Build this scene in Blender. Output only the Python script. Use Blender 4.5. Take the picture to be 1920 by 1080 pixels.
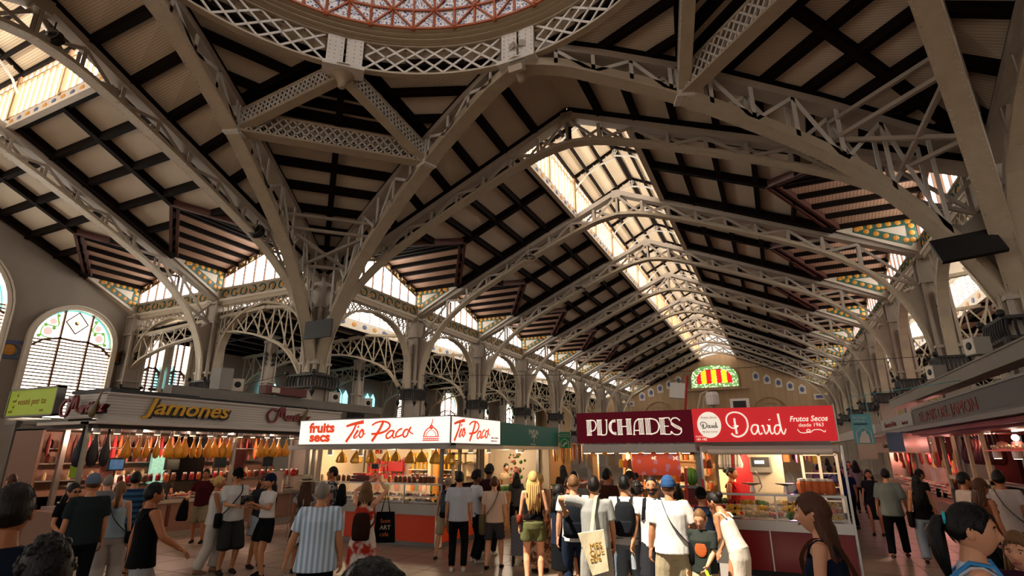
import bpy, bmesh, math, random
from mathutils import Vector, Matrix
random.seed(7)
PI = math.pi
S = bpy.context.scene
for o in list(bpy.data.objects): bpy.data.objects.remove(o, do_unlink=True)
R = math.radians
COL = S.collection

# ------------------------------------------------------------------ camera
F, YAW, TILT, ROLL, CZ = 1017.0, R(25.35), R(16.87), R(-0.14), 2.0
cam = bpy.data.cameras.new('camera'); cam.sensor_width = 36.0; cam.lens = 36.0 * F / 1920.0
cam.clip_start = 0.05; cam.clip_end = 400
camo = bpy.data.objects.new('camera', cam); COL.objects.link(camo)
camo.matrix_world = (Matrix.Translation((0, 0, CZ)) @ Matrix.Rotation(YAW, 4, 'Z')
                     @ Matrix.Rotation(PI / 2 + TILT, 4, 'X') @ Matrix.Rotation(ROLL, 4, 'Z'))
S.camera = camo

# ------------------------------------------------------------------ world, sun, exposure
W = bpy.data.worlds.new('sky'); S.world = W; W.use_nodes = True
bg = W.node_tree.nodes['Background']
bg.inputs[0].default_value = (1.0, 0.95, 0.88, 1); bg.inputs[1].default_value = 0.75
sun = bpy.data.lights.new('sun', 'SUN'); sun.energy = 9.5; sun.angle = R(0.6); sun.color = (1.0, 0.90, 0.74)
suno = bpy.data.objects.new('sun', sun); COL.objects.link(suno)
SUN_DIR = Vector((0.27, 0.50, -1.0)).normalized()
suno.rotation_euler = SUN_DIR.to_track_quat('-Z', 'Y').to_euler()
S.view_settings.view_transform = 'Standard'; S.view_settings.look = 'None'
S.view_settings.gamma = 1; S.view_settings.use_curve_mapping = False
S.view_settings.exposure = 0.5
S.cycles.max_bounces = 6; S.cycles.diffuse_bounces = 3; S.cycles.glossy_bounces = 2
S.cycles.transmission_bounces = 3; S.cycles.transparent_max_bounces = 6
S.cycles.caustics_reflective = False; S.cycles.caustics_refractive = False
S.cycles.sample_clamp_indirect = 4.0

# ------------------------------------------------------------------ materials
MATS = {}
def srgb(h):
    if isinstance(h, str):
        h = [int(h[i:i + 2], 16) / 255 for i in (0, 2, 4)]
    return [c / 12.92 if c <= 0.04045 else ((c + 0.055) / 1.055) ** 2.4 for c in h]
def mat(name, col='808080', rough=0.6, metal=0.0, var=0.12, scale=6.0, bump=0.0, emit=None, es=1.0, alpha=1.0, kind=None, col2=None, spec=0.4, coord='Object', sc3=None, thr=0.5):
    if name in MATS: return MATS[name]
    m = bpy.data.materials.new(name); m.use_nodes = True; nt = m.node_tree; N = nt.nodes; L = nt.links
    b = N['Principled BSDF']; c = srgb(col)
    b.inputs['Roughness'].default_value = rough; b.inputs['Metallic'].default_value = metal
    b.inputs['Specular IOR Level'].default_value = spec
    tc = N.new('ShaderNodeTexCoord'); src = tc.outputs[coord]
    if sc3:
        mp = N.new('ShaderNodeMapping'); mp.inputs['Scale'].default_value = sc3; L.new(src, mp.inputs[0]); src = mp.outputs[0]
    if var > 0 or col2:
        mx = N.new('ShaderNodeMix'); mx.data_type = 'RGBA'
        c2 = srgb(col2) if col2 else [v * (1 - var) for v in c]
        c1 = c if col2 else [min(1, v * (1 + var * 0.6)) for v in c]
        mx.inputs[6].default_value = (*c1, 1); mx.inputs[7].default_value = (*c2, 1)
        if kind in (None, 'noise'):
            t = N.new('ShaderNodeTexNoise'); t.inputs['Scale'].default_value = scale; t.inputs['Detail'].default_value = 4
            L.new(src, t.inputs['Vector']); f = t.outputs['Fac']
            if col2:
                rp = N.new('ShaderNodeValToRGB'); rp.color_ramp.elements[0].position = thr - 0.04; rp.color_ramp.elements[1].position = thr + 0.04
                L.new(f, rp.inputs[0]); f = rp.outputs[0]
        elif kind == 'voro':
            t = N.new('ShaderNodeTexVoronoi'); t.inputs['Scale'].default_value = scale
            L.new(src, t.inputs['Vector'])
            rp = N.new('ShaderNodeValToRGB'); rp.color_ramp.elements[0].position = 0.34; rp.color_ramp.elements[1].position = 0.4
            L.new(t.outputs['Distance'], rp.inputs[0]); f = rp.outputs[0]
        elif kind in ('bandx', 'bandy', 'bandz'):
            t = N.new('ShaderNodeTexWave'); t.bands_direction = kind[-1].upper(); t.inputs['Scale'].default_value = scale
            t.inputs['Distortion'].default_value = 0.15
            L.new(src, t.inputs['Vector'])
            rp = N.new('ShaderNodeValToRGB'); rp.color_ramp.elements[0].position = 0.05; rp.color_ramp.elements[1].position = 0.3
            rp.color_ramp.elements[0].color = (1, 1, 1, 1); rp.color_ramp.elements[1].color = (0, 0, 0, 1)
            if col2: rp.color_ramp.elements[0].position = 0.48; rp.color_ramp.elements[1].position = 0.52
            L.new(t.outputs['Fac'], rp.inputs[0]); f = rp.outputs[0]
            n2 = N.new('ShaderNodeTexNoise'); n2.inputs['Scale'].default_value = 0.9; n2.inputs['Detail'].default_value = 5
            L.new(src, n2.inputs['Vector'])
            if not col2:
                ma = N.new('ShaderNodeMath'); ma.operation = 'MULTIPLY_ADD'; ma.inputs[1].default_value = 1.3
                L.new(f, ma.inputs[0]); 
                mb = N.new('ShaderNodeMath'); mb.operation = 'MULTIPLY'; mb.inputs[1].default_value = 0.6; L.new(n2.outputs['Fac'], mb.inputs[0])
                L.new(mb.outputs[0], ma.inputs[2]); f = ma.outputs[0]
        elif kind == 'check':
            t = N.new('ShaderNodeTexChecker'); t.inputs['Scale'].default_value = scale; L.new(src, t.inputs['Vector']); f = t.outputs['Fac']
        elif kind == 'brick':
            t = N.new('ShaderNodeTexBrick'); t.inputs['Scale'].default_value = scale; t.inputs['Mortar Size'].default_value = 0.012
            t.inputs['Color1'].default_value = (0, 0, 0, 1); t.inputs['Color2'].default_value = (0.35, 0.35, 0.35, 1); t.inputs['Mortar'].default_value = (1, 1, 1, 1)
            L.new(src, t.inputs['Vector']); f = t.outputs['Color']
        L.new(f, mx.inputs[0]); L.new(mx.outputs[2], b.inputs['Base Color'])
        if bump:
            bm_ = N.new('ShaderNodeBump'); bm_.inputs['Strength'].default_value = bump; bm_.inputs['Distance'].default_value = 0.02
            L.new(f, bm_.inputs['Height']); L.new(bm_.outputs[0], b.inputs['Normal'])
        if emit == 'self':
            L.new(mx.outputs[2], b.inputs['Emission Color']); b.inputs['Emission Strength'].default_value = es
    else:
        b.inputs['Base Color'].default_value = (*c, 1)
    if emit and emit != 'self':
        b.inputs['Emission Color'].default_value = (*srgb(emit), 1); b.inputs['Emission Strength'].default_value = es
    if emit == 'self' and not (var > 0 or col2):
        b.inputs['Emission Color'].default_value = (*c, 1); b.inputs['Emission Strength'].default_value = es
    if alpha < 1:
        b.inputs['Alpha'].default_value = alpha
    MATS[name] = m
    return m
def glass(name, tint='ffffff', mixf=0.1):
    if name in MATS: return MATS[name]
    m = bpy.data.materials.new(name); m.use_nodes = True; nt = m.node_tree; N = nt.nodes; L = nt.links
    N.remove(N['Principled BSDF']); out = N['Material Output']
    t = N.new('ShaderNodeBsdfTransparent'); t.inputs[0].default_value = (*srgb(tint), 1)
    g = N.new('ShaderNodeBsdfGlossy'); g.inputs['Roughness'].default_value = 0.05
    fr = N.new('ShaderNodeFresnel'); fr.inputs[0].default_value = 1.4
    ad = N.new('ShaderNodeMath'); ad.operation = 'ADD'; ad.inputs[1].default_value = mixf * 0.3; L.new(fr.outputs[0], ad.inputs[0])
    mx = N.new('ShaderNodeMixShader'); L.new(ad.outputs[0], mx.inputs[0]); L.new(t.outputs[0], mx.inputs[1]); L.new(g.outputs[0], mx.inputs[2])
    L.new(mx.outputs[0], out.inputs[0]); MATS[name] = m
    return m

IRON = mat('cream_iron_paint', 'a3978a', 0.55, var=0.22, scale=1.6, bump=0.05)
IRONC = mat('warm_cream_iron_paint', 'b0a28c', 0.5, var=0.2, scale=3)
IRONW = mat('white_iron_paint', 'cdc8c0', 0.5, var=0.12, scale=3)
BLACKI = mat('black_iron_paint', '14110f', 0.5, var=0.3)
TIMBER = mat('dark_timber', '140c08', 0.75, var=0.4, scale=3, spec=0.08)
RUST = mat('red_brown_timber', '4a1f12', 0.6, var=0.35, scale=3)
PLANK = mat('whitewashed_planks', 'cabba6', 0.7, var=0.28, scale=5, kind='bandy', bump=0.1)
DPLANK = mat('dormer_planks', 'b08a72', 0.6, var=0.35, scale=3.0, kind='bandx', bump=0.2)
LPLANK = mat('pale_peeling_planks', 'dcc6a6', 0.7, var=0.3, scale=5, kind='bandx')
STONE = mat('stone_blocks', '8d8277', 0.85, var=0.2, scale=0.9, bump=0.1)
STONEW = mat('warm_stone_blocks', '9d8263', 0.85, var=0.35, scale=0.8, kind='brick', coord='Object')
CREAM = mat('cream_tile', 'cbbfae', 0.4, var=0.12, scale=4)
GREEN = mat('green_mosaic', '1f5a4c', 0.4, var=0.35, scale=20)
ORANGE = mat('orange_mosaic', 'c98a2e', 0.4, var=0.25, scale=20)
SKYP = mat('sky_lit_glass', 'ffffff', 0.3, var=0, emit='fbf4ea', es=5.6)
SKYL = mat('sky_lit_louvre', 'ffffff', 0.3, var=0, emit='ffe9cf', es=1.5)
STEEL = mat('galvanised_steel', '77726c', 0.4, metal=0.6, var=0.15, scale=5)
CHROME = mat('brushed_steel', 'b5b0aa', 0.3, metal=0.9, var=0.1)
BLK = mat('black_plastic', '0b0a0a', 0.45, var=0.2)
WHT = mat('white_enamel', 'ddd6cc', 0.4, var=0.06)

# ------------------------------------------------------------------ mesh helpers
class MB:
    def __init__(s): s.v = []; s.f = []; s.m = []; s.mats = []; s.cur = 0
    def use(s, m):
        if m not in s.mats: s.mats.append(m)
        s.cur = s.mats.index(m); return s
    def add(s, vs, fs):
        o = len(s.v); s.v += [tuple(v) for v in vs]
        for f in fs: s.f.append([i + o for i in f]); s.m.append(s.cur)
        return s
    def box(s, a, b, M=None):
        x0, y0, z0 = a; x1, y1, z1 = b
        vs = [(x0, y0, z0), (x1, y0, z0), (x1, y1, z0), (x0, y1, z0), (x0, y0, z1), (x1, y0, z1), (x1, y1, z1), (x0, y1, z1)]
        if M is not None: vs = [M @ Vector(v) for v in vs]
        return s.add(vs, [(0, 3, 2, 1), (4, 5, 6, 7), (0, 1, 5, 4), (1, 2, 6, 5), (2, 3, 7, 6), (3, 0, 4, 7)])
    def cbox(s, c, d, rz=0, M=None):
        T = Matrix.Translation(c) @ Matrix.Rotation(rz, 4, 'Z')
        if M is not None: T = Matrix.Translation(c) @ M
        return s.box((-d[0] / 2, -d[1] / 2, -d[2] / 2), (d[0] / 2, d[1] / 2, d[2] / 2), T)
    def bar(s, p, q, w, h, up=(0, 0, 1)):
        p = Vector(p); q = Vector(q); d = q - p
        if d.length < 1e-6: return s
        d.normalize(); up = Vector(up)
        if abs(d.dot(up)) > 0.99: up = Vector((1, 0, 0))
        sd = d.cross(up).normalized(); u2 = sd.cross(d)
        vs = []
        for e in (p, q):
            for a, b in ((-1, -1), (1, -1), (1, 1), (-1, 1)): vs.append(e + sd * a * w / 2 + u2 * b * h / 2)
        return s.add(vs, [(0, 1, 2, 3), (7, 6, 5, 4), (0, 4, 5, 1), (1, 5, 6, 2), (2, 6, 7, 3), (3, 7, 4, 0)])
    def chain(s, pts, w, h, up=(0, 1, 0)):
        # rectangular section swept in a plane whose normal is up: w along up, h in plane
        up = Vector(up); P = [Vector(p) for p in pts]; vs = []
        for i, p in enumerate(P):
            d = (P[min(i + 1, len(P) - 1)] - P[max(i - 1, 0)]).normalized(); n = up.cross(d).normalized()
            for a, b in ((-1, -1), (1, -1), (1, 1), (-1, 1)): vs.append(p + up * a * w / 2 + n * b * h / 2)
        fs = []
        for i in range(len(P) - 1):
            o = i * 4
            for k in range(4): fs.append((o + k, o + (k + 1) % 4, o + 4 + (k + 1) % 4, o + 4 + k))
        fs += [(0, 3, 2, 1), tuple(len(vs) - 4 + k for k in range(4))]
        return s.add(vs, fs)
    def tube(s, pts, r, n=8, cap=True):
        P = [Vector(p) for p in pts]; rs = r if isinstance(r, (list, tuple)) else [r] * len(P)
        vs = []; ref = None
        for i, p in enumerate(P):
            d = (P[min(i + 1, len(P) - 1)] - P[max(i - 1, 0)])
            d = d.normalized() if d.length > 1e-9 else Vector((0, 0, 1))
            if ref is None: ref = d.orthogonal().normalized()
            ref = (ref - d * ref.dot(d)); ref = ref.normalized() if ref.length > 1e-6 else d.orthogonal().normalized()
            b = d.cross(ref)
            for k in range(n):
                a = 2 * PI * k / n; vs.append(p + (ref * math.cos(a) + b * math.sin(a)) * rs[i])
        fs = []
        for i in range(len(P) - 1):
            for k in range(n): fs.append((i * n + k, i * n + (k + 1) % n, (i + 1) * n + (k + 1) % n, (i + 1) * n + k))
        if cap: fs += [tuple(range(n - 1, -1, -1)), tuple((len(P) - 1) * n + k for k in range(n))]
        return s.add(vs, fs)
    def lathe(s, prof, c=(0, 0, 0), n=16, sx=1, sy=1, M=None):
        vs = []
        for r_, z in prof:
            for k in range(n):
                a = 2 * PI * k / n; v = Vector((r_ * math.cos(a) * sx, r_ * math.sin(a) * sy, z))
                vs.append((M @ v if M is not None else v + Vector(c)))
        fs = []
        for i in range(len(prof) - 1):
            for k in range(n): fs.append((i * n + k, i * n + (k + 1) % n, (i + 1) * n + (k + 1) % n, (i + 1) * n + k))
        fs += [tuple(range(n - 1, -1, -1)), tuple((len(prof) - 1) * n + k for k in range(n))]
        return s.add(vs, fs)
    def ball(s, c, r, n=8, sx=1, sy=1, sz=1, M=None):
        k = max(4, n // 2 + 1)
        prof = [(max(1e-4, r * math.sin(PI * i / k)), -r * math.cos(PI * i / k) * sz) for i in range(k + 1)]
        if M is not None: return s.lathe(prof, (0, 0, 0), n, sx, sy, Matrix.Translation(c) @ M)
        return s.lathe(prof, c, n, sx, sy)
    def prism(s, poly, d, M=None):
        # poly: list of (x,z) in local XZ, extruded along y from 0 to d
        n = len(poly); vs = [Vector((x, 0, z)) for x, z in poly] + [Vector((x, d, z)) for x, z in poly]
        if M is not None: vs = [M @ v for v in vs]
        return s.add(vs, [tuple(range(n)), tuple(range(2 * n - 1, n - 1, -1))] + [(i, i + n, (i + 1) % n + n, (i + 1) % n) for i in range(n)])
    def slab(s, poly, t=(0, 0, 0.05)):
        # 3D polygon thickened by vector t
        n = len(poly); t = Vector(t); vs = [Vector(p) for p in poly] + [Vector(p) + t for p in poly]
        return s.add(vs, [tuple(range(n)), tuple(range(2 * n - 1, n - 1, -1))] + [(i, i + n, (i + 1) % n + n, (i + 1) % n) for i in range(n)])
    def xf(s, M): s.v = [tuple(M @ Vector(v)) for v in s.v]; return s
    def build(s, name, m=None, parent=None, loc=(0, 0, 0), rot=(0, 0, 0), smooth=False, recalc=True):
        me = bpy.data.meshes.new(name); me.from_pydata(s.v, [], s.f)
        mats = s.mats if s.mats else [m if m else WHT]
        for q in mats: me.materials.append(q)
        if len(mats) > 1: me.polygons.foreach_set('material_index', s.m)
        if recalc and len(s.f) > 0:
            b = bmesh.new(); b.from_mesh(me); bmesh.ops.recalc_face_normals(b, faces=b.faces); b.to_mesh(me); b.free()
        if smooth: me.polygons.foreach_set('use_smooth', [True] * len(me.polygons))
        me.update()
        o = bpy.data.objects.new(name, me); COL.objects.link(o); o.location = loc; o.rotation_euler = rot
        if parent is not None: o.parent = parent
        return o
def tag(o, label=None, cat=None, group=None, kind=None):
    if label: o['label'] = label
    if cat: o['category'] = cat
    if group: o['group'] = group
    if kind: o['kind'] = kind
    return o
def struct(o, label=None): o['kind'] = 'structure'; return o
def empty(name, loc=(0, 0, 0), rz=0, label=None, cat=None, group=None, kind=None):
    e = bpy.data.objects.new(name, None); COL.objects.link(e); e.empty_display_size = 0.2
    e.location = loc; e.rotation_euler = (0, 0, rz); return tag(e, label, cat, group, kind)
def copy_tree(o, loc=None, rz=None, label=None, group=None, parent=None, scale=None):
    c = o.copy(); COL.objects.link(c); c.parent = parent
    for ch in o.children: copy_tree(ch, parent=c)
    if loc is not None: c.location = loc
    if rz is not None: c.rotation_euler = (0, 0, rz)
    if label: c['label'] = label
    if group: c['group'] = group
    if scale is not None: c.scale = scale
    return c
def remove_tree(o):
    for ch in list(o.children): remove_tree(ch)
    bpy.data.objects.remove(o, do_unlink=True)
def lerp_prof(prof, x):
    if x <= prof[0][0]: return prof[0][1]
    for (a, b), (c, d) in zip(prof, prof[1:]):
        if x <= c: return b + (d - b) * (x - a) / (c - a)
    return prof[-1][1]
def smooth_pts(pts, k=4):
    P = [Vector(p) for p in pts]; out = []
    for i in range(len(P) - 1):
        p0 = P[max(i - 1, 0)]; p1 = P[i]; p2 = P[i + 1]; p3 = P[min(i + 2, len(P) - 1)]
        for j in range(k):
            t = j / k
            out.append(0.5 * ((2 * p1) + (p2 - p0) * t + (2 * p0 - 5 * p1 + 4 * p2 - p3) * t * t + (3 * p1 - p0 - 3 * p2 + p3) * t ** 3))
    out.append(P[-1]); return out
# ------------------------------------------------------------------ building grid
XL, XR, YP, B, BT, H, HC, NB = -15.71, 5.34, 15.5, 6.41, 6.07, 8.5, 13.14, 8
WN = XR - XL; HW = WN / 2; CX = (XL + XR) / 2; CY = YP - HW; SL = (HC - H) / HW; RR = 6.5
YF = YP + NB * B; XW = XL - 2 * BT; YS = YP - WN; XE = XR + 2 * BT
def ztop(u): u = min(u, WN - u); return H - 0.1 + SL * u
LOW = [(0.40, 4.9), (0.50, 5.8), (0.85, 6.8), (1.45, 7.75), (2.2, 8.45), (3.05, 9.05), (4.3, 9.7), (5.7, 10.35), (7.2, 11.0), (8.6, 11.55), (9.6, 11.88), (10.525, 12.02)]
LOWS = [(p.x, p.z) for p in smooth_pts([(a, 0, b) for a, b in LOW], 3)]

def web(mb, zlo, zhi, x0, x1, step, w=0.1, yy=(-0.15, 0.15)):
    n = max(1, round(abs(x1 - x0) / step)); dx = (x1 - x0) / n
    for i in range(n + 1):
        x = x0 + i * dx
        for y in yy:
            mb.bar((x, y, zlo(x)), (x, y, zhi(x)), w, 0.03, (0, 1, 0))
        if i < n:
            xn = x + dx
            for j, y in enumerate(yy):
                if (i + j) % 2: mb.bar((x, y, zlo(x)), (xn, y, zhi(xn)), w, 0.03, (0, 1, 0))
                else: mb.bar((x, y, zhi(x)), (xn, y, zlo(xn)), w, 0.03, (0, 1, 0))
def rivets(mb, pts, offs=(-0.13, 0.13), step=0.16, r=0.016):
    acc = 0
    for a, b in zip(pts, pts[1:]):
        a = Vector(a); b = Vector(b); L = (b - a).length; d = (b - a).normalized(); n = Vector((0, 1, 0)).cross(d)
        if n.z > 0: n = -n
        t = -acc % step
        while t < L:
            for o in offs:
                c = a + d * t + Vector((0, o, 0)) + n * 0.05
                q = [c + d * r, c + Vector((0, r, 0)), c - d * r, c - Vector((0, r, 0)), c + n * r]
                mb.add(q, [(0, 1, 4), (1, 2, 4), (2, 3, 4), (3, 0, 4)])
            t += step
        acc = (acc + L) % step
def make_truss(name, label, group, riv=False):
    t = empty(name, label=label, cat='roof truss', group=group)
    m = MB(); m.chain([(0.1, 0, ztop(0.1) + .04), (HW, 0, ztop(HW) + .04)], 0.40, 0.2); m.chain([(HW, 0, ztop(HW) + .04), (WN - 0.1, 0, ztop(0.1) + .04)], 0.40, 0.2)
    m.box((HW - 0.2, -0.2, ztop(HW) - 0.25), (HW + 0.2, 0.2, ztop(HW) + 0.13)); m.build('top_chord', IRON, t)
    lo = [(x, 0, z) for x, z in LOWS]; full = lo + [(WN - x, 0, z) for x, _, z in reversed(lo[:-1])]
    m = MB(); m.chain(full, 0.38, 0.07)
    for y in (-0.12, 0.12): m.chain(full, 0.03, 0.26, (0, 1, 0)) if False else m.chain([(x, y, z + 0.06) for x, _, z in full], 0.03, 0.11)
    if riv: rivets(m, full)
    m.build('bottom_chord', IRONC, t)
    zl = lambda x: lerp_prof(LOWS, min(x, WN - x)); zh = lambda x: ztop(x) - 0.12
    m = MB(); web(m, zl, zh, 1.9, HW, 1.05); web(m, zl, zh, HW, WN - 1.9, 1.05)
    for sgn in (0, 1):
        X = (lambda v: WN - v) if sgn else (lambda v: v)
        m.bar((X(0.35), 0, 7.4), (X(1.9), 0, zl(1.9)), 0.09, 0.09); m.bar((X(0.35), 0, 8.3), (X(1.2), 0, zl(1.2)), 0.09, 0.09)
        m.bar((X(0.35), 0, 7.4), (X(1.9), 0, 7.45 if False else zh(1.9)), 0.08, 0.08)
    m.build('web_bars', IRON, t)
    for sgn in (0, 1):
        m = MB()
        X = (lambda v: WN - v) if sgn else (lambda v: v)
        m.prism([(X(a), b) for a, b in [(0.2, 4.9), (0.42, 4.9), (0.50, 5.8), (0.85, 6.8), (1.2, 7.35), (0.75, 7.15), (0.3, 7.5)]], 0.26, Matrix.Translation((0, -0.13, 0)))
        m.build('knee_plate', IRON, t)
    return t
def lattice_beam(name, p, q, depth, width, n, parent, m1=None, m2=None, flange=0.07):
    """girder from p to q (lower line), lattice sides"""
    p = Vector(p); q = Vector(q); d = (q - p); L = d.length; d.normalize(); up = Vector((0, 0, 1)); sd = d.cross(up).normalized(); u2 = sd.cross(d)
    m = MB(); m.bar(p, q, width, flange); m.bar(p + u2 * depth, q + u2 * depth, width, flange); a = m.build('flange', m1 or IRONC, parent)
    m = MB()
    for s_ in (-1, 1):
        o = sd * s_ * width * 0.42
        for i in range(n):
            for j, (z0, z1) in enumerate(((0, depth), (depth, 0))):
                t0 = L * i / n; t1 = L * (i + 1) / n
                m.bar(p + d * t0 + u2 * z0 + o, p + d * t1 + u2 * z1 + o, 0.05, 0.02, sd)
                if i < n - 1 or True:
                    tm = (t0 + t1) / 2; te = min(L, tm + L / n)
                    k = (te - tm) / (L / n)
                    m.bar(p + d * tm + u2 * z0 + o, p + d * te + u2 * (z0 + (z1 - z0) * k) + o, 0.05, 0.02, sd)
    b = m.build('lattice', m2 or IRONW, parent)
    return a, b

# ------------------------------------------------------------------ trusses
T0 = make_truss('roof_truss', 'largest arched lattice truss, its crown nearest below the dome, spanning the nave mouth', 'arched trusses of the long nave', True)
T0.location = (XL, YP, 0)
ords = ['first', 'second', 'third', 'fourth', 'fifth', 'sixth', 'seventh']
for n in range(1, NB):
    copy_tree(T0, (XL, YP + n * B, 0), 0, label='cream arched lattice truss across the nave, %s one behind the truss at the nave mouth' % ords[n - 1])
for n in range(2):
    copy_tree(T0, (XL - n * BT, YP, 0), -PI / 2, label=['cream arched truss falling from upper left onto the screened pier', 'leftmost arched truss, coming down on the column beside the tall arched windows'][n], group='arched trusses of the left arm')
copy_tree(T0, (XR, YP, 0), -PI / 2, label='arched truss rising steeply at the right edge above the right pier', group='arched trusses of the right arm')
copy_tree(T0, (XR + BT, YP, 0), -PI / 2, label='arched truss of the right arm, beyond the right frame edge', group='arched trusses of the right arm')
copy_tree(T0, (XL, YS, 0), 0, label='arched truss spanning the south side of the crossing', group='arched trusses behind the camera')

# ------------------------------------------------------------------ diagonal arches under the dome
DL = math.hypot(HW, HW - RR)
DT = [(0, 8.95), (1.34, 9.5), (3.59, 10.5), (6.9, 11.75), (9, 12.35), (DL, 12.85)]
DB = [(0.25, 4.9), (0.55, 5.6), (1.15, 6.6), (2.4, 8.05), (3.6, 9.05), (5.2, 10.0), (7.2, 11.0), (9.2, 11.75), (10.2, 12.05), (DL, 12.15)]
DBS = [(p.x, p.z) for p in smooth_pts([(a, 0, b) for a, b in DB], 3)]
def dtop(s): return lerp_prof(DT, s)
def make_diag():
    t = empty('diagonal_arch', label='', cat='arch')
    m = MB(); m.chain([(a, 0, b) for a, b in DT], 0.46, 0.2); m.build('top_chord', IRON, t)
    lo = [(x, 0, z) for x, z in DBS]; m = MB(); m.chain(lo, 0.44, 0.08); rivets(m, lo, (-0.17, 0.17), 0.14, 0.02)
    for y in (-0.2, 0.2): m.chain([(x, y, z + 0.1) for x, _, z in lo], 0.03, 0.22)
    m.build('bottom_chord', IRONC, t)
    m = MB(); web(m, lambda x: lerp_prof(DBS, x), lambda x: dtop(x) - 0.1, 1.3, DL - 1.0, 0.95, 0.1, (-0.2, 0.2)); m.build('web_bars', IRONW, t)
    m = MB(); m.box((6.7, -0.23, lerp_prof(DBS, 6.9)), (7.15, 0.23, dtop(6.9))); m.build('node_plate', IRONW, t)
    return t
def pol(az, r=RR): return (CX + r * math.cos(R(az)), CY + r * math.sin(R(az)))
D0 = make_diag(); A1 = math.atan2(-(HW - RR), HW)
D0.location = (XL, YP, 0); D0.rotation_euler = (0, 0, A1)
tag(D0, 'diagonal arch from the screened pier up to the dome bracket at top centre', group='diagonal arches holding the dome ring')
copy_tree(D0, (XL, YP, 0), -PI / 2 - A1, 'diagonal arch from the screened pier up to the top edge left of the dome')
copy_tree(D0, (XR, YP, 0), PI - A1, 'diagonal arch from the top centre dome bracket down to the right pier')
copy_tree(D0, (XR, YP, 0), -PI / 2 + A1, 'riveted diagonal arch cutting down through the top right corner')
copy_tree(D0, (XL, YS, 0), -A1, 'diagonal arch from the south west pier to the dome ring')
copy_tree(D0, (XR, YS, 0), PI + A1, 'diagonal arch from the south east pier to the dome ring')

def arch_pt(corner, k, s, z):
    """point at fraction s on the diagonal arch; k=0 toward nave mid side, 1 toward transept mid side"""
    px, py = corner; sx = 1 if px < CX else -1; sy = -1 if py > CY else 1
    dx, dy = (HW, HW - RR) if k == 0 else (HW - RR, HW)
    return Vector((px + sx * dx * s, py + sy * dy * s, z))
SN = 6.92 / DL
def crossing_quarter(corner, name_lab):
    px, py = corner; sx = 1 if px < CX else -1; sy = -1 if py > CY else 1
    zz = lambda s: dtop(s * DL) + 0.38
    up = Vector((0, 0, 0.06))
    def strip(fa, fb, N_, dividers, name, mid=False, ends=True):
        m = MB()
        for i in range(N_):
            a0, b0, a1, b1 = fa(i / N_), fb(i / N_), fa((i + 1) / N_), fb((i + 1) / N_)
            if (a0 - b0).length < 1e-3: m.slab([a0, a1, b1], up)
            elif (a1 - b1).length < 1e-3: m.slab([a0, a1, b0], up)
            else: m.slab([a0, a1, b1, b0], up)
        d = m.build(name, PLANK); struct(d)
        m = MB(); dn = Vector((0, 0, -0.13))
        for t in dividers: m.bar(fa(t) + dn, fb(t) + dn, 0.2, 0.26)
        for i in range(N_):
            m.bar(fa(i / N_) + dn, fa((i + 1) / N_) + dn, 0.22, 0.26); m.bar(fb(i / N_) + dn, fb((i + 1) / N_) + dn, 0.22, 0.26)
            if mid: m.bar((fa(i / N_) + fb(i / N_)) / 2 + dn, (fa((i + 1) / N_) + fb((i + 1) / N_)) / 2 + dn, 0.2, 0.28)
        m.build('rafters', TIMBER, d)
    # between the straight trusses and the diagonal arches
    for k in (0, 1):
        def fa(t, k=k):
            u = HW * t; z = H + 0.3 + SL * u
            return Vector((px + sx * u, py, z)) if k == 0 else Vector((px, py + sy * u, z))
        def fb(t, k=k):
            return arch_pt(corner, k, t, zz(t))
        strip(fa, fb, 9, [i / 9 for i in range(1, 9)], 'ceiling')
    strip(lambda t: arch_pt(corner, 0, SN * t, zz(SN * t)), lambda t: arch_pt(corner, 1, SN * t, zz(SN * t)), 7, [i / 7 for i in range(1, 8)], 'ceiling', True)
    n0 = arch_pt(corner, 0, SN, zz(SN)); n1 = arch_pt(corner, 1, SN, zz(SN))
    az = math.degrees(math.atan2(py - CY, px - CX)); b1 = Vector((*pol(az), 13.25))
    strip(lambda t: n0.lerp(b1, t * 0.97), lambda t: n1.lerp(b1, t * 0.97), 5, [i / 5 for i in range(1, 5)], 'ceiling', True)
    for k, nn in ((0, n0), (1, n1)):
        aze = (90 if sy < 0 else 270) if k == 0 else (180 if sx > 0 else 0)
        da = (aze - az + 180) % 360 - 180
        e = Vector((*pol(aze), 13.25))
        arc = [Vector((*pol(az + da * i / 8, RR + 0.02), 13.25)) for i in range(9)]
        m = MB(); m.slab([nn] + arc, up); d = m.build('ceiling', PLANK); struct(d)
        m = MB(); dn = Vector((0, 0, -0.13)); q0 = nn.lerp(b1, 0.8); q1 = nn.lerp(e, 0.8)
        m.bar(nn + dn, q0 + dn, 0.24, 0.26); m.bar(nn + dn, q1 + dn, 0.24, 0.26); m.bar(q0 + dn, q1 + dn, 0.2, 0.24)
        for t in (0.22, 0.52): m.bar(nn.lerp(b1, t) + dn, nn.lerp(e, t) + dn, 0.16, 0.24)
        m.build('rafters', TIMBER, d)
for corner in ((XL, YP), (XR, YP), (XL, YS), (XR, YS)): crossing_quarter(corner, '')
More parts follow.
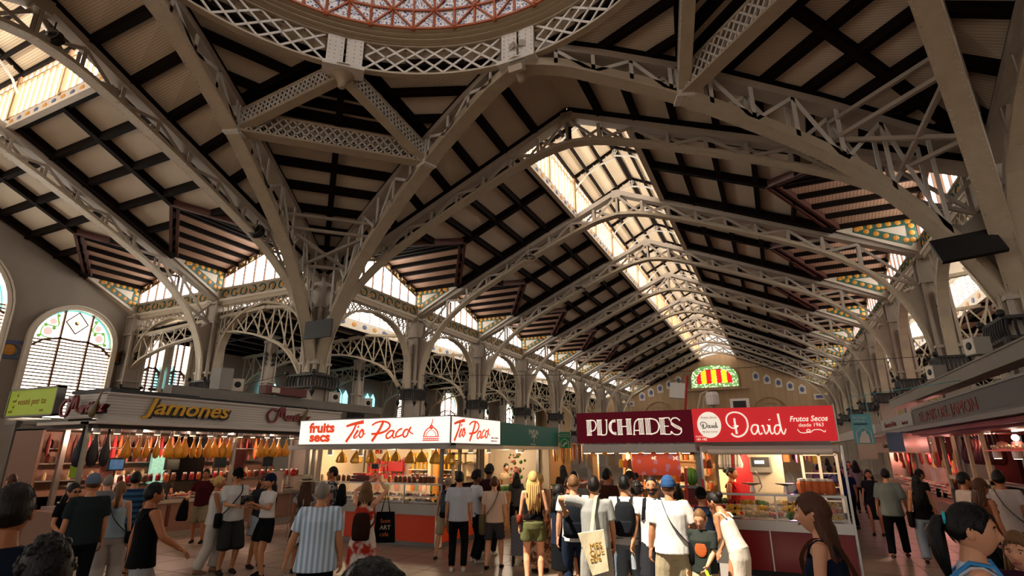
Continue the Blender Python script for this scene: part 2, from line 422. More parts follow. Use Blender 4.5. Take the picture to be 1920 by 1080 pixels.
# lattice girders between the diagonal arches and up to the dome ring
for corner, w in (((XL, YP), 'left'), ((XR, YP), 'right')):
    zl = lerp_prof(DBS, 6.92) + 0.12
    t = empty('lattice_girder', label='level white lattice girder tying the two diagonal arches of the %s pier' % w, cat='girder')
    a = arch_pt(corner, 0, SN, zl); b = arch_pt(corner, 1, SN, zl); lattice_beam('g', a, b, 0.62, 0.4, 11, t)
    az = 135 if w == 'left' else 45
    b1 = Vector((*pol(az, RR + 0.3), 12.25))
    for k in (0, 1):
        t = empty('lattice_girder', label='sloping lattice girder from the %s pier’s %s diagonal arch to its dome bracket' % (w, ('nave side', 'outer side')[k]), cat='girder')
        lattice_beam('g', arch_pt(corner, k, SN, zl), b1, 0.5, 0.3, 12, t)
    t = empty('tie_bars', label='crossing tie bars between the arches just above the %s pier' % w, cat='tie bars')
    m = MB()
    for s0, s1, z0, z1 in ((0.17, 0.17, 8.6, 8.6), (0.30, 0.30, 9.5, 9.5), (0.17, 0.30, 8.6, 9.5), (0.30, 0.17, 9.5, 8.6), (0.3, 0.3, 10.0, 10.0)):
        m.bar(arch_pt(corner, 0, s0, z0), arch_pt(corner, 1, s1, z1), 0.1, 0.1)
    m.build('bars', IRON, t)

# ------------------------------------------------------------------ dome ring and dome
ring = empty('dome_ring', (CX, CY, -.13), 0, 'round white lattice ring with riveted bracket plates carrying the tiled dome', 'dome ring')
def rp(az, r, z): return Vector((r * math.cos(R(az)), r * math.sin(R(az)), z))
m = MB(); NS = 96
for z, r, w, h in ((12.55, 6.5, 0.2, 0.06), (13.45, 6.42, 0.12, 0.06)):
    m = MB()
    for i in range(NS): m.bar(rp(360 * i / NS, r, z), rp(360 * (i + 1) / NS, r, z), w, h)
    m.build('ring_flange', IRONC, ring)
nb = 7
for k in range(8):
    m = MB()
    a0 = k * 45 + 5.0; a1 = k * 45 + 40.0; st = (a1 - a0) / nb
    for i in range(-1, nb):
        for z0, z1 in ((12.58, 13.42), (13.42, 12.58)):
            s0 = a0 + st * i; s1 = s0 + 2 * st; za, zb = z0, z1
            if i == -1: s0 = a0; za = (z0 + z1) / 2
            if i == nb - 1: s1 = a1; zb = (z0 + z1) / 2
            m.bar(rp(s0, 6.42, za), rp(s1, 6.42, zb), 0.06, 0.03, rp((s0 + s1) / 2, 1, 0))
    m.build('ring_lattice', IRONW, ring)
for k in range(8):
    m = MB(); a = k * 45
    for da in (-4.4, 0.3):
        m.slab([rp(a + da, 6.36, 12.45), rp(a + da + 4.1, 6.36, 12.45), rp(a + da + 4.1, 6.36, 13.45), rp(a + da, 6.36, 13.45)], rp(a, 0.1, 0))
    for da in (-3.8, -2.3, -0.6, 0.9, 2.4, 3.7):
        for j in range(7): m.ball(rp(a + da, 6.35, 12.55 + j * 0.135), 0.018, 5)
    m.bar(rp(a - 5, 6.45, 12.4), rp(a + 5, 6.45, 12.4), 0.5, 0.12)
    m.build('bracket_plate', IRONW, ring)
    m = MB(); m.lathe([(0.05, -0.42), (0.1, -0.4), (0.13, -0.25), (0.2, -0.1), (0.4, 0.02), (0.5, .05)], (0, 0, 0), 12, M=Matrix.Translation(rp(a, 6.62, 12.36))); m.build('bracket_boss', IRONC, ring, smooth=True)
m = MB(); prof = [(6.44, 13.46), (6.3, 13.48), (6.38, 13.56), (6.26, 13.6), (6.34, 13.7), (6.22, 13.74), (6.3, 13.84), (6.17, 13.9), (6.6, 13.94), (6.6, 13.46)]
for i in range(len(prof) - 1):
    (r0, z0), (r1, z1) = prof[i], prof[i + 1]
    vs = [rp(360 * k / NS, r, z) for r, z in ((r0, z0), (r1, z1)) for k in range(NS)]
    m.add(vs, [(k, (k + 1) % NS, NS + (k + 1) % NS, NS + k) for k in range(NS)])
for k in range(NS):
    m.slab([rp(360 * k / NS, 6.56, 13.0), rp(360 * (k + 1) / NS, 6.56, 13.0), rp(360 * (k + 1) / NS, 6.56, 14.05), rp(360 * k / NS, 6.56, 14.05)], rp(360 * k / NS, .03, 0))
m.build('cornice', mat('gilded_cornice', 'a89a84', 0.45, var=0.1), ring, smooth=True)
TILE = mat('blue_white_tiles', 'f0f1f4', 0.3, var=0.1, scale=18, col2='34488c', kind='noise', thr=.55)
TERRA = mat('terracotta_ribs', 'b0603c', 0.55, var=0.2, scale=8)
dome = empty('dome', (CX, CY, 13.79), 0, 'shallow dome of blue and white tiles divided by terracotta ribs', 'dome')
RD = 6.2; NA = 64
def dp(i, e, r=RD): 
    a = 2 * PI * i / NA; e = R(e); return Vector((r * math.cos(a) * math.cos(e), r * math.sin(a) * math.cos(e), r * math.sin(e) * 0.95))
ELS = [0, 6, 12, 18, 24, 30, 36, 42, 48, 54, 60, 66, 72]
HA0, HA1, HE0, HE1 = 36, 50, 9, 40
def hole(i, e): return 0 if False else (DH0 <= i < DH1 and DE0 <= e < DE1)
DH0, DH1, DE0, DE1 = 41, 51, 18, 42  # unseen gap in the shell, shaped to drop sunlight on the crowd
m = MB()
for j in range(len(ELS) - 1):
    for i in range(NA):
        if hole(i, ELS[j]): continue
        m.slab([dp(i, ELS[j]), dp(i + 1, ELS[j]), dp(i + 1, ELS[j + 1]), dp(i, ELS[j + 1])], dp(i, ELS[j], 0.12))
m.slab([dp(i * 4, 72) for i in range(16)], (0, 0, 0.1))
m.build('tile_shell', TILE, dome)
m = MB()
for j in range(7):
    for i in range(NA):
        if hole(i, ELS[j]): continue
        p00, p10, p01, p11 = dp(i, ELS[j], RD - .03), dp(i + 1, ELS[j], RD - .03), dp(i, ELS[j + 1], RD - .03), dp(i + 1, ELS[j + 1], RD - .03)
        m.bar(p00, p10, 0.055, 0.06); m.bar(p00, p01, 0.055, 0.06)
        if (i + j) % 2: m.bar(p00, p11, 0.045, 0.05)
        else: m.bar(p10, p01, 0.045, 0.05)
        if (i + j) % 2 and j < 4 and 6 < i < 30: m.ball(p00, 0.09, 6)
m.build('terracotta_ribs', TERRA, dome)
for i in range(0, NA, 4):
    m = MB(); m.slab([dp(i, 50, RD - .05), dp(i + 2.4, 50, RD - .05), dp(i + 2.4, 60, RD - .05), dp(i, 60, RD - .05)], dp(i, 50, .02)); m.build('added_glow_pane', SKYP, dome)  # unseen glowing panes, added to brighten the dome tiles

# ------------------------------------------------------------------ half bays (local: x=u inward from the colonnade, y along it)
def deckz(u): return H + 0.3 + SL * u
U1, U2, UL = (9.85 - H - 0.3) / SL, (10.8 - H - 0.3) / SL, HW - 2.05
def make_ceiling_bay():
    m = MB(); m.slab([(U1, 0, deckz(U1)), (UL, 0, deckz(UL)), (UL, B, deckz(UL)), (U1, B, deckz(U1)), (U2, B / 2, deckz(U2))], (0, 0, 0.06))
    d = m.build('ceiling', PLANK); struct(d)
    m = MB(); h = 0.26; dz = -h / 2
    k = 0; u = UL - 0.1
    m.bar((UL - 0.1, 0, deckz(UL) + dz), (UL - 0.1, B, deckz(UL) + dz), 0.24, 0.3)
    for k in range(1, 7):
        u = UL - 0.1 - k * 1.14
        if u < U1: break
        if u >= U2: m.bar((u, 0, deckz(u) + dz), (u, B, deckz(u) + dz), 0.17, h)
        else:
            yv = (u - U1) / (U2 - U1) * B / 2
            m.bar((u, 0, deckz(u) + dz), (u, yv, deckz(u) + dz), 0.14, h); m.bar((u, B - yv, deckz(u) + dz), (u, B, deckz(u) + dz), 0.14, h)
    for y in (0.42, B - 0.42): m.bar((U1 + 0.2, y, deckz(U1) + dz), (UL, y, deckz(UL) + dz), 0.26, h)
    m.bar((U2, B / 2, deckz(U2) + dz), (UL, B / 2, deckz(UL) + dz), 0.22, h + 0.04)
    m.build('rafters', TIMBER, d)
    return d
def make_dormer():
    m = MB(); e = -0.06
    for y0 in (0, B):
        m.slab([(e, y0, 9.85), (U1, y0, 9.85), (U2, B / 2, 10.8), (e, B / 2, 10.8)], (0, 0, 0.06))
    d = m.build('ceiling', DPLANK); struct(d)
    m = MB()
    for y0, sg in ((0, 1), (B, -1)):
        for t in (0.08, 0.3, 0.5, 0.7, 0.9):
            y = y0 + sg * t * B / 2; z = 9.85 + 0.95 * t - 0.08; m.bar((e, y, z), (U1 + (U2 - U1) * t, y, z), 0.13, 0.17)
    m.bar((e, B / 2, 10.65), (U2, B / 2, 10.65), 0.14, 0.24)
    m.build('rafters', TIMBER, d)
    m = MB()
    for y0 in (0, B):
        for o in (-0.16, 0.1): m.bar((U1 + o, y0, 9.75), (U2 + o, B / 2, 10.67), 0.1, 0.24)
    m.build('valley_beam', RUST, d)
    for y0, sg in ((0.2, 1), (B - 0.2, -1)):
        m = MB(); q = [(0, y0, 8.5), (0, y0, 9.85), (U1 + 0.1, y0, 9.85), (U1 - .1, y0, ztop(U1) + 0.3)]
        m.use(CREAM).slab([(0, y0, 8.45), (0, y0, 9.88), (U1 + 0.15, y0, 9.88), (U1 + 0.15, y0, ztop(U1) + 0.25)], (0, -sg * 0.06, 0))
        yy = y0 + sg * 0.012
        A_, B_, C_ = Vector((0.26, yy, 9.7)), Vector((1.95, yy, 9.7)), Vector((0.3, yy, 8.92))
        for p, q2 in ((A_, B_), (B_, C_), (C_, A_)): m.use(GREEN).bar(p, q2, 0.03, 0.2, (0, 1, 0)) if False else m.use(GREEN).bar(p, q2, 0.27, 0.02, (0, sg, 0))
        for p, q2, nn in ((A_, B_, 6), (B_, C_, 6), (C_, A_, 3)):
            for i in range(nn): m.use(ORANGE).ball(p.lerp(q2, (i + 0.3) / nn) + Vector((0, sg * 0.015, 0)), 0.1, 8, 1, 0.25, 1)
        m.use(CREAM).bar((0.1, y0 + sg * 0.05, 8.52), (U1 + 0.1, y0 + sg * 0.05, ztop(U1) + 0.28), 0.1, 0.1)
        m.build('garland_cheek', None, d)
    return d
STG = mat('stained_glass_floral', 'fff4d8', 0.3, var=0, col2='5f8f4a', kind='voro', scale=5, emit='self', es=1.0)
STY = mat('stained_glass_amber', 'e8c88a', 0.3, var=0, col2='4a3418', kind='voro', scale=5, emit='self', es=0.6)
MULL = mat('brown_mullion', '6e4a33', 0.5, var=0.2)
def make_gable_window(num):
    e = empty('window_%d' % num); struct(e)
    zt = lambda y: 9.8 + 1.0 * (1 - abs(y - B / 2) / (B / 2))
    m = MB(); m.slab([(0.03, 0.2, 9.02), (0.03, B - 0.2, 9.02), (0.03, B - 0.2, zt(B - .2)), (0.03, B / 2, zt(B / 2)), (0.03, 0.2, zt(0.2))], (-0.03, 0, 0)); m.build('pane', SKYP, e)
    m = MB(); n = 9
    for i in range(n + 1):
        y = 0.2 + (B - 0.4) * i / n; m.box((0.03, y - 0.025, 9.0), (0.1, y + 0.025, zt(y)))
    for y0, y1 in ((0.2, B / 2), (B / 2, B - 0.2)):
        m.bar((0.06, y0, zt(y0)), (0.06, y1, zt(y1)), 0.08, 0.1); m.bar((0.07, y0, zt(y0) - 0.33), (0.07, y1, zt(y1) - 0.33), 0.03, 0.04)
    m.box((0, 0.1, 9.0), (0.12, B - 0.1, 9.06)); m.box((0, 0.1, 8.98), (0.12, 0.24, 9.8)); m.box((0, B - 0.24, 8.98), (0.12, B - 0.1, 9.8))
    m.build('window_frame', MULL, e)
    m = MB()
    for i in range(n):
        y0 = 0.26 + (B - 0.4) * i / n; y1 = y0 + (B - 0.4) / n - 0.1
        m.slab([(0.045, y0, zt(y0) - 0.3), (0.045, y1, zt(y1) - 0.3), (0.045, y1, zt(y1) - 0.06), (0.045, y0, zt(y0) - 0.06)], (-0.01, 0, 0))
    m.build('stained_light', STY, e)
    return e
MOSAIC = mat('cream_mosaic', 'a8977d', 0.5, var=0.3, scale=14)
def make_frieze():
    m = MB(); m.use(MOSAIC).box((-0.12, 0.2, 8.5), (0.1, B - 0.2, 8.98))
    m.use(CREAM).box((-0.15, 0.1, 8.4), (0.2, B - 0.1, 8.52)); m.use(CREAM).box((-0.12, 0.1, 8.96), (0.16, B - 0.1, 9.02))
    rnd = random.Random(3)
    for i in range(10):
        y = 0.5 + (B - 1.0) * i / 9
        m.use(GREEN).tube([(0.11, y + 0.2 * math.cos(a), 8.74 + 0.17 * math.sin(a)) for a in [k * PI / 5 + i for k in range(9)]], 0.03, 5)
        m.use(ORANGE).ball((0.11, y, 8.74), 0.085, 8, 0.3, 1, 1)
        m.use(ORANGE).ball((0.11, y + 0.3, 8.66), 0.04, 6, 0.3, 1, 1)
    f = m.build('tile_frieze'); return f
def make_arcade():
    e = empty('arcade_arch')
    pts = [(0, 0.42, 4.9), (0, 0.5, 5.9), (0, 0.78, 6.75), (0, 1.3, 7.4), (0, 2.1, 7.85), (0, B / 2, 8.05)]
    P = smooth_pts(pts, 3); full = P + [Vector((0, B - p.y, p.z)) for p in reversed(P[:-1])]
    m = MB(); m.chain(full, 0.32, 0.09, (1, 0, 0)); m.box((-0.17, 0.2, 8.22), (0.17, B - 0.2, 8.4)); m.build('arch_chord', IRONC, e)
    prof = [(p.y, p.z) for p in P]; zl = lambda y: lerp_prof(prof, min(y, B - y))
    m = MB(); n = 12
    for x in (-0.12, 0.12):
        for i in range(n):
            y0 = 0.45 + (B - 0.9) * i / n; y1 = 0.45 + (B - 0.9) * (i + 1) / n
            m.bar((x, y0, zl(y0)), (x, y1, 8.25), 0.05, 0.02, (1, 0, 0)); m.bar((x, y0, 8.25), (x, y1, zl(y1)), 0.05, 0.02, (1, 0, 0))
    m.build('lattice_bars', IRON, e)
    m = MB()
    for y0, sg in ((0.75, 1), (B - 0.75, -1)):
        for (dy, z, r) in ((0, 7.65, 0.26), (0.45, 7.95, 0.17), (-0.12, 7.1, 0.14)):
            m.tube([(0, y0 + sg * dy + r * math.cos(a), z + r * math.sin(a)) for a in [k * PI / 6 for k in range(13)]], 0.03, 5)
    m.build('scroll_rings', IRON, e)
    for y0, sg in ((0, 1), (B, -1)):
        m = MB()
        m.slab([(-0.11, y0 + sg * 0.3, 4.9), (-0.11, y0 + sg * .44, 4.9), (-0.11, y0 + sg * .52, 5.9), (-0.11, y0 + sg * .8, 6.75), (-0.11, y0 + sg * .3, 7.1)], (0.22, 0, 0))
        m.build('knee_plate', IRON, e)
    return e
def make_column(name, w, ringw, ztop_, ringz=4.42):
    c = empty(name)
    m = MB(); hw = w / 2
    m.box((-hw * 0.8, -hw * 0.8, 0), (hw * 0.8, hw * 0.8, ztop_))
    for sx in (-1, 1):
        for sy in (-1, 1): m.box((sx * hw - (0.1 if sx > 0 else 0), sy * hw - (0.1 if sy > 0 else 0), 0), (sx * hw + (0.1 if sx < 0 else 0), sy * hw + (0.1 if sy < 0 else 0), ztop_))
    for z in (5.2, 7.4, ztop_ - 0.15): m.box((-hw - 0.04, -hw - 0.04, z), (hw + 0.04, hw + 0.04, z + 0.1))
    m.build('shaft', IRON, c)
    m = MB(); r = ringw / 2
    for z in (ringz, ringz + 0.44): m.box((-r, -r, z), (r, r, z + 0.07))
    for i in range(9):
        t = -r + ringw * (i + 0.5) / 9
        for p in ((t, r - .03), (t, -r + .03), (r - .03, t), (-r + .03, t)): m.tube([(p[0], p[1], ringz), (p[0] * 1.06, p[1] * 1.06, ringz + .22), (p[0], p[1], ringz + .48)], 0.03, 5)
    for sx in (-1, 1):
        for sy in (-1, 1): m.ball((sx * r, sy * r, ringz + 0.56), 0.09, 8); m.lathe([(0.01, -0.35), (0.1, -0.15), (0.05, 0)], (sx * r, sy * r, ringz), 6)
    m.build('capital_ring', BLACKI, c)
    m = MB(); m.box((-hw - 0.15, -hw - 0.15, 0), (hw + 0.15, hw + 0.15, 0.7)); m.build('plinth', STONE, c)
    m = MB()
    for sx in (-1, 1):
        for k in range(3): m.ball((sx * 0.03, -hw - 0.05, 6.55 - k * 0.22), 0.1 - k * 0.015, 6, 1, 0.5, 1.2)
        for k in range(3): m.ball((hw + 0.05, sx * 0.03, 6.55 - k * 0.22), 0.1 - k * 0.015, 6, 0.5, 1, 1.2)
    m.build('leaf_ornament', BLACKI, c)
    return c
def make_lantern_half():
    """x measured from the colonnade like the rest; sill at UL"""
    e = empty('window_70'); struct(e)
    m = MB(); m.box((UL - 0.02, 0, 12.66), (UL, B, 14.28)); m.build('pane', SKYP, e)
    m = MB(); n = 16
    for i in range(n + 1):
        y = B * i / n; m.box((UL, y - 0.02, 12.64), (UL + 0.06, y + 0.02, 14.3))
    for y in (0.02, B / 2, B - .02): m.box((UL, y - 0.06, 12.6), (UL + 0.12, y + 0.06, 14.4))
    for z in (12.64, 13.95, 14.28): m.box((UL, 0, z), (UL + 0.08, B, z + 0.05))
    for i in range(n): 
        y = B * (i + 0.5) / n; m.tube([(UL + 0.05, y + .1 * math.cos(a), 14.13 + 0.1 * math.sin(a)) for a in [k * PI / 3 for k in range(7)]], 0.012, 4)
    m.build('window_frame', mat('ochre_mullion', 'a5805a', 0.5, var=0.2), e)
    m = MB(); m.use(CREAM).box((UL - 0.02, 0, 12.3), (UL + 0.08, B, 12.64)); m.use(CREAM).box((UL - .04, 0, 12.2), (UL + 0.16, B, 12.3))
    for i in range(12):
        y = B * (i + .5) / 12; m.use(mat('blue_mosaic', '4a5a86', .4, var=.2) if i % 2 else ORANGE).ball((UL + 0.09, y, 12.47), 0.09, 6, 0.2, 1.6, 1)
    m.build('sill_frieze', None, e)
    m = MB(); m.slab([(UL - 0.2, 0, 14.32), (UL - 0.2, B, 14.32), (HW, B, 15.45), (HW, 0, 15.45)], (0, 0, 0.05)); m.build('lantern_roof', LPLANK, e)
    m = MB()
    for t in (0.05, 0.33, 0.66, 0.98):
        u = UL + (HW - UL) * t; z = 14.36 + (15.45 - 14.36) * t - 0.08; m.bar((u, 0, z), (u, B, z), 0.1, 0.14)
    for y in (0.1, B / 2): m.bar((UL, y, 14.36), (HW, y, 15.42), 0.12, 0.16)
    m.build('rafters', TIMBER, e)
    m = MB()
    for y in (0.1, B / 2):
        m.chain([(UL + 0.1, y, 13.6), (UL + 0.3, y, 14.0), (UL + 0.7, y, 14.4), (UL + 1.3, y, 14.75), (HW, y, 14.95)], 0.06, 0.06)
        for t in (0.2, 0.5, 0.8, 0.97): u = UL + (HW - UL) * t; m.bar((u, y, 14.3 + t * .6), (u, y, 14.4 + t), 0.04, 0.04)
        m.tube([(HW - 0.05 + .1 * math.cos(a), y, 15.15 + 0.1 * math.sin(a)) for a in [k * PI / 4 for k in range(9)]], 0.02, 4)
    m.build('arch_frame', IRONW, e)
    return e
def make_aisle_bay():
    """outside the colonnade: x negative"""
    m = MB(); m.slab([(-3, 0, 8.05), (-12.2, 0, 7.62), (-12.2, B, 7.62), (-3, B, 8.05)], (0, 0, 0.06)); m.slab([(-3.05, 0, 9.55), (0, 0, 9.7), (0, B, 9.7), (-3.05, B, 9.55)], (0, 0, 0.05))
    d = m.build('ceiling', PLANK); struct(d); m = MB()
    for i in range(9):
        x = -3.2 - i * 1.1; z = 8.05 - (-3 - x) * 0.0467 - 0.1; m.bar((x, 0, z), (x, B, z), 0.2, 0.24)
    for y in (0.1, B / 2): m.bar((-3, y, 7.92), (-12.2, y, 7.49), 0.2, 0.22)
    m.build('rafters', TIMBER, d)
    return d
def make_aisle_lantern():
    e = empty('window_80'); struct(e)
    m = MB(); m.box((-3.04, 0, 8.45), (-3.0, B, 9.55)); m.build('pane', SKYP, e)
    m = MB()
    for i in range(9): y = B * i / 8; m.box((-3.0, y - 0.03, 8.4), (-2.93, y + 0.03, 9.55))
    for i in range(9): z = 8.5 + i * .12; m.box((-2.99, 0, z), (-2.95, B, z + .045))
    m.build('window_frame', IRONW, e)
    m = MB(); m.use(CREAM).box((-3.1, 0, 7.95), (-2.92, B, 8.45))
    for i in range(8):
        y = B * (i + .5) / 8; m.use(mat('blue_mosaic') if i % 2 else ORANGE).ball((-2.91, y, 8.2), 0.12, 6, 0.2, 1.6, 1)
    m.build('sill_frieze', None, e); return e
def make_aisle_truss():
    e = empty('aisle_truss')
    m = MB(); m.chain([(-12.1, 0, 7.35), (-3, 0, 7.85)], 0.25, 0.14); lo = smooth_pts([(-12.1, 0, 4.6), (-11.6, 0, 5.8), (-10.2, 0, 6.5), (-7.5, 0, 6.95), (-4.5, 0, 6.95), (-2, 0, 6.2), (-0.9, 0, 5.2), (-.45, 0, 4.3)], 3)
    m.chain(lo, 0.25, 0.08); m.chain([(-3, 0, 7.85), (-0.4, 0, 7.6)], 0.2, 0.12); m.build('chords', IRONC, e)
    prof = [(p.x, p.z) for p in lo]; m = MB(); n = 14
    for i in range(n):
        x0 = -11.9 + 11 * i / n; x1 = x0 + 11 / n; zt = lambda x: min(7.85, 7.85 + (x + 3) * 0.055)
        a, b = (lerp_prof(prof, x0), zt(x1)) if i % 2 else (zt(x0), lerp_prof(prof, x1))
        m.bar((x0, 0.08, a), (x1, 0.08, b), 0.06, 0.03, (0, 1, 0)); m.bar((x0, -0.08, lerp_prof(prof, x0)), (x0, -0.08, zt(x0)), 0.06, 0.03, (0, 1, 0))
        m.bar((x0, -0.08, zt(x0) if i % 2 else lerp_prof(prof, x0)), (x1, -0.08, lerp_prof(prof, x1) if i % 2 else zt(x1)), 0.06, 0.03, (0, 1, 0))
    m.build('web_bars', IRONC, e); return e
PROTO = dict(c=make_ceiling_bay(), d=make_dormer(), w=make_gable_window(10), f=make_frieze(), a=make_arcade(), l=make_lantern_half(), ac=make_aisle_bay(), al=make_aisle_lantern(), at=make_aisle_truss())
col0 = make_column('iron_column', 0.72, 0.95, H - 0.1)
acol = make_column('aisle_column', 0.45, 0.7, 7.3, 3.9)
WNUM = [10]
def eave(n, loc, rz, sc, lab, aisle=True, lantern=True):
    """one bay of one side of an arm"""
    for k in 'cdwfal':
        if k == 'l' and not lantern: continue
        c = copy_tree(PROTO[k], loc, rz, scale=(1, sc, 1))
        if k in 'wl': WNUM[0] += 1; c.name = 'window_%d' % WNUM[0]
        if k == 'f': tag(c, 'orange tree mosaic frieze under the %s' % (lab % 'gable window'), 'frieze', 'mosaic friezes')
        if k == 'a': tag(c, 'cream lattice arcade arch below the %s' % (lab % 'gable window'), 'arch', 'arcade arches')
    if aisle:
        copy_tree(PROTO['ac'], loc, rz, scale=(1, sc, 1)); c = copy_tree(PROTO['al'], loc, rz, scale=(1, sc, 1)); WNUM[0] += 1; c.name = 'window_%d' % WNUM[0]
        c = copy_tree(PROTO['at'], loc, rz); tag(c, 'aisle half truss behind the %s' % (lab % 'arcade'), 'roof truss', 'aisle trusses')
bays = ['first', 'second', 'third', 'fourth', 'fifth', 'sixth', 'seventh', 'eighth']
for n in range(NB):
    eave(n, (XL, YP + n * B, 0), 0, 1, bays[n] + ' %s right of the screened pier')
    eave(n, (XR, YP + (n + 1) * B, 0), PI, 1, bays[n] + ' %s on the nave’s right side')
for n in range(2):
    eave(n, (XL - (n + 1) * BT, YP, 0), -PI / 2, BT / B, bays[n] + ' %s left of the screened pier', aisle=False)
    eave(n, (XL - n * BT, YS, 0), PI / 2, BT / B, bays[n] + ' %s on the left arm’s near side', aisle=False)
    eave(n, (XR + n * BT, YP, 0), -PI / 2, BT / B, bays[n] + ' %s of the right arm', aisle=False)
    eave(n, (XR + (n + 1) * BT, YS, 0), PI / 2, BT / B, bays[n] + ' %s on the right arm’s near side', aisle=False)
    eave(n, (XL, YS - (n + 1) * B, 0), 0, 1, bays[n] + ' %s of the south arm, left side', aisle=False)
    eave(n, (XR, YS - n * B, 0), PI, 1, bays[n] + ' %s of the south arm, right side', aisle=False)
for k in PROTO: remove_tree(PROTO[k])
for n in range(1, NB):
    for x, s_ in ((XL, 'left'), (XR, 'right')):
        copy_tree(col0, (x, YP + n * B, 0), 0, 'cream riveted column with a black capital ring, %s of the row on the nave’s %s' % (ords[n - 1], s_), 'columns of the nave')
tag(col0, 'cream column with a black ring between the tall arched windows and the screened pier', 'column'); col0.location = (XL - BT, YP, 0)
copy_tree(col0, (XW + 0.3, YP, 0), 0, 'cream corner column against the left end wall')
copy_tree(col0, (XR + BT, YP, 0), 0, 'column of the right arm behind the right stalls')
copy_tree(col0, (XL - BT, YS, 0), 0, 'column on the left arm’s near side')
for o in list(COL.objects):
    if o.name.startswith('iron_column') and not o.get('category'): o['category'] = 'column'
pier = make_column('crossing_pier', .8, 1.35, H + 0.3, 4.3)
tag(pier, 'big crossing pier with a black basket capital, standing behind the stalls and carrying a screen', 'pier'); pier.location = (XL, YP, 0)
copy_tree(pier, (XR, YP, 0), 0, 'big crossing pier at the right, above the grey ham stall sign')
copy_tree(pier, (XL, YS, 0), 0, 'crossing pier behind and left of the camera')
copy_tree(pier, (XR, YS, 0), 0, 'crossing pier behind and right of the camera')
for n in range(NB):
    for x, s_ in ((XL - 6.2, 'left'), (XR + 6.2, 'right')):
        copy_tree(acol, (x, YP + (n + 0.5) * B, 0), 0, 'slim aisle column, %s along the %s aisle' % (bays[n], s_), 'columns of the side aisles')['category'] = 'column'
remove_tree(acol)

m = MB()
def lgable(m, fx):
    m.slab([fx(UL - 0.1, 12.3), fx(UL - .1, 14.4), fx(HW, 15.5), fx(WN - UL + .1, 14.4), fx(WN - UL + .1, 12.3), fx(HW, 13.3)], (0.03, 0.03, 0))
lgable(m, lambda u, z: (XL + u, YP + .05, z)); lgable(m, lambda u, z: (XL + u, YS - .05, z))
lgable(m, lambda u, z: (XL - .05, YS + u, z)); lgable(m, lambda u, z: (XR + .05, YS + u, z))
struct(m.build('wall_lantern_end', LPLANK))
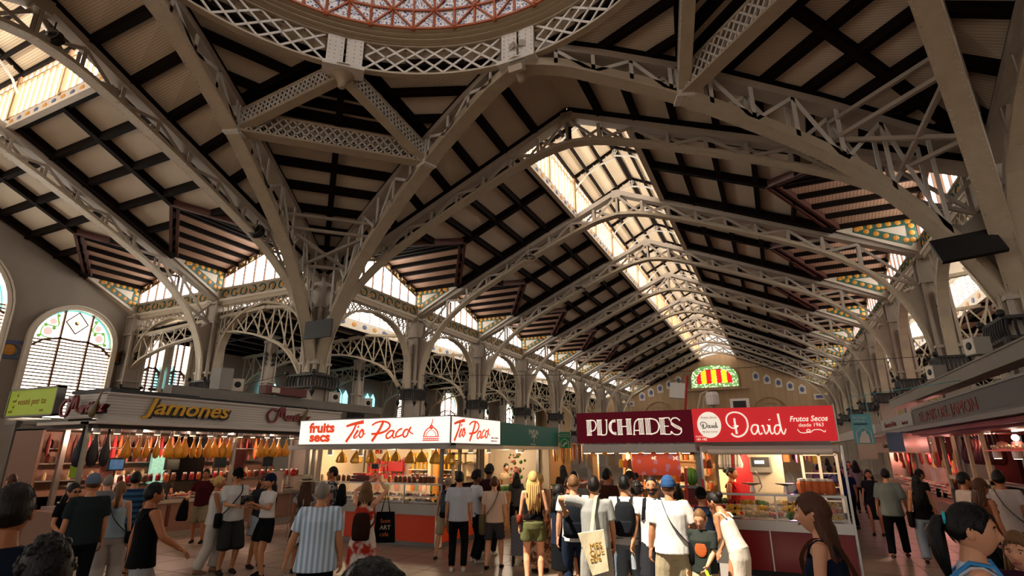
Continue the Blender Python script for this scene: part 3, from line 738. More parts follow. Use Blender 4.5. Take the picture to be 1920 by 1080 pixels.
# ------------------------------------------------------------------ walls, floor
FLOOR = mat('polished_stone_floor', '7c6a5c', 0.32, var=0.22, scale=1.2, spec=0.5)
m = MB(); m.box((-45, -30, -0.3), (35, 70, 0)); struct(m.build('floor', FLOOR))
m = MB()
for i in range(80):
    m.box((-40 + i, -20, 0.0), (-40 + i + 0.012, 67, 0.002))
for j in range(87): m.box((-40, -20 + j, 0.0), (30, -20 + j + 0.012, 0.002))
struct(m.build('floor_joints', mat('floor_joint', '6f5a4b', 0.7, var=0))).name = 'floor_joints'
def arched_window(num, hw, z0, zs, M, n_sl=26, blind=None, stained=True, thick=0.25):
    """local XZ plane facing -y; arch of radius hw on springing zs"""
    e = empty('window_%d' % num); struct(e); e.matrix_world = M
    zt = zs + hw
    arc = [(hw * math.cos(a), zs + hw * math.sin(a)) for a in [PI * k / 20 for k in range(21)]]
    m = MB(); m.prism([(-hw, z0), (hw, z0)] + arc, 0.02, Matrix.Translation((0, 0.1, 0))); m.build('pane', SKYP, e)
    m = MB(); P = [(-hw, 0, z0)] + [(x, 0, z) for x, z in reversed(arc)] + [(hw, 0, z0)]; m.chain(P, 0.3, 0.16); m.chain([(x * 1.05, -.05, z0 + (z - z0) * 1.02) for x, _, z in P], 0.25, 0.07)
    m.build('stone_surround', CREAM, e)
    zb = blind if blind else zs
    m = MB(); dz = (zb - z0) / n_sl
    for i in range(n_sl):
        z = z0 + dz * i; w = hw if z < zs else math.sqrt(max(0.01, hw * hw - (z - zs) ** 2)); m.box((-w, 0.0, z), (w, 0.06, z + dz * 0.42))
    m.build('louvres', mat('louvre_slat', 'a08a6c', 0.5, var=0.15), e)
    m = MB()
    for x in (-hw * 0.34, hw * 0.34):
        m.box((x - 0.04, -0.04, z0), (x + 0.04, 0.06, zs + math.sqrt(max(0, hw * hw - x * x))))
    m.chain([(-hw, 0, zb - 0.5), (-hw * 0.7, 0, zb - 0.1), (-hw * 0.34, 0, zb + 0.05), (0, 0, zb + .02), (hw * 0.34, 0, zb + 0.05), (hw * 0.7, 0, zb - 0.1), (hw, 0, zb - 0.5)], 0.08, 0.09)
    m.build('window_frame', MULL, e)
    if stained:
        m = MB(); P_ = mat('pink_glass', 'e9a7a0', .3, var=0, emit='e9a7a0', es=1); G_ = mat('green_glass', '6f9a4a', .3, var=0, emit='5f9a3a', es=.7); Bl = mat('teal_glass', '5fb5ae', .3, var=0, emit='6fc5be', es=.9)
        for sx in (-1, 1):
            for (x, z, r, mm) in ((0.62, 0.2, 0.11, P_), (0.55, 0.48, 0.09, P_), (0.8, 0.05, 0.05, G_), (0.7, 0.36, 0.05, G_), (0.5, 0.3, 0.05, G_), (0.46, 0.65, 0.05, G_)):
                m.use(mm).ball((sx * hw * x, 0.08, zs + hw * z + .12), r * hw, 8, 1, 0.15, 1)
            m.use(G_).tube(smooth_pts([(sx * hw * .42, 0.08, zs + .15), (sx * hw * .75, 0.08, zs + hw * .15), (sx * hw * .72, 0.08, zs + hw * .42), (sx * hw * .42, .08, zs + hw * .45), (sx * hw * .5, .08, zs + hw * .75)], 4), 0.035, 5)
        m.use(Bl).chain([(x * 0.93, 0.07, zs + (z - zs) * 0.93) for x, z in arc], 0.03, 0.07)
        dmd = [(0, zs + hw * 0.3), (hw * 0.27, zs + hw * .6), (0, zs + hw * .9), (-hw * .27, zs + hw * .6)]
        for a, b in zip(dmd, dmd[1:] + dmd[:1]): m.use(MULL).bar((a[0], 0.05, a[1]), (b[0], .05, b[1]), 0.05, 0.05, (0, 1, 0))
        m.use(G_).tube([(0.13 * hw * math.cos(a) * (1 + .4 * math.cos(4 * a)), 0.07, zs + hw * .6 + 0.13 * hw * math.sin(a) * (1 + .4 * math.cos(4 * a))) for a in [k * PI / 12 for k in range(25)]], 0.02, 4)
        m.use(STY).ball((0, 0.07, zs + hw * .6), 0.06 * hw, 8, 1, .2, 1)
        m.build('stained_light', None, e)
    return e
# left end wall of the transept (plane x = XW), gable
m = MB(); m.slab([(XW, YS - 1, 0), (XW, YP + 0.1, 0), (XW, YP + 0.1, 8.8), (XW, CY, 13.6), (XW, YS, 8.8)], (-0.4, 0, 0)); struct(m.build('wall_left', STONE))
Mx = lambda y: Matrix.Translation((XW + 0.16, y, 0)) @ Matrix.Rotation(PI / 2, 4, 'Z')
arched_window(1, 1.62, 3.4, 6.6, Mx(13.08), 24, 6.75); arched_window(2, 2.55, 3.4, 7.5, Mx(7.95), 30, 7.9); arched_window(3, 1.62, 3.4, 6.6, Mx(-3.1), 24)
m = MB()
m.use(mat('blue_mosaic')).bar((XW + .03, 10.55, 6.35), (XW + .03, 11.35, 6.4), 0.04, 0.12); m.use(mat('blue_mosaic')).bar((XW + .03, 10.6, 5.75), (XW + .03, 11.3, 5.75), 0.04, 0.1); m.use(ORANGE).ball((XW + .03, 10.95, 6.05), 0.24, 8, .2, 1, 1)
m.use(mat('blue_mosaic')).tube([(XW + .04, 10.95 + .34 * math.cos(a), 6.05 + .26 * math.sin(a)) for a in [k * PI / 8 for k in range(17)]], .03, 5)
for k in range(8): m.use(ORANGE if k % 2 else MULL).box((XW, 14.75 + k * 0.08, 6.15), (XW + 0.04, 14.81 + k * .08, 6.6))
m.use(GREEN).box((XW, 14.7, 6.0), (XW + .05, 15.45, 6.1)); tag(m.build('tile_crest'), 'blue and orange tile ornaments on the left end wall beside the arched window', 'tile ornament')
m = MB(); m.box((XE, YS - 1, 0), (XE + .4, YP + .1, 13.6)); struct(m.build('wall_right', STONE))
# outer aisle walls
m = MB(); m.box((XL - 12.5, YP, 0), (XL - 12.15, YF, 7.7)); struct(m.build('wall_left_aisle', STONE))
m = MB(); m.box((XR + 12.15, YP, 0), (XR + 12.5, YF, 7.7)); struct(m.build('wall_right_aisle', STONE))
CY_ = mat('cyan_glass', '8fd8e0', .3, var=0, emit='8fe0ea', es=1.6)
for n in range(3):
    for j in range(2):
        e = empty('window_%d' % (90 + n * 2 + j)); struct(e); y0 = YP + n * B + 1.3 + j * 3.0; m = MB()
        for q in (0, .62): m.slab([(XL - 11.95, y0 + q, 5.1), (XL - 11.95, y0 + q + .5, 5.1), (XL - 11.95, y0 + q + .5, 5.95), (XL - 11.95, y0 + q + .25, 6.3), (XL - 11.95, y0 + q, 5.95)], (-.03, 0, 0))
        m.build('pane', CY_, e); m = MB(); m.box((XL - 12, y0 - .15, 4.95), (XL - 11.9, y0 + 1.27, 5.1)); m.build('window_frame', STONE, e)
for n in range(NB):
    hw = 1.5
    if n > 2: arched_window(30 + n, hw, 3.0, 6.0, Matrix.Translation((XL - 11.98, YP + (n + 0.5) * B, 0)) @ Matrix.Rotation(PI / 2, 4, 'Z'), 16, 5.7, n > 2)
    arched_window(40 + n, hw, 3.0, 6.0, Matrix.Translation((XR + 11.98, YP + (n + 0.5) * B, 0)) @ Matrix.Rotation(-PI / 2, 4, 'Z'), 16, 5.8, False)
# tall arched group seen through the first left arcade bay
arched_window(50, 0.5, 3.4, 7.0, Matrix.Translation((XL - 11.9, 16.6, 0)) @ Matrix.Rotation(PI / 2, 4, 'Z'), 18, 6.0, False)
arched_window(51, 0.5, 3.4, 7.6, Matrix.Translation((XL - 11.9, 17.9, 0)) @ Matrix.Rotation(PI / 2, 4, 'Z'), 18, 6.0, False)
arched_window(52, 0.5, 3.4, 7.0, Matrix.Translation((XL - 11.9, 19.2, 0)) @ Matrix.Rotation(PI / 2, 4, 'Z'), 18, 6.0, False)
m = MB(); m.box((XL - 12.14, YP, 7.4), (XL - 12.1, YP + B, 9.2)); struct(m.build('wall_left_upper', STONE))
# far gable wall
m = MB(); m.slab([(XL - 12.3, YF, 0), (XR + 12.3, YF, 0), (XR + 12.3, YF, 8.3), (XR + 0.1, YF, 8.8), (CX + 2.6, YF, 12.2), (CX + 1.3, YF, 12.75), (CX, YF, 12.95), (CX - 1.3, YF, 12.75), (CX - 2.6, YF, 12.2), (XL - .1, YF, 8.8), (XL - 12.3, YF, 8.3)], (0, 0.5, 0)); struct(m.build('wall_far', STONEW))
e = empty('window_60', (CX - 0.7, YF - 0.05, 0)); struct(e)
def lun(hw, z0, h): return [(-hw, z0), (hw, z0), (hw, z0 + h * 0.45), (hw * 0.88, z0 + h * .75), (hw * .6, z0 + h * .93), (0, z0 + h), (-hw * .6, z0 + h * .93), (-hw * .88, z0 + h * .75), (-hw, z0 + h * .45)]
m = MB(); m.prism(lun(2.55, 9.1, 2.55), 0.02); m.build('pane', STG, e)
RG = mat('red_glass', 'c0141a', .3, var=0, emit='c0141a', es=1.0); YG = mat('yellow_glass', 'e8b01c', .3, var=0, emit='f0b21c', es=1.2)
m = MB(); L_ = lun(1.95, 9.55, 1.65)
for i in range(7):
    x0 = -1.95 + 3.9 * i / 7; x1 = x0 + 3.9 / 7; zz = lambda x: lerp_prof([(-1.95, 10.29), (-1.7, 10.8), (-1.17, 11.08), (0, 11.2), (1.17, 11.08), (1.7, 10.8), (1.95, 10.29)], x)
    m.use(RG if i % 2 == 0 else YG).prism([(x0 + .03, 9.55), (x1 - .03, 9.55), (x1 - .03, zz(x1)), (x0 + .03, zz(x0))], 0.02, Matrix.Translation((0, -0.04, 0)))
m.build('striped_light', None, e)
m = MB(); q = lun(2.62, 9.05, 2.68); m.chain([(x, -0.05, z) for x, z in q + q[:1]], 0.15, 0.1); m.box((-3.4, -0.35, 8.75), (3.4, 0, 8.98)); m.build('window_frame', STONEW, e)
m = MB()
for sx in (-1, 1):
    for i in range(5):
        x = CX - 0.5 + sx * (4.2 + i * 1.1); z = 9.6 - i * 0.42
        m.use(CREAM).prism([(x - .35, z), (x + .35, z), (x + .35, z + .8), (x, z + 1.1), (x - .35, z + .8)], 0.05, Matrix.Translation((0, YF - 0.06, 0)))
        m.use(mat('blue_mosaic')).ball((x, YF - .07, z + .5), 0.22, 8, 1, .2, 1.3)
    x = CX - .5 + sx * 10.8; m.use(CREAM).box((x - 1.2, YF - .05, 7.3), (x + 1.2, YF, 7.9)); m.use(mat('blue_mosaic')).box((x - 1.0, YF - .07, 7.45), (x + 1, YF - .05, 7.75))
tag(m.build('tile_shields'), 'row of blue and white tiled shields stepping down the far gable wall', 'tile ornament', kind='structure').name = 'trim_3'
for i, dx in enumerate((-7.2, 4.7)):
    e = empty('window_%d' % (62 + i), (CX + dx, YF - 0.04, 0)); struct(e)
    m = MB(); m.chain([(1.9 * math.cos(a), 0, 5.9 + 1.9 * math.sin(a)) for a in [PI * k / 14 for k in range(15)]], 0.2, 0.16); m.chain([(1.3 * math.cos(a), 0, 5.9 + 1.3 * math.sin(a)) for a in [PI * k / 14 for k in range(15)]], 0.1, 0.1); m.build('stone_surround', STONEW, e)
    m = MB()
    for x in (-.95, 0, .95): m.prism([(x - .2, 5.4), (x + .2, 5.4), (x + .2, 6.1), (x, 6.5), (x - .2, 6.1)], 0.03)
    m.build('pane', SKYP, e)
# ------------------------------------------------------------------ lettering helpers
def text_mb(s, size, ext=0.006, shear=0.0, bold=0.0, xs=1.0, align='LEFT', sp=1.0):
    cu = bpy.data.curves.new('t', 'FONT'); cu.body = s; cu.size = size; cu.extrude = ext; cu.shear = shear; cu.offset = bold
    cu.align_x = align; cu.space_character = sp; cu.resolution_u = 3
    o = bpy.data.objects.new('t', cu); COL.objects.link(o); dg = bpy.context.evaluated_depsgraph_get()
    me = bpy.data.meshes.new_from_object(o.evaluated_get(dg)); bpy.data.objects.remove(o, do_unlink=True); bpy.data.curves.remove(cu)
    vs = [(v.co.x * xs, -v.co.z, v.co.y) for v in me.vertices]; fs = [list(p.vertices) for p in me.polygons]; bpy.data.meshes.remove(me)
    return vs, fs
def lettering(s, size, M, material, parent, x=0, z=0, name='lettering', label=None, fit=None, **k):
    vs, fs = text_mb(s, size, **k)
    if fit: a0 = min(v[0] for v in vs); a1 = max(v[0] for v in vs); vs = [((v[0] - a0) * fit / (a1 - a0), v[1], v[2]) for v in vs]
    m = MB(); m.add([(a + x, b, c + z) for a, b, c in vs], fs); m.xf(M)
    o = m.build(name, material, parent); 
    if label: o['label'] = label
    return o
def ribbon(m, pts, w, y=0.0, th=0.012, sm=3):
    P = smooth_pts([(p[0], 0, p[1]) for p in pts], sm) if sm else [Vector((p[0], 0, p[1])) for p in pts]
    n = len(P); vs = []
    for i, p in enumerate(P):
        d = P[min(i + 1, n - 1)] - P[max(i - 1, 0)]; d = d.normalized() if d.length else Vector((1, 0, 0)); nn = Vector((-d.z, 0, d.x))
        ww = w(i / (n - 1)) if callable(w) else w
        for sg in (-1, 1):
            for yy in (y, y - th): vs.append(p + nn * sg * ww / 2 + Vector((0, yy, 0)))
    fs = []
    for i in range(n - 1):
        a = i * 4; b = a + 4
        fs += [(a, b, b + 1, a + 1), (a + 2, a + 3, b + 3, b + 2), (a, a + 2, b + 2, b), (a + 1, b + 1, b + 3, a + 3)]
    fs += [(0, 1, 3, 2), ((n - 1) * 4, (n - 1) * 4 + 2, (n - 1) * 4 + 3, (n - 1) * 4 + 1)]
    m.add(vs, fs)
def PT(x, y, z): return Matrix.Translation((x, y, z))
def RZ(a): return Matrix.Rotation(a, 4, 'Z')
LIT = mat('lit_sign_white', 'f2f1ec', 0.4, var=0, emit='f4f1ea', es=0.62)
SRED = mat('sign_orange_red', 'e04418', 0.4, var=0, emit='e04418', es=0.45)
def lamp(loc, e, col=(1, .75, .5), r=0.08, name='stall_light'):
    l = bpy.data.lights.new(name, 'POINT'); l.energy = e; l.color = col; l.shadow_soft_size = r
    o = bpy.data.objects.new(name, l); COL.objects.link(o); o.location = loc; return o
WARM = (1.0, 0.72, 0.42); PINK = (1.0, 0.62, 0.45); REDL = (1.0, 0.36, 0.30); MAG = (1.0, 0.45, 0.9)
ORG = mat('orange_panel', 'd1421a', 0.35, var=0.06, scale=2); GREYB = mat('pale_grey_trim', 'a9a29a', 0.4, var=0.08)
GLS = glass('shop_glass'); WOOD = mat('light_wood', 'b98a55', 0.5, var=0.25, scale=4, sc3=(1, 1, 8)); INT = mat('cream_interior', 'c9b79c', 0.6, var=0.08)
def G(name, c, **k): return mat(name, c, k.pop('rough', 0.5), var=0.3, scale=k.pop('scale', 14), **k)
REDP = G('red_packet', 'a81f26'); YELP = G('yellow_packet', 'd8a62a'); BRNP = G('brown_food', '6a3a1c'); GRNP = G('green_food', '4f7a2e'); ORGP = G('orange_food', 'c9642a'); CRMP = G('cream_food', 'd9bf92'); PNKP = G('pink_food', 'c77a6c'); PURP = G('purple_packet', '8a6a9a'); DKR = G('dark_red_food', '5a1512')
GOODC = [REDP, YELP, BRNP, GRNP, ORGP, CRMP, PNKP]

# ---- little goods prototypes
def p_jar(mm, lid=True):
    o = MB().use(mm).lathe([(0.045, 0), (0.05, 0.02), (0.05, 0.11), (0.035, 0.135)], n=10).build('jar', None, smooth=False)
    if lid: MB().lathe([(0.038, 0.135), (0.038, 0.16)], n=10).build('lid', WHT, o)
    return o
def p_packet(mm): return MB().use(mm).lathe([(0.055, 0), (0.06, 0.05), (0.055, 0.13), (0.01, 0.17)], n=8, sy=0.6).build('packet')
def p_bottle(mm):
    o = MB().use(mm).lathe([(0.035, 0), (0.035, 0.17), (0.013, 0.22), (0.013, 0.28)], n=8).build('bottle'); MB().lathe([(0.016, 0.28), (0.016, 0.30)], n=8).build('cap', BLK, o); return o
def p_ham(mm, bone, L=0.62):
    o = MB().use(mm).add([], []).lathe([(0.02, -L), (0.085, -L * .95), (0.125, -L * .78), (0.12, -L * .6), (0.085, -L * .42), (0.05, -L * .25), (0.032, -L * .12), (0.03, 0)], n=12, sy=0.6).build('ham', None, smooth=True)
    MB().lathe([(0.03, -0.02), (0.035, 0.04), (0.012, 0.08)], n=8).build('hoof', bone, o)
    m = MB(); m.tube([(0, 0, -0.02), (0.02, 0, 0.06), (0, 0, 0.14)], 0.006, 5); m.build('cord', WHT, o)
    return o
def p_bag(mm):
    m = MB().use(mm); n = 14; vs = []; pr = [(0.012, 0.03), (0.02, 0.0), (0.055, -0.04), (0.10, -0.12), (0.125, -0.2), (0.10, -0.235), (0.02, -0.24)]
    for r_, z in pr:
        for k in range(n): a = 2 * PI * k / n; rr = r_ * (1 + (0.16 if k % 2 else -0.1)); vs.append((rr * math.cos(a), rr * math.sin(a) * .8, z))
    fs = [(i * n + k, i * n + (k + 1) % n, (i + 1) * n + (k + 1) % n, (i + 1) * n + k) for i in range(len(pr) - 1) for k in range(n)]; m.add(vs, fs)
    o = m.build('bag', None); m = MB(); m.lathe([(0.025, 0.0), (0.012, 0.02), (0.03, 0.06)], n=8); m.build('tie', CRMP, o); return o
def p_lampcan(drop=0.0):
    o = MB().lathe([(0.06, 0), (0.065, 0.02), (0.065, 0.15), (0.03, 0.17)], n=12).build('pendant_lamp', WHT, smooth=False)
    MB().lathe([(0.055, -0.005), (0.055, 0.006)], n=12).build('bulb', mat('lamp_glow', 'ffe2b0', .3, var=0, emit='ffdca8', es=9), o); return o
def row(proto, pts, name, label, cat, group, rz=None, first=[None], scl=None):
    for i, p in enumerate(pts):
        c = copy_tree(proto, p, rz[i] if rz else 0, scale=(scl[i],) * 3 if scl else None); c.name = name; tag(c, label, cat, group)
    remove_tree(proto)
def counter(e, x0, x1, y0, y1, h, pm, band=True, band_m=None, ztop=0.9):
    """solid counter block with panel colour; local axes of e"""
    m = MB(); m.box((x0, y0, 0.1), (x1, y1, h)); m.build('counter_panel', pm, e)
    m = MB(); m.box((x0 + .03, y0 + .04, 0), (x1 - .03, y1, 0.1)); m.build('kick_plate', BLK if pm is not ORG else STEEL, e)
    m = MB(); m.box((x0 - .02, y0 - .03, h), (x1 + .02, y1, ztop)); m.build('counter_top', band_m or GREYB, e)
def showcase(e, x0, x1, y0, y1, z0, z1, nx=3):
    m = MB(); m.box((x0, y0, z0), (x1, y0 + .008, z1 - 0.02)); m.box((x0, y0, z1 - .02), (x1, y1, z1)); m.build('glass_pane', GLS, e)
    m = MB()
    for i in range(nx + 1):
        x = x0 + (x1 - x0) * i / nx; m.box((x - .015, y0 - .012, z0), (x + .015, y0 + .02, z1))
    m.box((x0, y0 - .015, z1 - .03), (x1, y0 + .015, z1 + .005)); m.build('showcase_frame', CHROME, e)
    m = MB(); m.box((x0, y1 - .05, z0), (x1, y1, z0 + .02)); m.build('case_floor', CHROME, e)
def trays(x0, x1, y0, z, nx, ny, lab, group, M=None, cols=None, seed=1, dy=0.17, rise=0.05, bs=1.0):
    rnd = random.Random(seed); w = (x1 - x0) / nx
    for j in range(ny):
        for i in range(nx):
            m = MB(); x = x0 + w * (i + .5); y = y0 + dy * (j + .5); zz = z + rise * j; c = rnd.choice(cols or GOODC)
            m.use(WHT).box((x - w * .46, y - dy * .45, zz), (x + w * .46, y + dy * .45, zz + .025))
            for k in range(9):
                m.use(c).ball((x + rnd.uniform(-.36, .36) * w, y + rnd.uniform(-.35, .35) * dy, zz + .03 + rnd.random() * .03 * bs), rnd.uniform(.022, .04) * bs, 6, 1, 1, .8)
            if rnd.random() < .6: m.use(BLK).box((x - .03, y - dy * .45, zz + .03), (x + .03, y - dy * .45 + .006, zz + .075))
            if M is not None: m.xf(M)
            tag(m.build('food_tray'), lab, 'food tray', group)

# ================================================================== TIO PACO corner stall
e = empty('nut_stall', (0, 0, 0), 0, 'corner nut and pasta stall with orange counter panels and a lit white sign', 'stall')
TX0, TX1, TY, TYE, SX = -11.1, -7.0, 11.0, 12.7, -6.28
m = MB(); m.box((TX0, TY, .1), (TX1, TY + .7, .66)); m.box((TX1 - .7, TY + .7, .1), (TX1, TYE, .66)); m.build('orange_panel', ORG, e)
m = MB(); m.box((TX0 + .03, TY + .03, 0), (TX1 - .03, TY + .7, .1)); m.box((TX1 - .7, TY + .7, 0), (TX1 - .03, TYE, .1)); m.build('kick_plate', STEEL, e)
m = MB(); m.box((TX0 - .03, TY - .04, .66), (TX1 + .04, TY + .75, .88)); m.box((TX1 - .75, TY + .75, .66), (TX1 + .04, TYE, .88)); m.build('counter_top', GREYB, e)
m = MB()
for x in (-8.35, -7.0, -9.7): m.box((x - .03, TY - .012, .1), (x + .03, TY, .66))
m.box((TX1 - .1, TY - .015, .02), (TX1 + .015, TY + .1, .66)); m.build('panel_strip', WHT, e)
showcase(e, TX0, TX1, TY + .05, TY + .55, .88, 1.32, 4)
m = MB(); m.box((TX1 - .02, TY + .05, .88), (TX1, TYE, 1.3)); m.build('glass_pane', GLS, e)
m = MB(); m.box((TX0 - .1, TY - .8 + .25, 2.08), (SX - .02, TYE + .05, 2.18)); m.build('soffit', GREYB, e)
m = MB()
for x, y in ((TX0 + .05, TY + .05), (TX0 + .25, TY + .05), (TX1 - .05, TY + .1), (TX1 - .05, TYE), (TX1 - .05, TYE - .8), (-10.95, 13.3)): m.box((x - .035, y - .035, .88), (x + .035, y + .035, 2.1))
m.build('post', STEEL, e)
m = MB(); m.box((TX0, 13.3, 0), (TX1, 13.36, 2.1)); m.build('back_wall', INT, e)
m = MB(); m.box((TX1 - .6, TYE + .03, 0), (TX1 + .02, TYE + .1, 2.1)); m.box((TX0 - .1, TY + .6, 0), (TX0 - .05, 13.3, 2.1)); m.build('side_wall', INT, e)
for z in (1.28, 1.55, 1.82):
    m = MB(); m.box((-9.3, 12.95, z), (-7.3, 13.3, z + .02)); m.build('shelf', WHT, e)
for i, y in enumerate((11.65, 12.2)):
    m = MB(); 
    for a, b, c, d in ((y, y + .05, 1.0, 2.0), (y + .5, y + .55, 1.0, 2.0), (y, y + .55, 1.96, 2.0), (y, y + .55, 1.0, 1.05), (y, y + .55, 1.72, 1.76)): m.box((TX1 - .12, a, c), (TX1 - .06, b, d))
    m.build('cabinet_frame', CRMP, e)
m = MB(); m.box((TX1 - .5, 11.6, 1.74), (TX1 - .15, 12.7, 1.78)); m.box((TX1 - .5, 11.6, 1.4), (TX1 - .15, 12.7, 1.43)); m.build('cabinet_shelf', WOOD, e)
sg = empty('shop_sign', label='lit white corner sign with red brush lettering and a tureen drawing', cat='sign')
m = MB(); m.box((-10.6, 10.2, 2.2), (SX, 10.38, 2.75)); m.box((SX - .18, 10.38, 2.2), (SX, 12.54, 2.75)); m.build('light_box', LIT, sg)
m = MB(); m.box((-10.62, 10.19, 2.16), (SX + .01, 10.4, 2.2)); m.box((-10.62, 10.19, 2.75), (SX + .01, 10.4, 2.77)); m.box((SX - .2, 10.2, 2.16), (SX + .01, 12.56, 2.2)); m.box((SX - .2, 10.2, 2.75), (SX + .01, 12.56, 2.77)); m.box((SX - .01, 10.18, 2.18), (SX + .015, 10.21, 2.77)); m.build('sign_edge', STEEL, sg)
def brush_tio(m, fx, fz, k=1.0):
    def rb(pts, w): ribbon(m, [(fx(a), fz(a, b)) for a, b in pts], w)
    W_ = lambda a, b: (lambda t: k * (a + (b - a) * t))
    rb([(705, 292), (760, 272), (830, 255), (902, 240)], W_(.035, .06)); rb([(820, 262), (790, 340), (755, 400), (712, 468)], W_(.03, .045))
    rb([(845, 335), (818, 380), (800, 415), (815, 425), (850, 392)], W_(.04, .015)); rb([(838, 292), (848, 302)], W_(.04, .04))
    rb([(895, 325), (872, 350), (862, 395), (880, 418), (902, 395), (908, 350), (893, 325), (905, 372), (932, 378)], W_(.03, .018))
    rb([(1000, 280), (1050, 248), (1120, 235), (1180, 252), (1200, 290), (1165, 338), (1100, 368), (1000, 380)], W_(.025, .035)); rb([(1128, 228), (1092, 320), (1050, 395), (1010, 462)], W_(.04, .045))
    rb([(1245, 345), (1205, 345), (1165, 395), (1180, 430), (1225, 400), (1250, 340), (1235, 395), (1250, 425), (1280, 400)], W_(.03, .02))
    rb([(1332, 318), (1295, 338), (1268, 385), (1285, 412), (1335, 388)], W_(.025, .025)); rb([(1395, 328), (1365, 335), (1345, 380), (1360, 415), (1390, 395), (1402, 345), (1425, 298), (1412, 350), (1450, 380)], W_(.03, .018))
fx = lambda a: -10.6 + (a - 130) / 1690 * 4.3
fz = lambda a, b: 2.2 + .55 * ((495 - (a - 130) / 1690 * 15) - b) / (262 + (a - 130) / 1690 * 40)
m = MB(); brush_tio(m, fx, fz, 1.4); m.xf(PT(0, 10.2, 0)); m.build('brush_lettering', SRED, sg)
lettering('fruits', 0.31, PT(-10.3, 10.2, 2.475), SRED, sg, bold=0.014, fit=.8); lettering('secs', 0.3, PT(-10.26, 10.2, 2.265), SRED, sg, bold=0.014, fit=.64)
m = MB(); cx_ = fx(1635)
for a, b, w in ((72, 0, .022), (50, 0, .01)): ribbon(m, [(cx_ + a / 1690 * 4.3 * math.cos(t), fz(1635, 410) + a / 1690 * 4.3 * 1.05 * math.sin(t)) for t in [PI * k / 10 for k in range(11)]], w)
for z0, w in ((410, .018), (432, .016), (452, .022)): ribbon(m, [(fx(1552), fz(1635, z0)), (fx(1714), fz(1635, z0))], w, sm=0)
ribbon(m, [(cx_ + .035 * math.cos(t), fz(1635, 300) + .035 * math.sin(t)) for t in [PI * k / 6 for k in range(13)]], .02); ribbon(m, [(cx_, fz(1635, 330)), (cx_, fz(1635, 270)), (cx_ + .03, fz(1635, 240)), (cx_ + .02, fz(1635, 205))], lambda t: .022 * (1 - .6 * t))
for k in range(8): ribbon(m, [(fx(1562 + k * 19), fz(1635, 424)), (fx(1567 + k * 19), fz(1635, 442))], .01, sm=0)
m.xf(PT(0, 10.2, 0)); m.build('tureen_drawing', SRED, sg)
m = MB(); brush_tio(m, lambda a: .08 + (a - 705) / 745 * 1.65, lambda a, b: fz(a, b), 1.2); m.xf(PT(SX, 10.25, 0) @ RZ(PI / 2)); m.build('brush_lettering', SRED, sg)
lettering('MERCAT CENTRAL', 0.05, PT(SX, 12.05, 2.32) @ RZ(PI / 2), PNKP, sg, xs=.9); lettering('PARADES 133-134', 0.045, PT(SX, 12.05, 2.25) @ RZ(PI / 2), PNKP, sg, xs=.9)
PASTA = mat('golden_pasta_bag', 'd09a34', 0.25, var=0.35, scale=12, spec=0.7)
row(p_bag(PASTA), [(-10.2, 11.3, 2.03), (-9.72, 11.3, 2.03), (-9.25, 11.3, 2.03), (-8.5, 11.3, 2.03), (-8.1, 11.35, 2.03), (-7.75, 11.3, 2.03), (-7.35, 11.3, 2.03), (-7.15, 11.6, 2.0), (-9.0, 11.6, 2.03)], 'pasta_bag', 'golden cellophane bag of dried food hanging under the white lit sign', 'food bag', 'golden bags hung over the orange counter', scl=[1.15, 1.2, 1.15, .95, 1.15, 1.05, 1.2, 1.1, 1])
row(p_lampcan(), [(-9.45, 11.15, 1.93), (-7.05, 11.2, 1.95), (-6.75, 11.9, 2.0), (-10.5, 11.2, 1.95)], 'pendant_lamp', 'small pendant lamp among the golden bags of the corner stall', 'lamp', 'pendant lamps of the corner stall')
rnd = random.Random(5)
for z in (1.30, 1.57, 1.84):
    n = 14; prot = p_jar(DKR) if z == 1.30 else p_bottle(YELP) if z == 1.57 else p_packet(YELP)
    row(prot, [(-9.25 + i * .145, 13.1, z) for i in range(n)], {1.30: 'jar', 1.57: 'bottle', 1.84: 'packet'}[z], {1.30: 'dark jar with white lid on the lowest back shelf of the corner stall', 1.57: 'yellow bottle on the middle back shelf of the corner stall', 1.84: 'yellow packet on the top back shelf of the corner stall'}[z], 'goods', 'goods on the back shelf at %.2f m' % z)
row(p_packet(REDP), [(-10.85 + (i % 9) * .15, 13.2, 1.3 + (i // 9) * .19) for i in range(27)], 'sweet_packet', 'pink and red hanging packet of sweets at the left of the corner stall', 'packet', 'red sweet packets on the left back wall')
row(p_jar(BRNP), [(-8.45 + i * .13, 11.3, 1.325) for i in range(5)] + [(-7.75 + i * .12, 11.3, 1.325) for i in range(4)] + [(-10.4 + i * .16, 11.3, 1.325) for i in range(4)], 'jar', 'glass jar of dark dried fruit standing on the glass case of the corner stall', 'jar', 'jars on top of the corner glass case')
for k, (c, nm) in enumerate(((CRMP, 'cream'), (ORGP, 'orange'), (GRNP, 'green'), (PNKP, 'pink'))):
    row(p_packet(c), [(-10.9 + (i * 4 + k) * .115, 13.22, (1.0, 1.44, 1.7)[(i + k) % 3]) for i in range(8)] + [(-9.2 + (i * 4 + k) * .12, 12.9, 1.02) for i in range(4)], 'packet', '%s packet crammed on the back wall of the corner stall' % nm, 'packet', '%s packets on the back wall of the corner stall' % nm, scl=[1.1] * 12)
    row(p_jar(c), [(-10.9 + (i * 4 + k) * .24, 11.42, 1.325) for i in range(4)], 'jar', '%s jar at the back edge of the corner glass case' % nm, 'jar', '%s jars at the back edge of the corner case' % nm, scl=[.9] * 4)
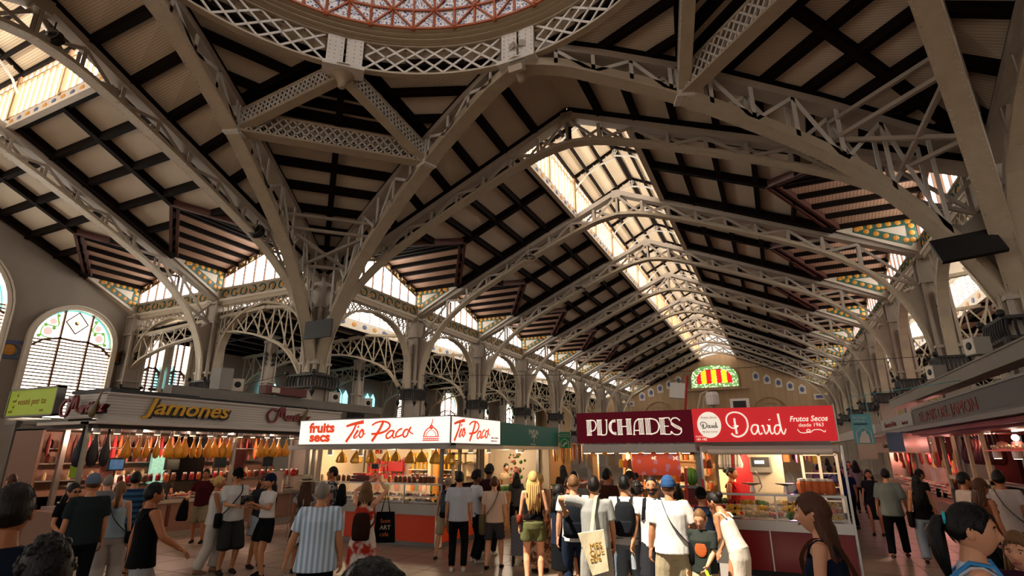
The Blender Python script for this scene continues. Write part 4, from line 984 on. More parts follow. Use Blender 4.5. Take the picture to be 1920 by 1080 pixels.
m = MB(); m.use(DKR).box((-9.75, 11.15, 1.32), (-9.15, 11.45, 1.39)); m.use(DKR).box((-9.72, 11.17, 1.4), (-9.17, 11.43, 1.46)); m.use(REDP).box((-9.7, 11.2, 1.47), (-9.3, 11.4, 1.52)); tag(m.build('sausage_stack'), 'stack of dark cured sausages on the glass case behind the photographing woman', 'sausages')
m = MB(); m.box((-10.1, 13.1, 1.5), (-9.6, 13.15, 1.75)); tag(m.build('red_basket', REDP), 'red plastic basket hanging on the back wall of the corner stall', 'basket')
m = MB(); m.use(BLK).box((-9.05, 11.2, 1.98), (-8.88, 11.26, 2.07)); m.use(mat('red_led', 'ff3a10', .3, var=0, emit='ff3a10', es=3)); ribbon(m, [(-9.0, 2.045), (-9.0, 2.005), (-8.97, 2.0)], .012, 11.2, .01, 0); ribbon(m, [(-8.95, 2.05), (-8.92, 2.05), (-8.92, 2.0), (-8.95, 2.0)], .012, 11.2, .01, 0); tag(m.build('queue_display'), 'small queue display with red glowing digits under the white sign', 'display')
trays(-11.0, -7.1, 11.12, .9, 17, 2, 'white tray of dried fruit inside the glass case over the orange counter', 'trays in the corner glass case', cols=[CRMP, BRNP, DKR, YELP, CRMP, ORGP, CRMP], seed=4, rise=.1, bs=1.15)
m = MB(); m.use(mat('red_balloon', 'c02018', .3, var=.1)).ball((-11.35, 10.85, 1.52), .09, 12); m.use(STEEL).tube([(-11.35, 10.85, 0), (-11.35, 10.85, 1.44)], .008, 5); tag(m.build('ticket_dispenser'), 'red ball shaped ticket dispenser on a pole left of the orange counter', 'ticket dispenser')
for x, y, en in ((-10.3, 11.9, 34), (-9.0, 11.9, 40), (-7.8, 11.9, 40), (-7.5, 12.9, 16)): lamp((x, y, 2.0), en, WARM)

# ================================================================== PAPUA juice bar
e = empty('juice_bar', label='dark green fronted juice bar with a beige interior beside the white corner sign', cat='stall')
m = MB(); m.box((-8.6, 12.85, 0), (-8.5, 16.9, 2.1)); m.box((-8.5, 16.6, 0), (-6.6, 16.7, 2.1)); m.build('back_wall', INT, e)
m = MB(); m.box((-7.5, 12.8, .0), (-6.95, 16.5, .92)); m.build('counter_panel', WOOD, e); m = MB(); m.box((-7.55, 12.8, .92), (-6.9, 16.5, .98)); m.build('counter_top', GREYB, e)
m = MB(); m.box((-8.6, 12.75, 2.08), (-6.3, 16.7, 2.16)); m.build('soffit', INT, e); m = MB(); m.box((-8.4, 12.8, 0), (-8.25, 13.4, 2.1)); m.build('wood_column', mat('amber_wood', 'b57a30', .5, var=.2), e)
for y in (12.78, 16.5): m = MB(); m.box((-7.0, y, 0), (-6.9, y + .1, 2.1)); m.build('post', STEEL, e)
m = MB(); m.box((-8.49, 14.2, 1.35), (-8.46, 14.6, 1.85)); m.use(WHT); m.build('menu_poster', WHT, e); m = MB(); m.box((-8.455, 14.3, 1.5), (-8.45, 14.45, 1.75)); m.build('poster_print', GREEN, e)
sg = empty('shop_sign', label='dark green sign with pale lettering and a palm tree', cat='sign')
DG = mat('dark_green_sign', '0f4a3c', .35, var=.08, emit='0f4a3c', es=.12)
m = MB(); m.box((SX - .15, 12.56, 2.17), (SX - .01, 16.65, 2.73)); m.build('sign_board', DG, sg)
Ms = PT(SX - .01, 14.2, 0) @ RZ(PI / 2)
lettering('PAPUA', .2, PT(SX - .01, 14.35, 2.48) @ RZ(PI / 2), CREAM, sg, xs=1.1); lettering('ORGANIC', .06, PT(SX - .01, 14.45, 2.2) @ RZ(PI / 2), CREAM, sg, xs=1.4)
m = MB(); 
for a in (20, 55, 90, 125, 160): ribbon(m, [(.5, 2.4), (.5 + .12 * math.cos(R(a)), 2.4 + .1 * math.sin(R(a))), (.5 + .2 * math.cos(R(a)), 2.37 + .06 * math.sin(R(a)))], .018)
ribbon(m, [(.5, 2.4), (.49, 2.27)], .02); m.xf(Ms); m.build('palm_drawing', CREAM, sg)
sg = empty('hanging_sign', label='small green hanging sign with a white house outline at the end of the green front', cat='sign')
m = MB(); m.box((-6.3, 16.8, 2.13), (-5.95, 16.84, 2.62)); m.box((-6.5, 16.81, 2.55), (-6.3, 16.83, 2.58)); m.build('sign_board', mat('mid_green_sign', '1f7a55', .4, var=.1), sg)
m = MB(); ribbon(m, [(-6.25, 2.15), (-6.25, 2.33), (-6.12, 2.42), (-6.0, 2.33), (-6.0, 2.15)], .015, 16.79, .01, 0); ribbon(m, [(-6.2, 2.18), (-6.12, 2.26), (-6.05, 2.3)], .05, 16.79, .01); m.build('house_outline', CREAM, sg)
lettering('Benvingut al', .055, PT(-6.27, 16.79, 2.53), CREAM, sg); lettering('Mercat Central', .05, PT(-6.27, 16.79, 2.47), CREAM, sg)
row(p_lampcan(), [(-6.9, 13.1, 2.0), (-7.4, 13.9, 2.0), (-6.9, 15.2, 2.0), (-7.3, 15.8, 2.0)], 'ceiling_spot', 'small ceiling spot in the beige juice bar', 'lamp', 'spots of the juice bar')
m = MB(); rnd = random.Random(8)
m.use(BRNP).lathe([(.1, .98), (.12, 1.15)], (-7.2, 15.4, 0), 8)
for k in range(40): m.use(PNKP if k % 3 else GRNP).ball((-7.2 + rnd.gauss(0, .1), 15.4 + rnd.gauss(0, .14), 1.2 + rnd.random() * .75), rnd.uniform(.03, .06), 5)
tag(m.build('flower_vase'), 'tall vase of pink blossom standing on the juice bar counter', 'vase of flowers')
row(p_jar(GRNP), [(-7.05, 13.0 + i * .14, .98) for i in range(12)], 'fruit_cup', 'small cup of cut fruit on the juice bar counter', 'fruit cup', 'fruit cups on the juice bar')
for y in (13.6, 15.6): lamp((-7.6, y, 1.95), 26, (1, .8, .58))

# ================================================================== hanging-goods stall behind the juice bar and the rest of that row
e = empty('deli_stall', label='warmly lit stall crowded with hanging garlic and sausages past the green sign', cat='stall')
m = MB(); m.box((-8.6, 16.9, 0), (-8.5, 24, 2.4)); m.build('back_wall', WOOD, e); m = MB(); m.box((-7.2, 17, 0), (-6.6, 24, .9)); m.build('counter_panel', BRNP, e); m = MB(); m.box((-8.6, 16.9, 2.3), (-6.2, 24, 2.5)); m.build('soffit', STEEL, e)
mm = [CRMP, PNKP, BRNP, YELP, ORGP]
for k, c in enumerate(mm):
    pr = MB().use(c).lathe([(.01, -.75), (.04, -.6), (.035, -.3), (.045, -.15), (.01, 0)], n=6).build('hanging_sausage')
    row(pr, [(-6.5 - random.random() * .8, 17 + k * .12 + i * .55, 2.3) for i in range(9)], 'hanging_sausage', '%s string of sausage or garlic hanging in the stall past the green sign' % ['cream', 'pink', 'brown', 'yellow', 'orange'][k], 'sausage', 'strings hanging past the green sign, kind %d' % (k + 1), scl=[random.uniform(.6, 1) for _ in range(9)])
trays(17.0, 22.5, -.3, .95, 12, 1, 'basket of mixed food on the counter of the stall past the green sign', 'baskets past the green sign', M=PT(-6.9, 0, 0) @ RZ(PI / 2) @ PT(0, 0, 0) if False else Matrix(((0, -1, 0, -6.9), (1, 0, 0, 0), (0, 0, 1, 0), (0, 0, 0, 1))), seed=9, rise=.1)
for y in (17.8, 20, 22.5): lamp((-7.3, y, 2.1), 32, (1, .7, .4))

# ================================================================== PUCHADES + DAVID block
PX0, PX1, DX1, SY = -3.57, -1.37, 0.86, 10.5
e = empty('grocery_stall', label='grocery stall under the maroon sign, crowded with goods and a price banner', cat='stall')
m = MB(); m.box((PX0 + .1, SY, 2.0), (PX1, 13.6, 2.14)); m.build('soffit', GREYB, e)
for x in (PX0 + .15, PX1 - .08): m = MB(); m.box((x, SY + .45, 0), (x + .1, SY + .55, 2.1)); m.build('post', WOOD if x < -2 else STEEL, e)
m = MB(); m.box((PX0 + .1, 13.5, 0), (PX1, 13.6, 2.1)); m.build('back_wall', WOOD, e)
m = MB(); m.box((PX0 + .25, SY + .5, .1), (PX1 - .1, SY + 1.1, .8)); m.build('counter_panel', DKR, e); m = MB(); m.box((PX0 + .2, SY + .45, .8), (PX1 - .05, SY + 1.15, .86)); m.build('counter_top', STEEL, e)
for z in (1.2, 1.5, 1.8): m = MB(); m.box((PX0 + .2, 13.1, z), (PX1 - .1, 13.5, z + .03)); m.build('shelf', WOOD, e)
sg = empty('shop_sign', label='maroon sign with cream striped capital lettering', cat='sign')
MAR = mat('maroon_sign', '58081a', .5, var=.05, emit='58081a', es=.2, spec=.1); SR = mat('bright_red_sign', 'c4161f', .35, var=0, emit='c4161f', es=.4); CRL = mat('cream_lettering', 'f2ead8', .4, var=0, emit='f2ead8', es=.45)
m = MB(); m.box((PX0, SY, 2.17), (PX1 - .01, SY + .2, 2.74)); m.build('sign_board', MAR, sg)
px = lambda a: PX0 + (a - 115) / 1320 * 2.2
pz = lambda a, b: 2.17 + .57 * ((545 - (a - 115) / 1320 * 25) - b) / (332 + (a - 115) / 1320 * 20)
m = MB()
def ln(pts, w=.011, off=(0, 0)): ribbon(m, [(px(a) + off[0], pz(a, b) + off[1]) for a, b in pts], w)
def stem(a, b0, b1, n=4):
    for k in range(n): ln([(a + k * 15, b0), (a + k * 15 + 2, b1)], .012)
    ln([(a - 8, b0), (a + 55, b0 - 2)], .012); ln([(a - 6, b1), (a + 55, b1 - 2)], .012)
stem(243, 292, 458); ln([(285, 290), (335, 298), (352, 345), (330, 398), (285, 412)], .02)
stem(368, 288, 452); ln([(410, 452), (455, 450), (475, 420), (480, 285)], .02); ln([(462, 285), (490, 284)], .012)
for k, r in enumerate((0, 12, 24)): ln([(585, 282 + r), (545, 292 + r * .8), (512 + r, 330), (506 + r, 365), (512 + r, 400), (545, 438 - r * .8), (588, 448 - r)], .013)
stem(608, 282, 448); stem(712, 275, 443); ln([(655, 358), (712, 355)], .018)
ln([(850, 272), (815, 300), (798, 350), (790, 445)], .02); ln([(780, 446), (805, 445)], .012); stem(852, 272, 440); ln([(800, 400), (852, 398)], .018)
stem(928, 270, 440); ln([(975, 268), (1045, 285), (1072, 350), (1045, 415), (975, 440)], .022)
stem(1085, 264, 438); ln([(1130, 263), (1188, 260), (1190, 285)], .018); ln([(1130, 352), (1178, 350)], .016); ln([(1130, 438), (1192, 436), (1196, 410)], .018)
ln([(1302, 290), (1270, 262), (1225, 266), (1200, 300)], .02)
for k in range(3): ln([(1200 + k * 2, 300 + k * 14), (1240, 330 + k * 15), (1300, 362 + k * 14)], .012)
ln([(1305, 365), (1308, 410), (1275, 440), (1225, 435), (1200, 405)], .02)
m.xf(PT(0, SY, 0)); m.build('striped_lettering', CRL, sg)
sg = empty('shop_sign', label='bright red sign with white script lettering and a round white badge', cat='sign')
m = MB(); m.slab([(PX1, SY - .01, 2.17), (DX1, SY - .01, 2.17), (DX1 - .01, SY - .03, 2.73), (PX1, SY - .03, 2.75)], (0, .22, 0)); m.build('sign_board', SR, sg)
m = MB(); m.box((DX1, SY - .04, 2.16), (DX1 + .02, SY + .2, 2.75)); m.build('sign_edge', CREAM, sg)
dx = lambda a: PX1 + (a - 115) / 1600 * 2.23
dz = lambda a, b: 2.17 + .57 * ((525 - (a - 115) / 1600 * 5) - b) / (360 + (a - 115) / 1600 * 36)
m = MB(); c0 = (dx(315), dz(315, 338)); m.prism([(c0[0] + .2 * math.cos(t), c0[1] + .225 * math.sin(t)) for t in [PI * k / 24 for k in range(48)]], .012, PT(0, SY - .045, 0)); m.build('round_badge', CRL, sg)
def script_david(m, f, g, k=1.0, y=0):
    def rb(p, w): ribbon(m, [(f(a), g(a, b)) for a, b in p], w if not isinstance(w, tuple) else (lambda t: k * (w[0] + (w[1] - w[0]) * t)), y)
    rb([(660, 350), (600, 378), (545, 345), (525, 285), (555, 225), (630, 200), (710, 220), (762, 280), (765, 370), (720, 440), (650, 470), (595, 458), (572, 432)], (.022 * 1, .03)) ; rb([(622, 268), (625, 350), (632, 440)], (.032, .035)); rb([(598, 352), (655, 348)], (.012, .012))
    rb([(878, 345), (830, 345), (802, 395), (820, 442), (855, 430), (880, 380), (882, 345), (882, 400), (895, 445), (925, 430)], (.026, .022))
    rb([(925, 360), (940, 350), (948, 400), (962, 442), (995, 400), (1000, 352), (985, 345)], (.026, .02)); rb([(1012, 345), (1012, 400), (1025, 442), (1050, 425)], (.028, .02)); rb([(1018, 282), (1021, 290)], (.036, .036))
    rb([(1128, 350), (1085, 348), (1060, 395), (1072, 442), (1105, 432), (1128, 380)], (.026, .022)); rb([(1122, 220), (1128, 320), (1138, 410), (1160, 445), (1188, 385)], (.034, .018))
m = MB(); script_david(m, dx, dz); m.xf(PT(0, SY - .045, 0)); m.build('script_lettering', CRL, sg)
m = MB(); script_david(m, lambda a: c0[0] + (a - 855) / 670 * .29, lambda a, b: c0[1] - .01 + (345 - b) / 300 * .125, .42); m.xf(PT(0, SY - .058, 0)); m.build('badge_lettering', DKR, sg)
lettering('Frutos Secos', .052, PT(c0[0], SY - .058, c0[1] + .11), PNKP, sg, shear=.3, align='CENTER'); lettering('Mercado Central', .036, PT(c0[0], SY - .058, c0[1] - .13), PNKP, sg, shear=.3, align='CENTER')
lettering('Frutos Secos', .125, PT(dx(1238), SY - .045, dz(1238, 308)), CRL, sg, shear=.25, xs=.86, bold=.002); lettering('desde 1963', .085, PT(dx(1325), SY - .045, dz(1325, 366)), CRL, sg, shear=.1, xs=.95)
m = MB(); ribbon(m, [(dx(a), dz(a, b)) for a, b in ((1310, 392), (1335, 428), (1400, 432), (1445, 408), (1420, 395), (1405, 415), (1440, 430), (1480, 402), (1550, 400), (1590, 425), (1600, 405))], .012); m.xf(PT(0, SY - .045, 0)); m.build('flourish', CRL, sg)
lettering('PUESTOS', .032, PT(dx(138), SY - .045, dz(138, 473)), CRL, sg, sp=1.3); lettering('181-182', .055, PT(dx(142), SY - .045, dz(142, 508)), CRL, sg)
e = empty('nut_counter_stall', label='red fronted stall with a glass fruit case under the bright red sign', cat='stall')
counter(e, PX1 + .1, DX1 + .03, SY + .4, SY + 1.1, .72, mat('glossy_red_panel', '7a0c12', .18, var=.05, spec=.6), band_m=CHROME, ztop=.88)
showcase(e, PX1 + .12, DX1, SY + .42, SY + .98, .88, 1.3, 2)
m = MB(); m.box((-.35, SY + .385, .1), (-.33, SY + .4, .72)); m.build('panel_strip', WHT, e)
m = MB(); m.box((PX1 + .1, SY + .05, 2.0), (DX1, 13.4, 2.1)); m.build('soffit', GREYB, e); m = MB(); m.box((PX1 + .15, SY + .1, 1.98), (DX1 - .05, SY + .2, 2.08)); m.build('awning_box', mat('rust_awning', '9a4a14', .5, var=.1), e); m = MB(); m.tube([(PX1 + .2, SY + .05, 2.0), (DX1 - .1, SY + .05, 2.0)], .045, 10); m.build('awning_roll', CREAM, e)
for x in (PX1 + .03, DX1 + .04): m = MB(); m.box((x, SY + .35, .0), (x + .035, SY + .39, 2.1)); m.build('post', CHROME, e)
m = MB(); m.box((PX1 + .75, SY + 1.7, .9), (-.0, SY + 1.75, 2.0)); m.box((PX1 + .1, 13.3, 0), (DX1, 13.4, 1.0)); m.build('white_partition', mat('white_partition', 'c9bda8', .5, var=.05), e)
m = MB(); m.box((PX1 + .15, 12.6, 1.1), (PX1 + .7, 12.65, 1.65)); m.build('lit_shelf', mat('lit_shelf', 'e8c88a', .4, var=.4, scale=12, emit='self', es=.7), e)
m = MB(); m.use(STEEL).box((-.58, SY + 1.55, 1.62), (-.2, SY + 1.68, 1.9)); m.use(BLK).box((-.55, SY + 1.53, 1.72), (-.23, SY + 1.55, 1.9)); m.use(mat('lcd_blue', 'bcd4f0', .3, var=0, emit='bcd4f0', es=1.2)).box((-.49, SY + 1.52, 1.78), (-.32, SY + 1.53, 1.84)); tag(m.build('hanging_scale_display'), 'dark scale display with a small lit screen on the white partition', 'scale display')
m = MB(); m.use(REDP).slab([(PX1 + .5, SY + 1.6, 1.1), (PX1 + .8, SY + 1.6, 1.1), (PX1 + .82, SY + 1.6, 1.85), (PX1 + .7, SY + 1.6, 2.0), (PX1 + .5, SY + 1.6, 1.7)], (0, .03, 0)); tag(m.build('red_drape'), 'red cloth hanging behind the woman in red', 'cloth')
m = MB()
for k in range(7): m.use(WHT if k != 4 else REDP).lathe([(.01, 0), (.05 - .004 * k, -.06), (.075, -.22), (.06, -.28)], (PX1 + .33 + k * .05, SY + 1.0, 2.0), 7)
tag(m.build('hanging_bags'), 'bunch of white carrier bags hanging at the upper left of the red stall', 'bags', kind='stuff')
trays(PX1 + .15, DX1 - .05, SY + .47, .9, 9, 3, 'tray of bright dried fruit with a black price tag in the red stall case', 'fruit trays in the red stall case', cols=[ORGP, YELP, GRNP, REDP, YELP, CRMP], seed=12, dy=.14, rise=.085, bs=1.7)
row(p_jar(ORGP), [(.25 + i * .11, SY + .75, 1.31) for i in range(5)] + [(.3 + i * .11, SY + .88, 1.31) for i in range(4)], 'nut_jar', 'tall jar of amber nuts on the right end of the red stall case', 'jar', 'amber nut jars', scl=[1.5] * 9)
for k, x in enumerate((-.55, .0)):
    m = MB(); m.use(CHROME).lathe([(.02, 0), (.12, .03), (.13, .045)], (x, SY + .8, 1.42), 12, 1.3, .7); m.use(CHROME).tube([(x + .1, SY + .8, 1.32), (x + .16, SY + .8, 1.4), (x + .12, SY + .8, 1.6), (x + .08, SY + .8, 1.66)], .012, 6); m.use(CHROME).lathe([(.05, 1.31), (.03, 1.42)], (x, SY + .8, 0), 8)
    tag(m.build('weighing_scale'), 'chrome weighing scale on the glass case, %s of two' % ('left', 'right')[k], 'scale')
m = MB(); rnd = random.Random(2)
for k in range(22): m.use([YELP, GRNP, mat('navy_packet', '1c2f6a', .4, var=.2)][k % 3]).cbox((.15 + rnd.random() * .45, SY + 1.3 + rnd.random() * .3, 1.2 + rnd.random() * .22), (.12, .05, .05), rnd.random() * 3)
tag(m.build('crisp_packets'), 'heap of yellow, green and blue packets behind the glass case of the red stall', 'packets', kind='stuff')
m = MB()
for a, b in (((.35, 12.6, .9), (.35, 12.6, 1.95)), ((.95, 12.6, .9), (.95, 12.6, 1.95)), ((.35, 12.6, 1.95), (.95, 12.6, 1.95)), ((.65, 12.6, .9), (.65, 12.6, 1.95))): m.bar(a, b, .05, .05)
for z in (1.1, 1.35, 1.6): m.bar((.35, 12.62, z), (.95, 12.62, z), .03, .02)
tag(m.build('drinks_cabinet', WHT), 'white framed cabinet behind the red stall', 'cabinet')
# price banner, lamps, cactus, trolley rack
m = MB(); BN = mat('pink_purple_banner', 'a86a86', .5, var=0, col2='b5432e', kind='voro', scale=7)
bx0, bx1 = -2.62, -1.72; m.box((bx0, SY + .42, 1.58), (bx1, SY + .43, 1.98)); b = tag(m.build('price_banner', BN), 'pink and orange fruit price banner with white prices hanging under the maroon sign', 'banner')
lettering('4€', .09, PT(-2.25, SY + .42, 1.86), CRL, b); lettering('3€', .09, PT(-1.85, SY + .42, 1.86), CRL, b)
row(p_lampcan(), [(PX0 + .12 + i * .235, SY + .22, 1.98) for i in range(9)], 'pendant_lamp', 'white cylinder lamp in the row under the maroon sign', 'lamp', 'cylinder lamps under the maroon sign', scl=[1.2] * 9)
m = MB(); m.use(GRNP)
n = 14; vs = []
for i in range(9):
    t = i / 8; r0 = .14 * math.sin(PI * (.12 + .8 * t)); 
    for k in range(n * 2): a = PI * k / n; rr = r0 * (1 if k % 2 else .85); vs.append((-1.55 + rr * math.cos(a), SY + .5 + rr * math.sin(a), 1.42 + .3 * t))
m.add(vs, [(i * 2 * n + k, i * 2 * n + (k + 1) % (2 * n), (i + 1) * 2 * n + (k + 1) % (2 * n), (i + 1) * 2 * n + k) for i in range(8) for k in range(2 * n)]); m.use(STEEL).box((-1.75, SY + .35, 1.37), (-1.35, SY + .65, 1.42)); m.use(DKR).box((-1.68, SY + .4, 0.8), (-1.42, SY + .62, 1.37))
tag(m.build('barrel_cactus'), 'round ribbed barrel cactus on a stand between the maroon and the red stalls', 'cactus')
rnd = random.Random(11)
for z in (1.23, 1.53, 1.83):
    for c, nm in ((p_jar(ORGP), 'jar'), (p_packet(CRMP), 'packet')):
        row(c, [(PX0 + .3 + (i * 2 + (nm == 'jar')) * .12, 13.25, z) for i in range(8)], nm, '%s on the %s back shelf of the maroon signed stall' % (nm, {1.23: 'lowest', 1.53: 'middle', 1.83: 'top'}[z]), 'goods', '%ss on the back shelves of the maroon signed stall at height %.1f' % (nm, z))
for k, c in enumerate((YELP, ORGP, BRNP)):
    row(p_packet(c), [(PX0 + .35 + (i * 3 + k) * .085, SY + .7 + .25 * (i % 2), 1.95 - .25 * (i % 3)) for i in range(8)], 'hanging_packet', '%s packet hanging in the maroon signed stall' % ['yellow', 'orange', 'brown'][k], 'packet', '%s hanging packets of the maroon signed stall' % ['yellow', 'orange', 'brown'][k])
trays(PX0 + .3, PX1 - .15, SY + .5, .87, 9, 3, 'tray of goods on the counter of the maroon signed stall', 'trays of the maroon signed stall', seed=21, dy=.18, rise=.09)
for x, y, en in ((-3.0, 11.8, 36), (-2.0, 11.8, 36), (-3.2, 12.8, 24), (-.9, 11.9, 20), (.2, 11.9, 24), (-.3, 11.3, 14)): lamp((x, y, 1.9), en, WARM)
# signs' side returns and inner row behind
e = empty('spice_stall', label='stall lit violet further down the right aisle behind the red signed stall', cat='stall')
m = MB(); m.box((.3, 14.2, 0), (.86, 24, .9)); m.build('counter_panel', STEEL, e); m = MB(); m.box((-3.3, 14.1, 2.1), (1.0, 24, 2.3)); m.build('soffit', STEEL, e); m = MB(); m.box((-.9, 14.2, 0), (-.8, 24, 2.1)); m.build('back_wall', PURP, e)
for k, c in enumerate((YELP, PURP, REDP)): row(p_packet(c), [(.7 - .3 * (i % 3), 14.4 + (i * 3 + k) * .3, 1.75) for i in range(10)], 'hanging_packet', '%s packet hanging in the violet lit stall' % ['yellow', 'violet', 'red'][k], 'packet', '%s packets of the violet lit stall' % ['yellow', 'violet', 'red'][k], scl=[1.6] * 10)
trays(14.3, 23.8, -.25, .92, 14, 1, 'tray on the counter of the violet lit stall', 'trays of the violet lit stall', M=Matrix(((0, -1, 0, .6), (1, 0, 0, 0), (0, 0, 1, 0), (0, 0, 0, 1))), seed=31)
for y in (15.5, 19, 22.5): lamp((.1, y, 1.9), 24, MAG)

# ================================================================== JAMONES ham stall
e = empty('ham_stall', label='long ham stall with a white ribbed fascia and a row of hanging hams', cat='stall')
JX = -13.0; FAS = mat('white_ribbed_fascia', 'b3aaa0', .5, var=.3, scale=5, kind='bandz')
m = MB(); m.box((JX - .25, 7.0, 2.74), (JX, 14.2, 3.26)); m.box((JX - 1.5, 7.0, 2.74), (JX - .25, 7.2, 3.26)); m.build('fascia', FAS, e)
m = MB(); m.slab([(JX + .25, 6.75, 2.6), (JX - .3, 6.75, 2.6), (JX - .3, 14.3, 2.6), (JX + .25, 14.3, 2.6)], (0, 0, .05)); m.slab([(JX + .25, 6.75, 2.65), (JX + .25, 14.3, 2.65), (JX, 14.3, 2.76), (JX, 6.9, 2.76)], (0, 0, .02)); m.box((JX - 2.0, 6.75, 2.6), (JX, 6.95, 2.66)); m.box((JX - .3, 7, 3.24), (JX + .04, 14.2, 3.28)); m.build('fascia_ledge', mat('ledge_white', 'b8b0a6', .45, var=.05), e)
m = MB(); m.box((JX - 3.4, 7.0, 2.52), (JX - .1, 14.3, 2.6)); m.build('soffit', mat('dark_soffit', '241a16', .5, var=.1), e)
for y in (6.95, 10.6, 13.95): m = MB(); m.box((JX - .45, y, .0), (JX - .37, y + .08, 2.6)); m.build('post', STEEL, e)
m = MB(); m.box((JX - 3.4, 7, 0), (JX - 3.3, 14.3, 2.55)); m.box((JX - 3.3, 7.0, 0), (JX - 2.2, 7.06, 2.55)); m.box((JX - 2.2, 7.02, 0), (JX - 1.0, 7.3, .8)); m.build('back_wall', mat('rosy_wall', '7d5a48', .5, var=.1), e)
m = MB(); m.box((JX - 1.9, 7.3, .12), (JX - 1.1, 13.9, .8)); m.build('counter_panel', mat('rosy_counter', '8a6252', .4, var=.15), e)
m = MB(); m.box((JX - 2.0, 7.2, .0), (JX - 1.05, 13.95, .12)); m.box((JX - 2.0, 7.2, .8), (JX - 1.0, 13.95, .88)); m.build('counter_top', CHROME, e)
m = MB(); m.box((JX - 1.1, 7.25, .88), (JX - 1.09, 13.9, 1.3)); m.box((JX - 1.6, 7.25, 1.3), (JX - 1.09, 13.9, 1.32)); m.build('glass_pane', GLS, e)
for z in (1.35, 1.75, 2.1): m = MB(); m.box((JX - 3.3, 7.2, z), (JX - 3.0, 13.9, z + .03)); m.build('shelf', STEEL, e)
for z in (2.12, 2.42): m = MB(); m.tube([(JX - .75, 7.1, z), (JX - .75, 13.9, z)], .015, 6); m.build('rail', CHROME, e)
m = MB()
for y in (8.0, 9.5, 11.0, 12.6): m.box((JX - 1.09, y, .25), (JX - 1.075, y + .08, .75))
m.build('counter_strip', DKR, e)
HAM = mat('golden_ham', 'd18a22', .4, var=.35, scale=9, bump=.2); DH = mat('dark_ham_sleeve', '1f1a24', .5, var=.3)
hs = [8.05, 8.27, 8.5, 8.72, 9.05, 9.25, 9.45, 9.66, 9.86, 10.08, 10.3, 10.52, 10.75, 11.75, 12.0, 12.22, 12.45, 12.7]
row(p_ham(HAM, WHT, .5), [(JX - .75 + .05 * (i % 2), y, 2.38) for i, y in enumerate(hs)], 'hanging_ham', 'golden cured ham hanging by its cord in the long row of the ham stall', 'ham', 'golden hams on the rail', rz=[random.uniform(0, 3) for _ in hs])
row(p_ham(DH, BLK, .78), [(JX - .55, 6.98, 2.5), (JX - .5, 7.22, 2.5), (JX - .45, 7.44, 2.5)], 'sleeved_ham', 'large ham in a dark sleeve at the left corner of the ham stall', 'ham', 'dark sleeved hams', rz=[1.2, 1.6, 2.0])
row(p_lampcan(), [(JX - .3 - .05 * (i % 2), 7.1 + i * .45, 2.42) for i in range(15)], 'spot_lamp', 'small white spot lamp under the white ledge of the ham stall', 'lamp', 'spot lamps of the ham stall', scl=[1.1] * 15)
sg = empty('raised_lettering', label='yellow raised lettering with black shadow on the white ribbed fascia', cat='sign')
MJ = lambda y, z, o=0: PT(JX + .02 + o, y, z) @ RZ(PI / 2)
YL = mat('sign_yellow', 'c9961a', .4, var=.05)
lettering('Jamones', .5, MJ(7.88, 2.84), BLK, sg, shear=.28, bold=.03, ext=.03, xs=1.24); lettering('Jamones', .5, MJ(7.84, 2.87, .045), YL, sg, shear=.28, bold=.008, ext=.02, xs=1.24)
for y, z, nm, sc in ((11.2, 2.86, 'right end of the white ribbed fascia', 1), (6.93, 2.83, 'left corner of the white ribbed fascia', 0)):
    sg = empty('script_sign', label='dark red script sign with ham emblem at the %s' % nm, cat='sign')
    M_ = MJ(y, z) if sc else PT(JX - 1.35, 6.85, 2.8)
    m = MB(); ribbon(m, [(.34, .3), (.18, .34), (.02, .18), (.1, .0), (.3, .02), (.42, .3), (.5, .42), (.48, .15), (.6, .4), (.62, .12), (.7, .1)], .05, 0, .05); m.xf(M_ @ PT(0, 0, 0)); m.build('initial_letter', mat('script_red', '6a1512', .4, var=.1), sg)
    lettering('artínez', .32, M_ @ PT(.68, 0, .05), mat('script_red'), sg, shear=.4, bold=.012, ext=.03, xs=1.0); lettering('artínez', .32, M_ @ PT(.7, .05, .03), BLK, sg, shear=.4, bold=.02, ext=.02, xs=1.0)
    m = MB().use(mat('emblem_bronze', '5a4a26', .5, var=.2)).lathe([(.02, -.24), (.1, -.2), (.12, -.08), (.05, .1), (.02, .38)], n=10, sy=.4, M=M_ @ PT(1.35, -.05, .15) @ Matrix.Rotation(.45, 4, 'Y')); m.build('ham_emblem', None, sg, smooth=True)
trays(7.3, 13.8, -.2, .9, 22, 2, 'tray of meat or cheese in the glass case of the ham stall', 'trays in the ham stall case', M=Matrix(((0, -1, 0, JX - 1.5), (1, 0, 0, 0), (0, 0, 1, 0), (0, 0, 0, 1))), cols=[CRMP, PNKP, REDP, CRMP, ORGP, DKR], seed=41)
for z, c, nm in ((1.38, CRMP, 'cream'), (1.78, PNKP, 'pink'), (2.13, DKR, 'dark red')): row(p_packet(c), [(JX - 3.15, 7.4 + i * .26, z) for i in range(24)], 'packet', '%s packet on a back shelf of the ham stall' % nm, 'packet', '%s packets of the ham stall' % nm, scl=[1.2] * 24)
for k, (x, y, z) in enumerate(((-13.9, 7.95, 1.62), (-14.0, 9.35, 1.6), (-14.0, 10.7, 1.62), (-14.0, 12.3, 1.62))):
    m = MB(); m.use(BLK).box((x, y - .18, z), (x + .06, y + .18, z + .28)); m.use(mat('screen_blue', '2c5a80', .2, var=.5, scale=9, emit='self', es=.6) if k == 0 else mat('screen_dark', '20303a', .2, var=.1)).box((x + .06, y - .15, z + .03), (x + .065, y + .15, z + .25)); m.use(BLK).tube([(x + .03, y, .9), (x + .03, y, z)], .02, 6)
    tag(m.build('till_screen'), 'till screen on a stand in the ham stall, %s from the left' % ('first', 'second', 'third', 'fourth')[k], 'screen')
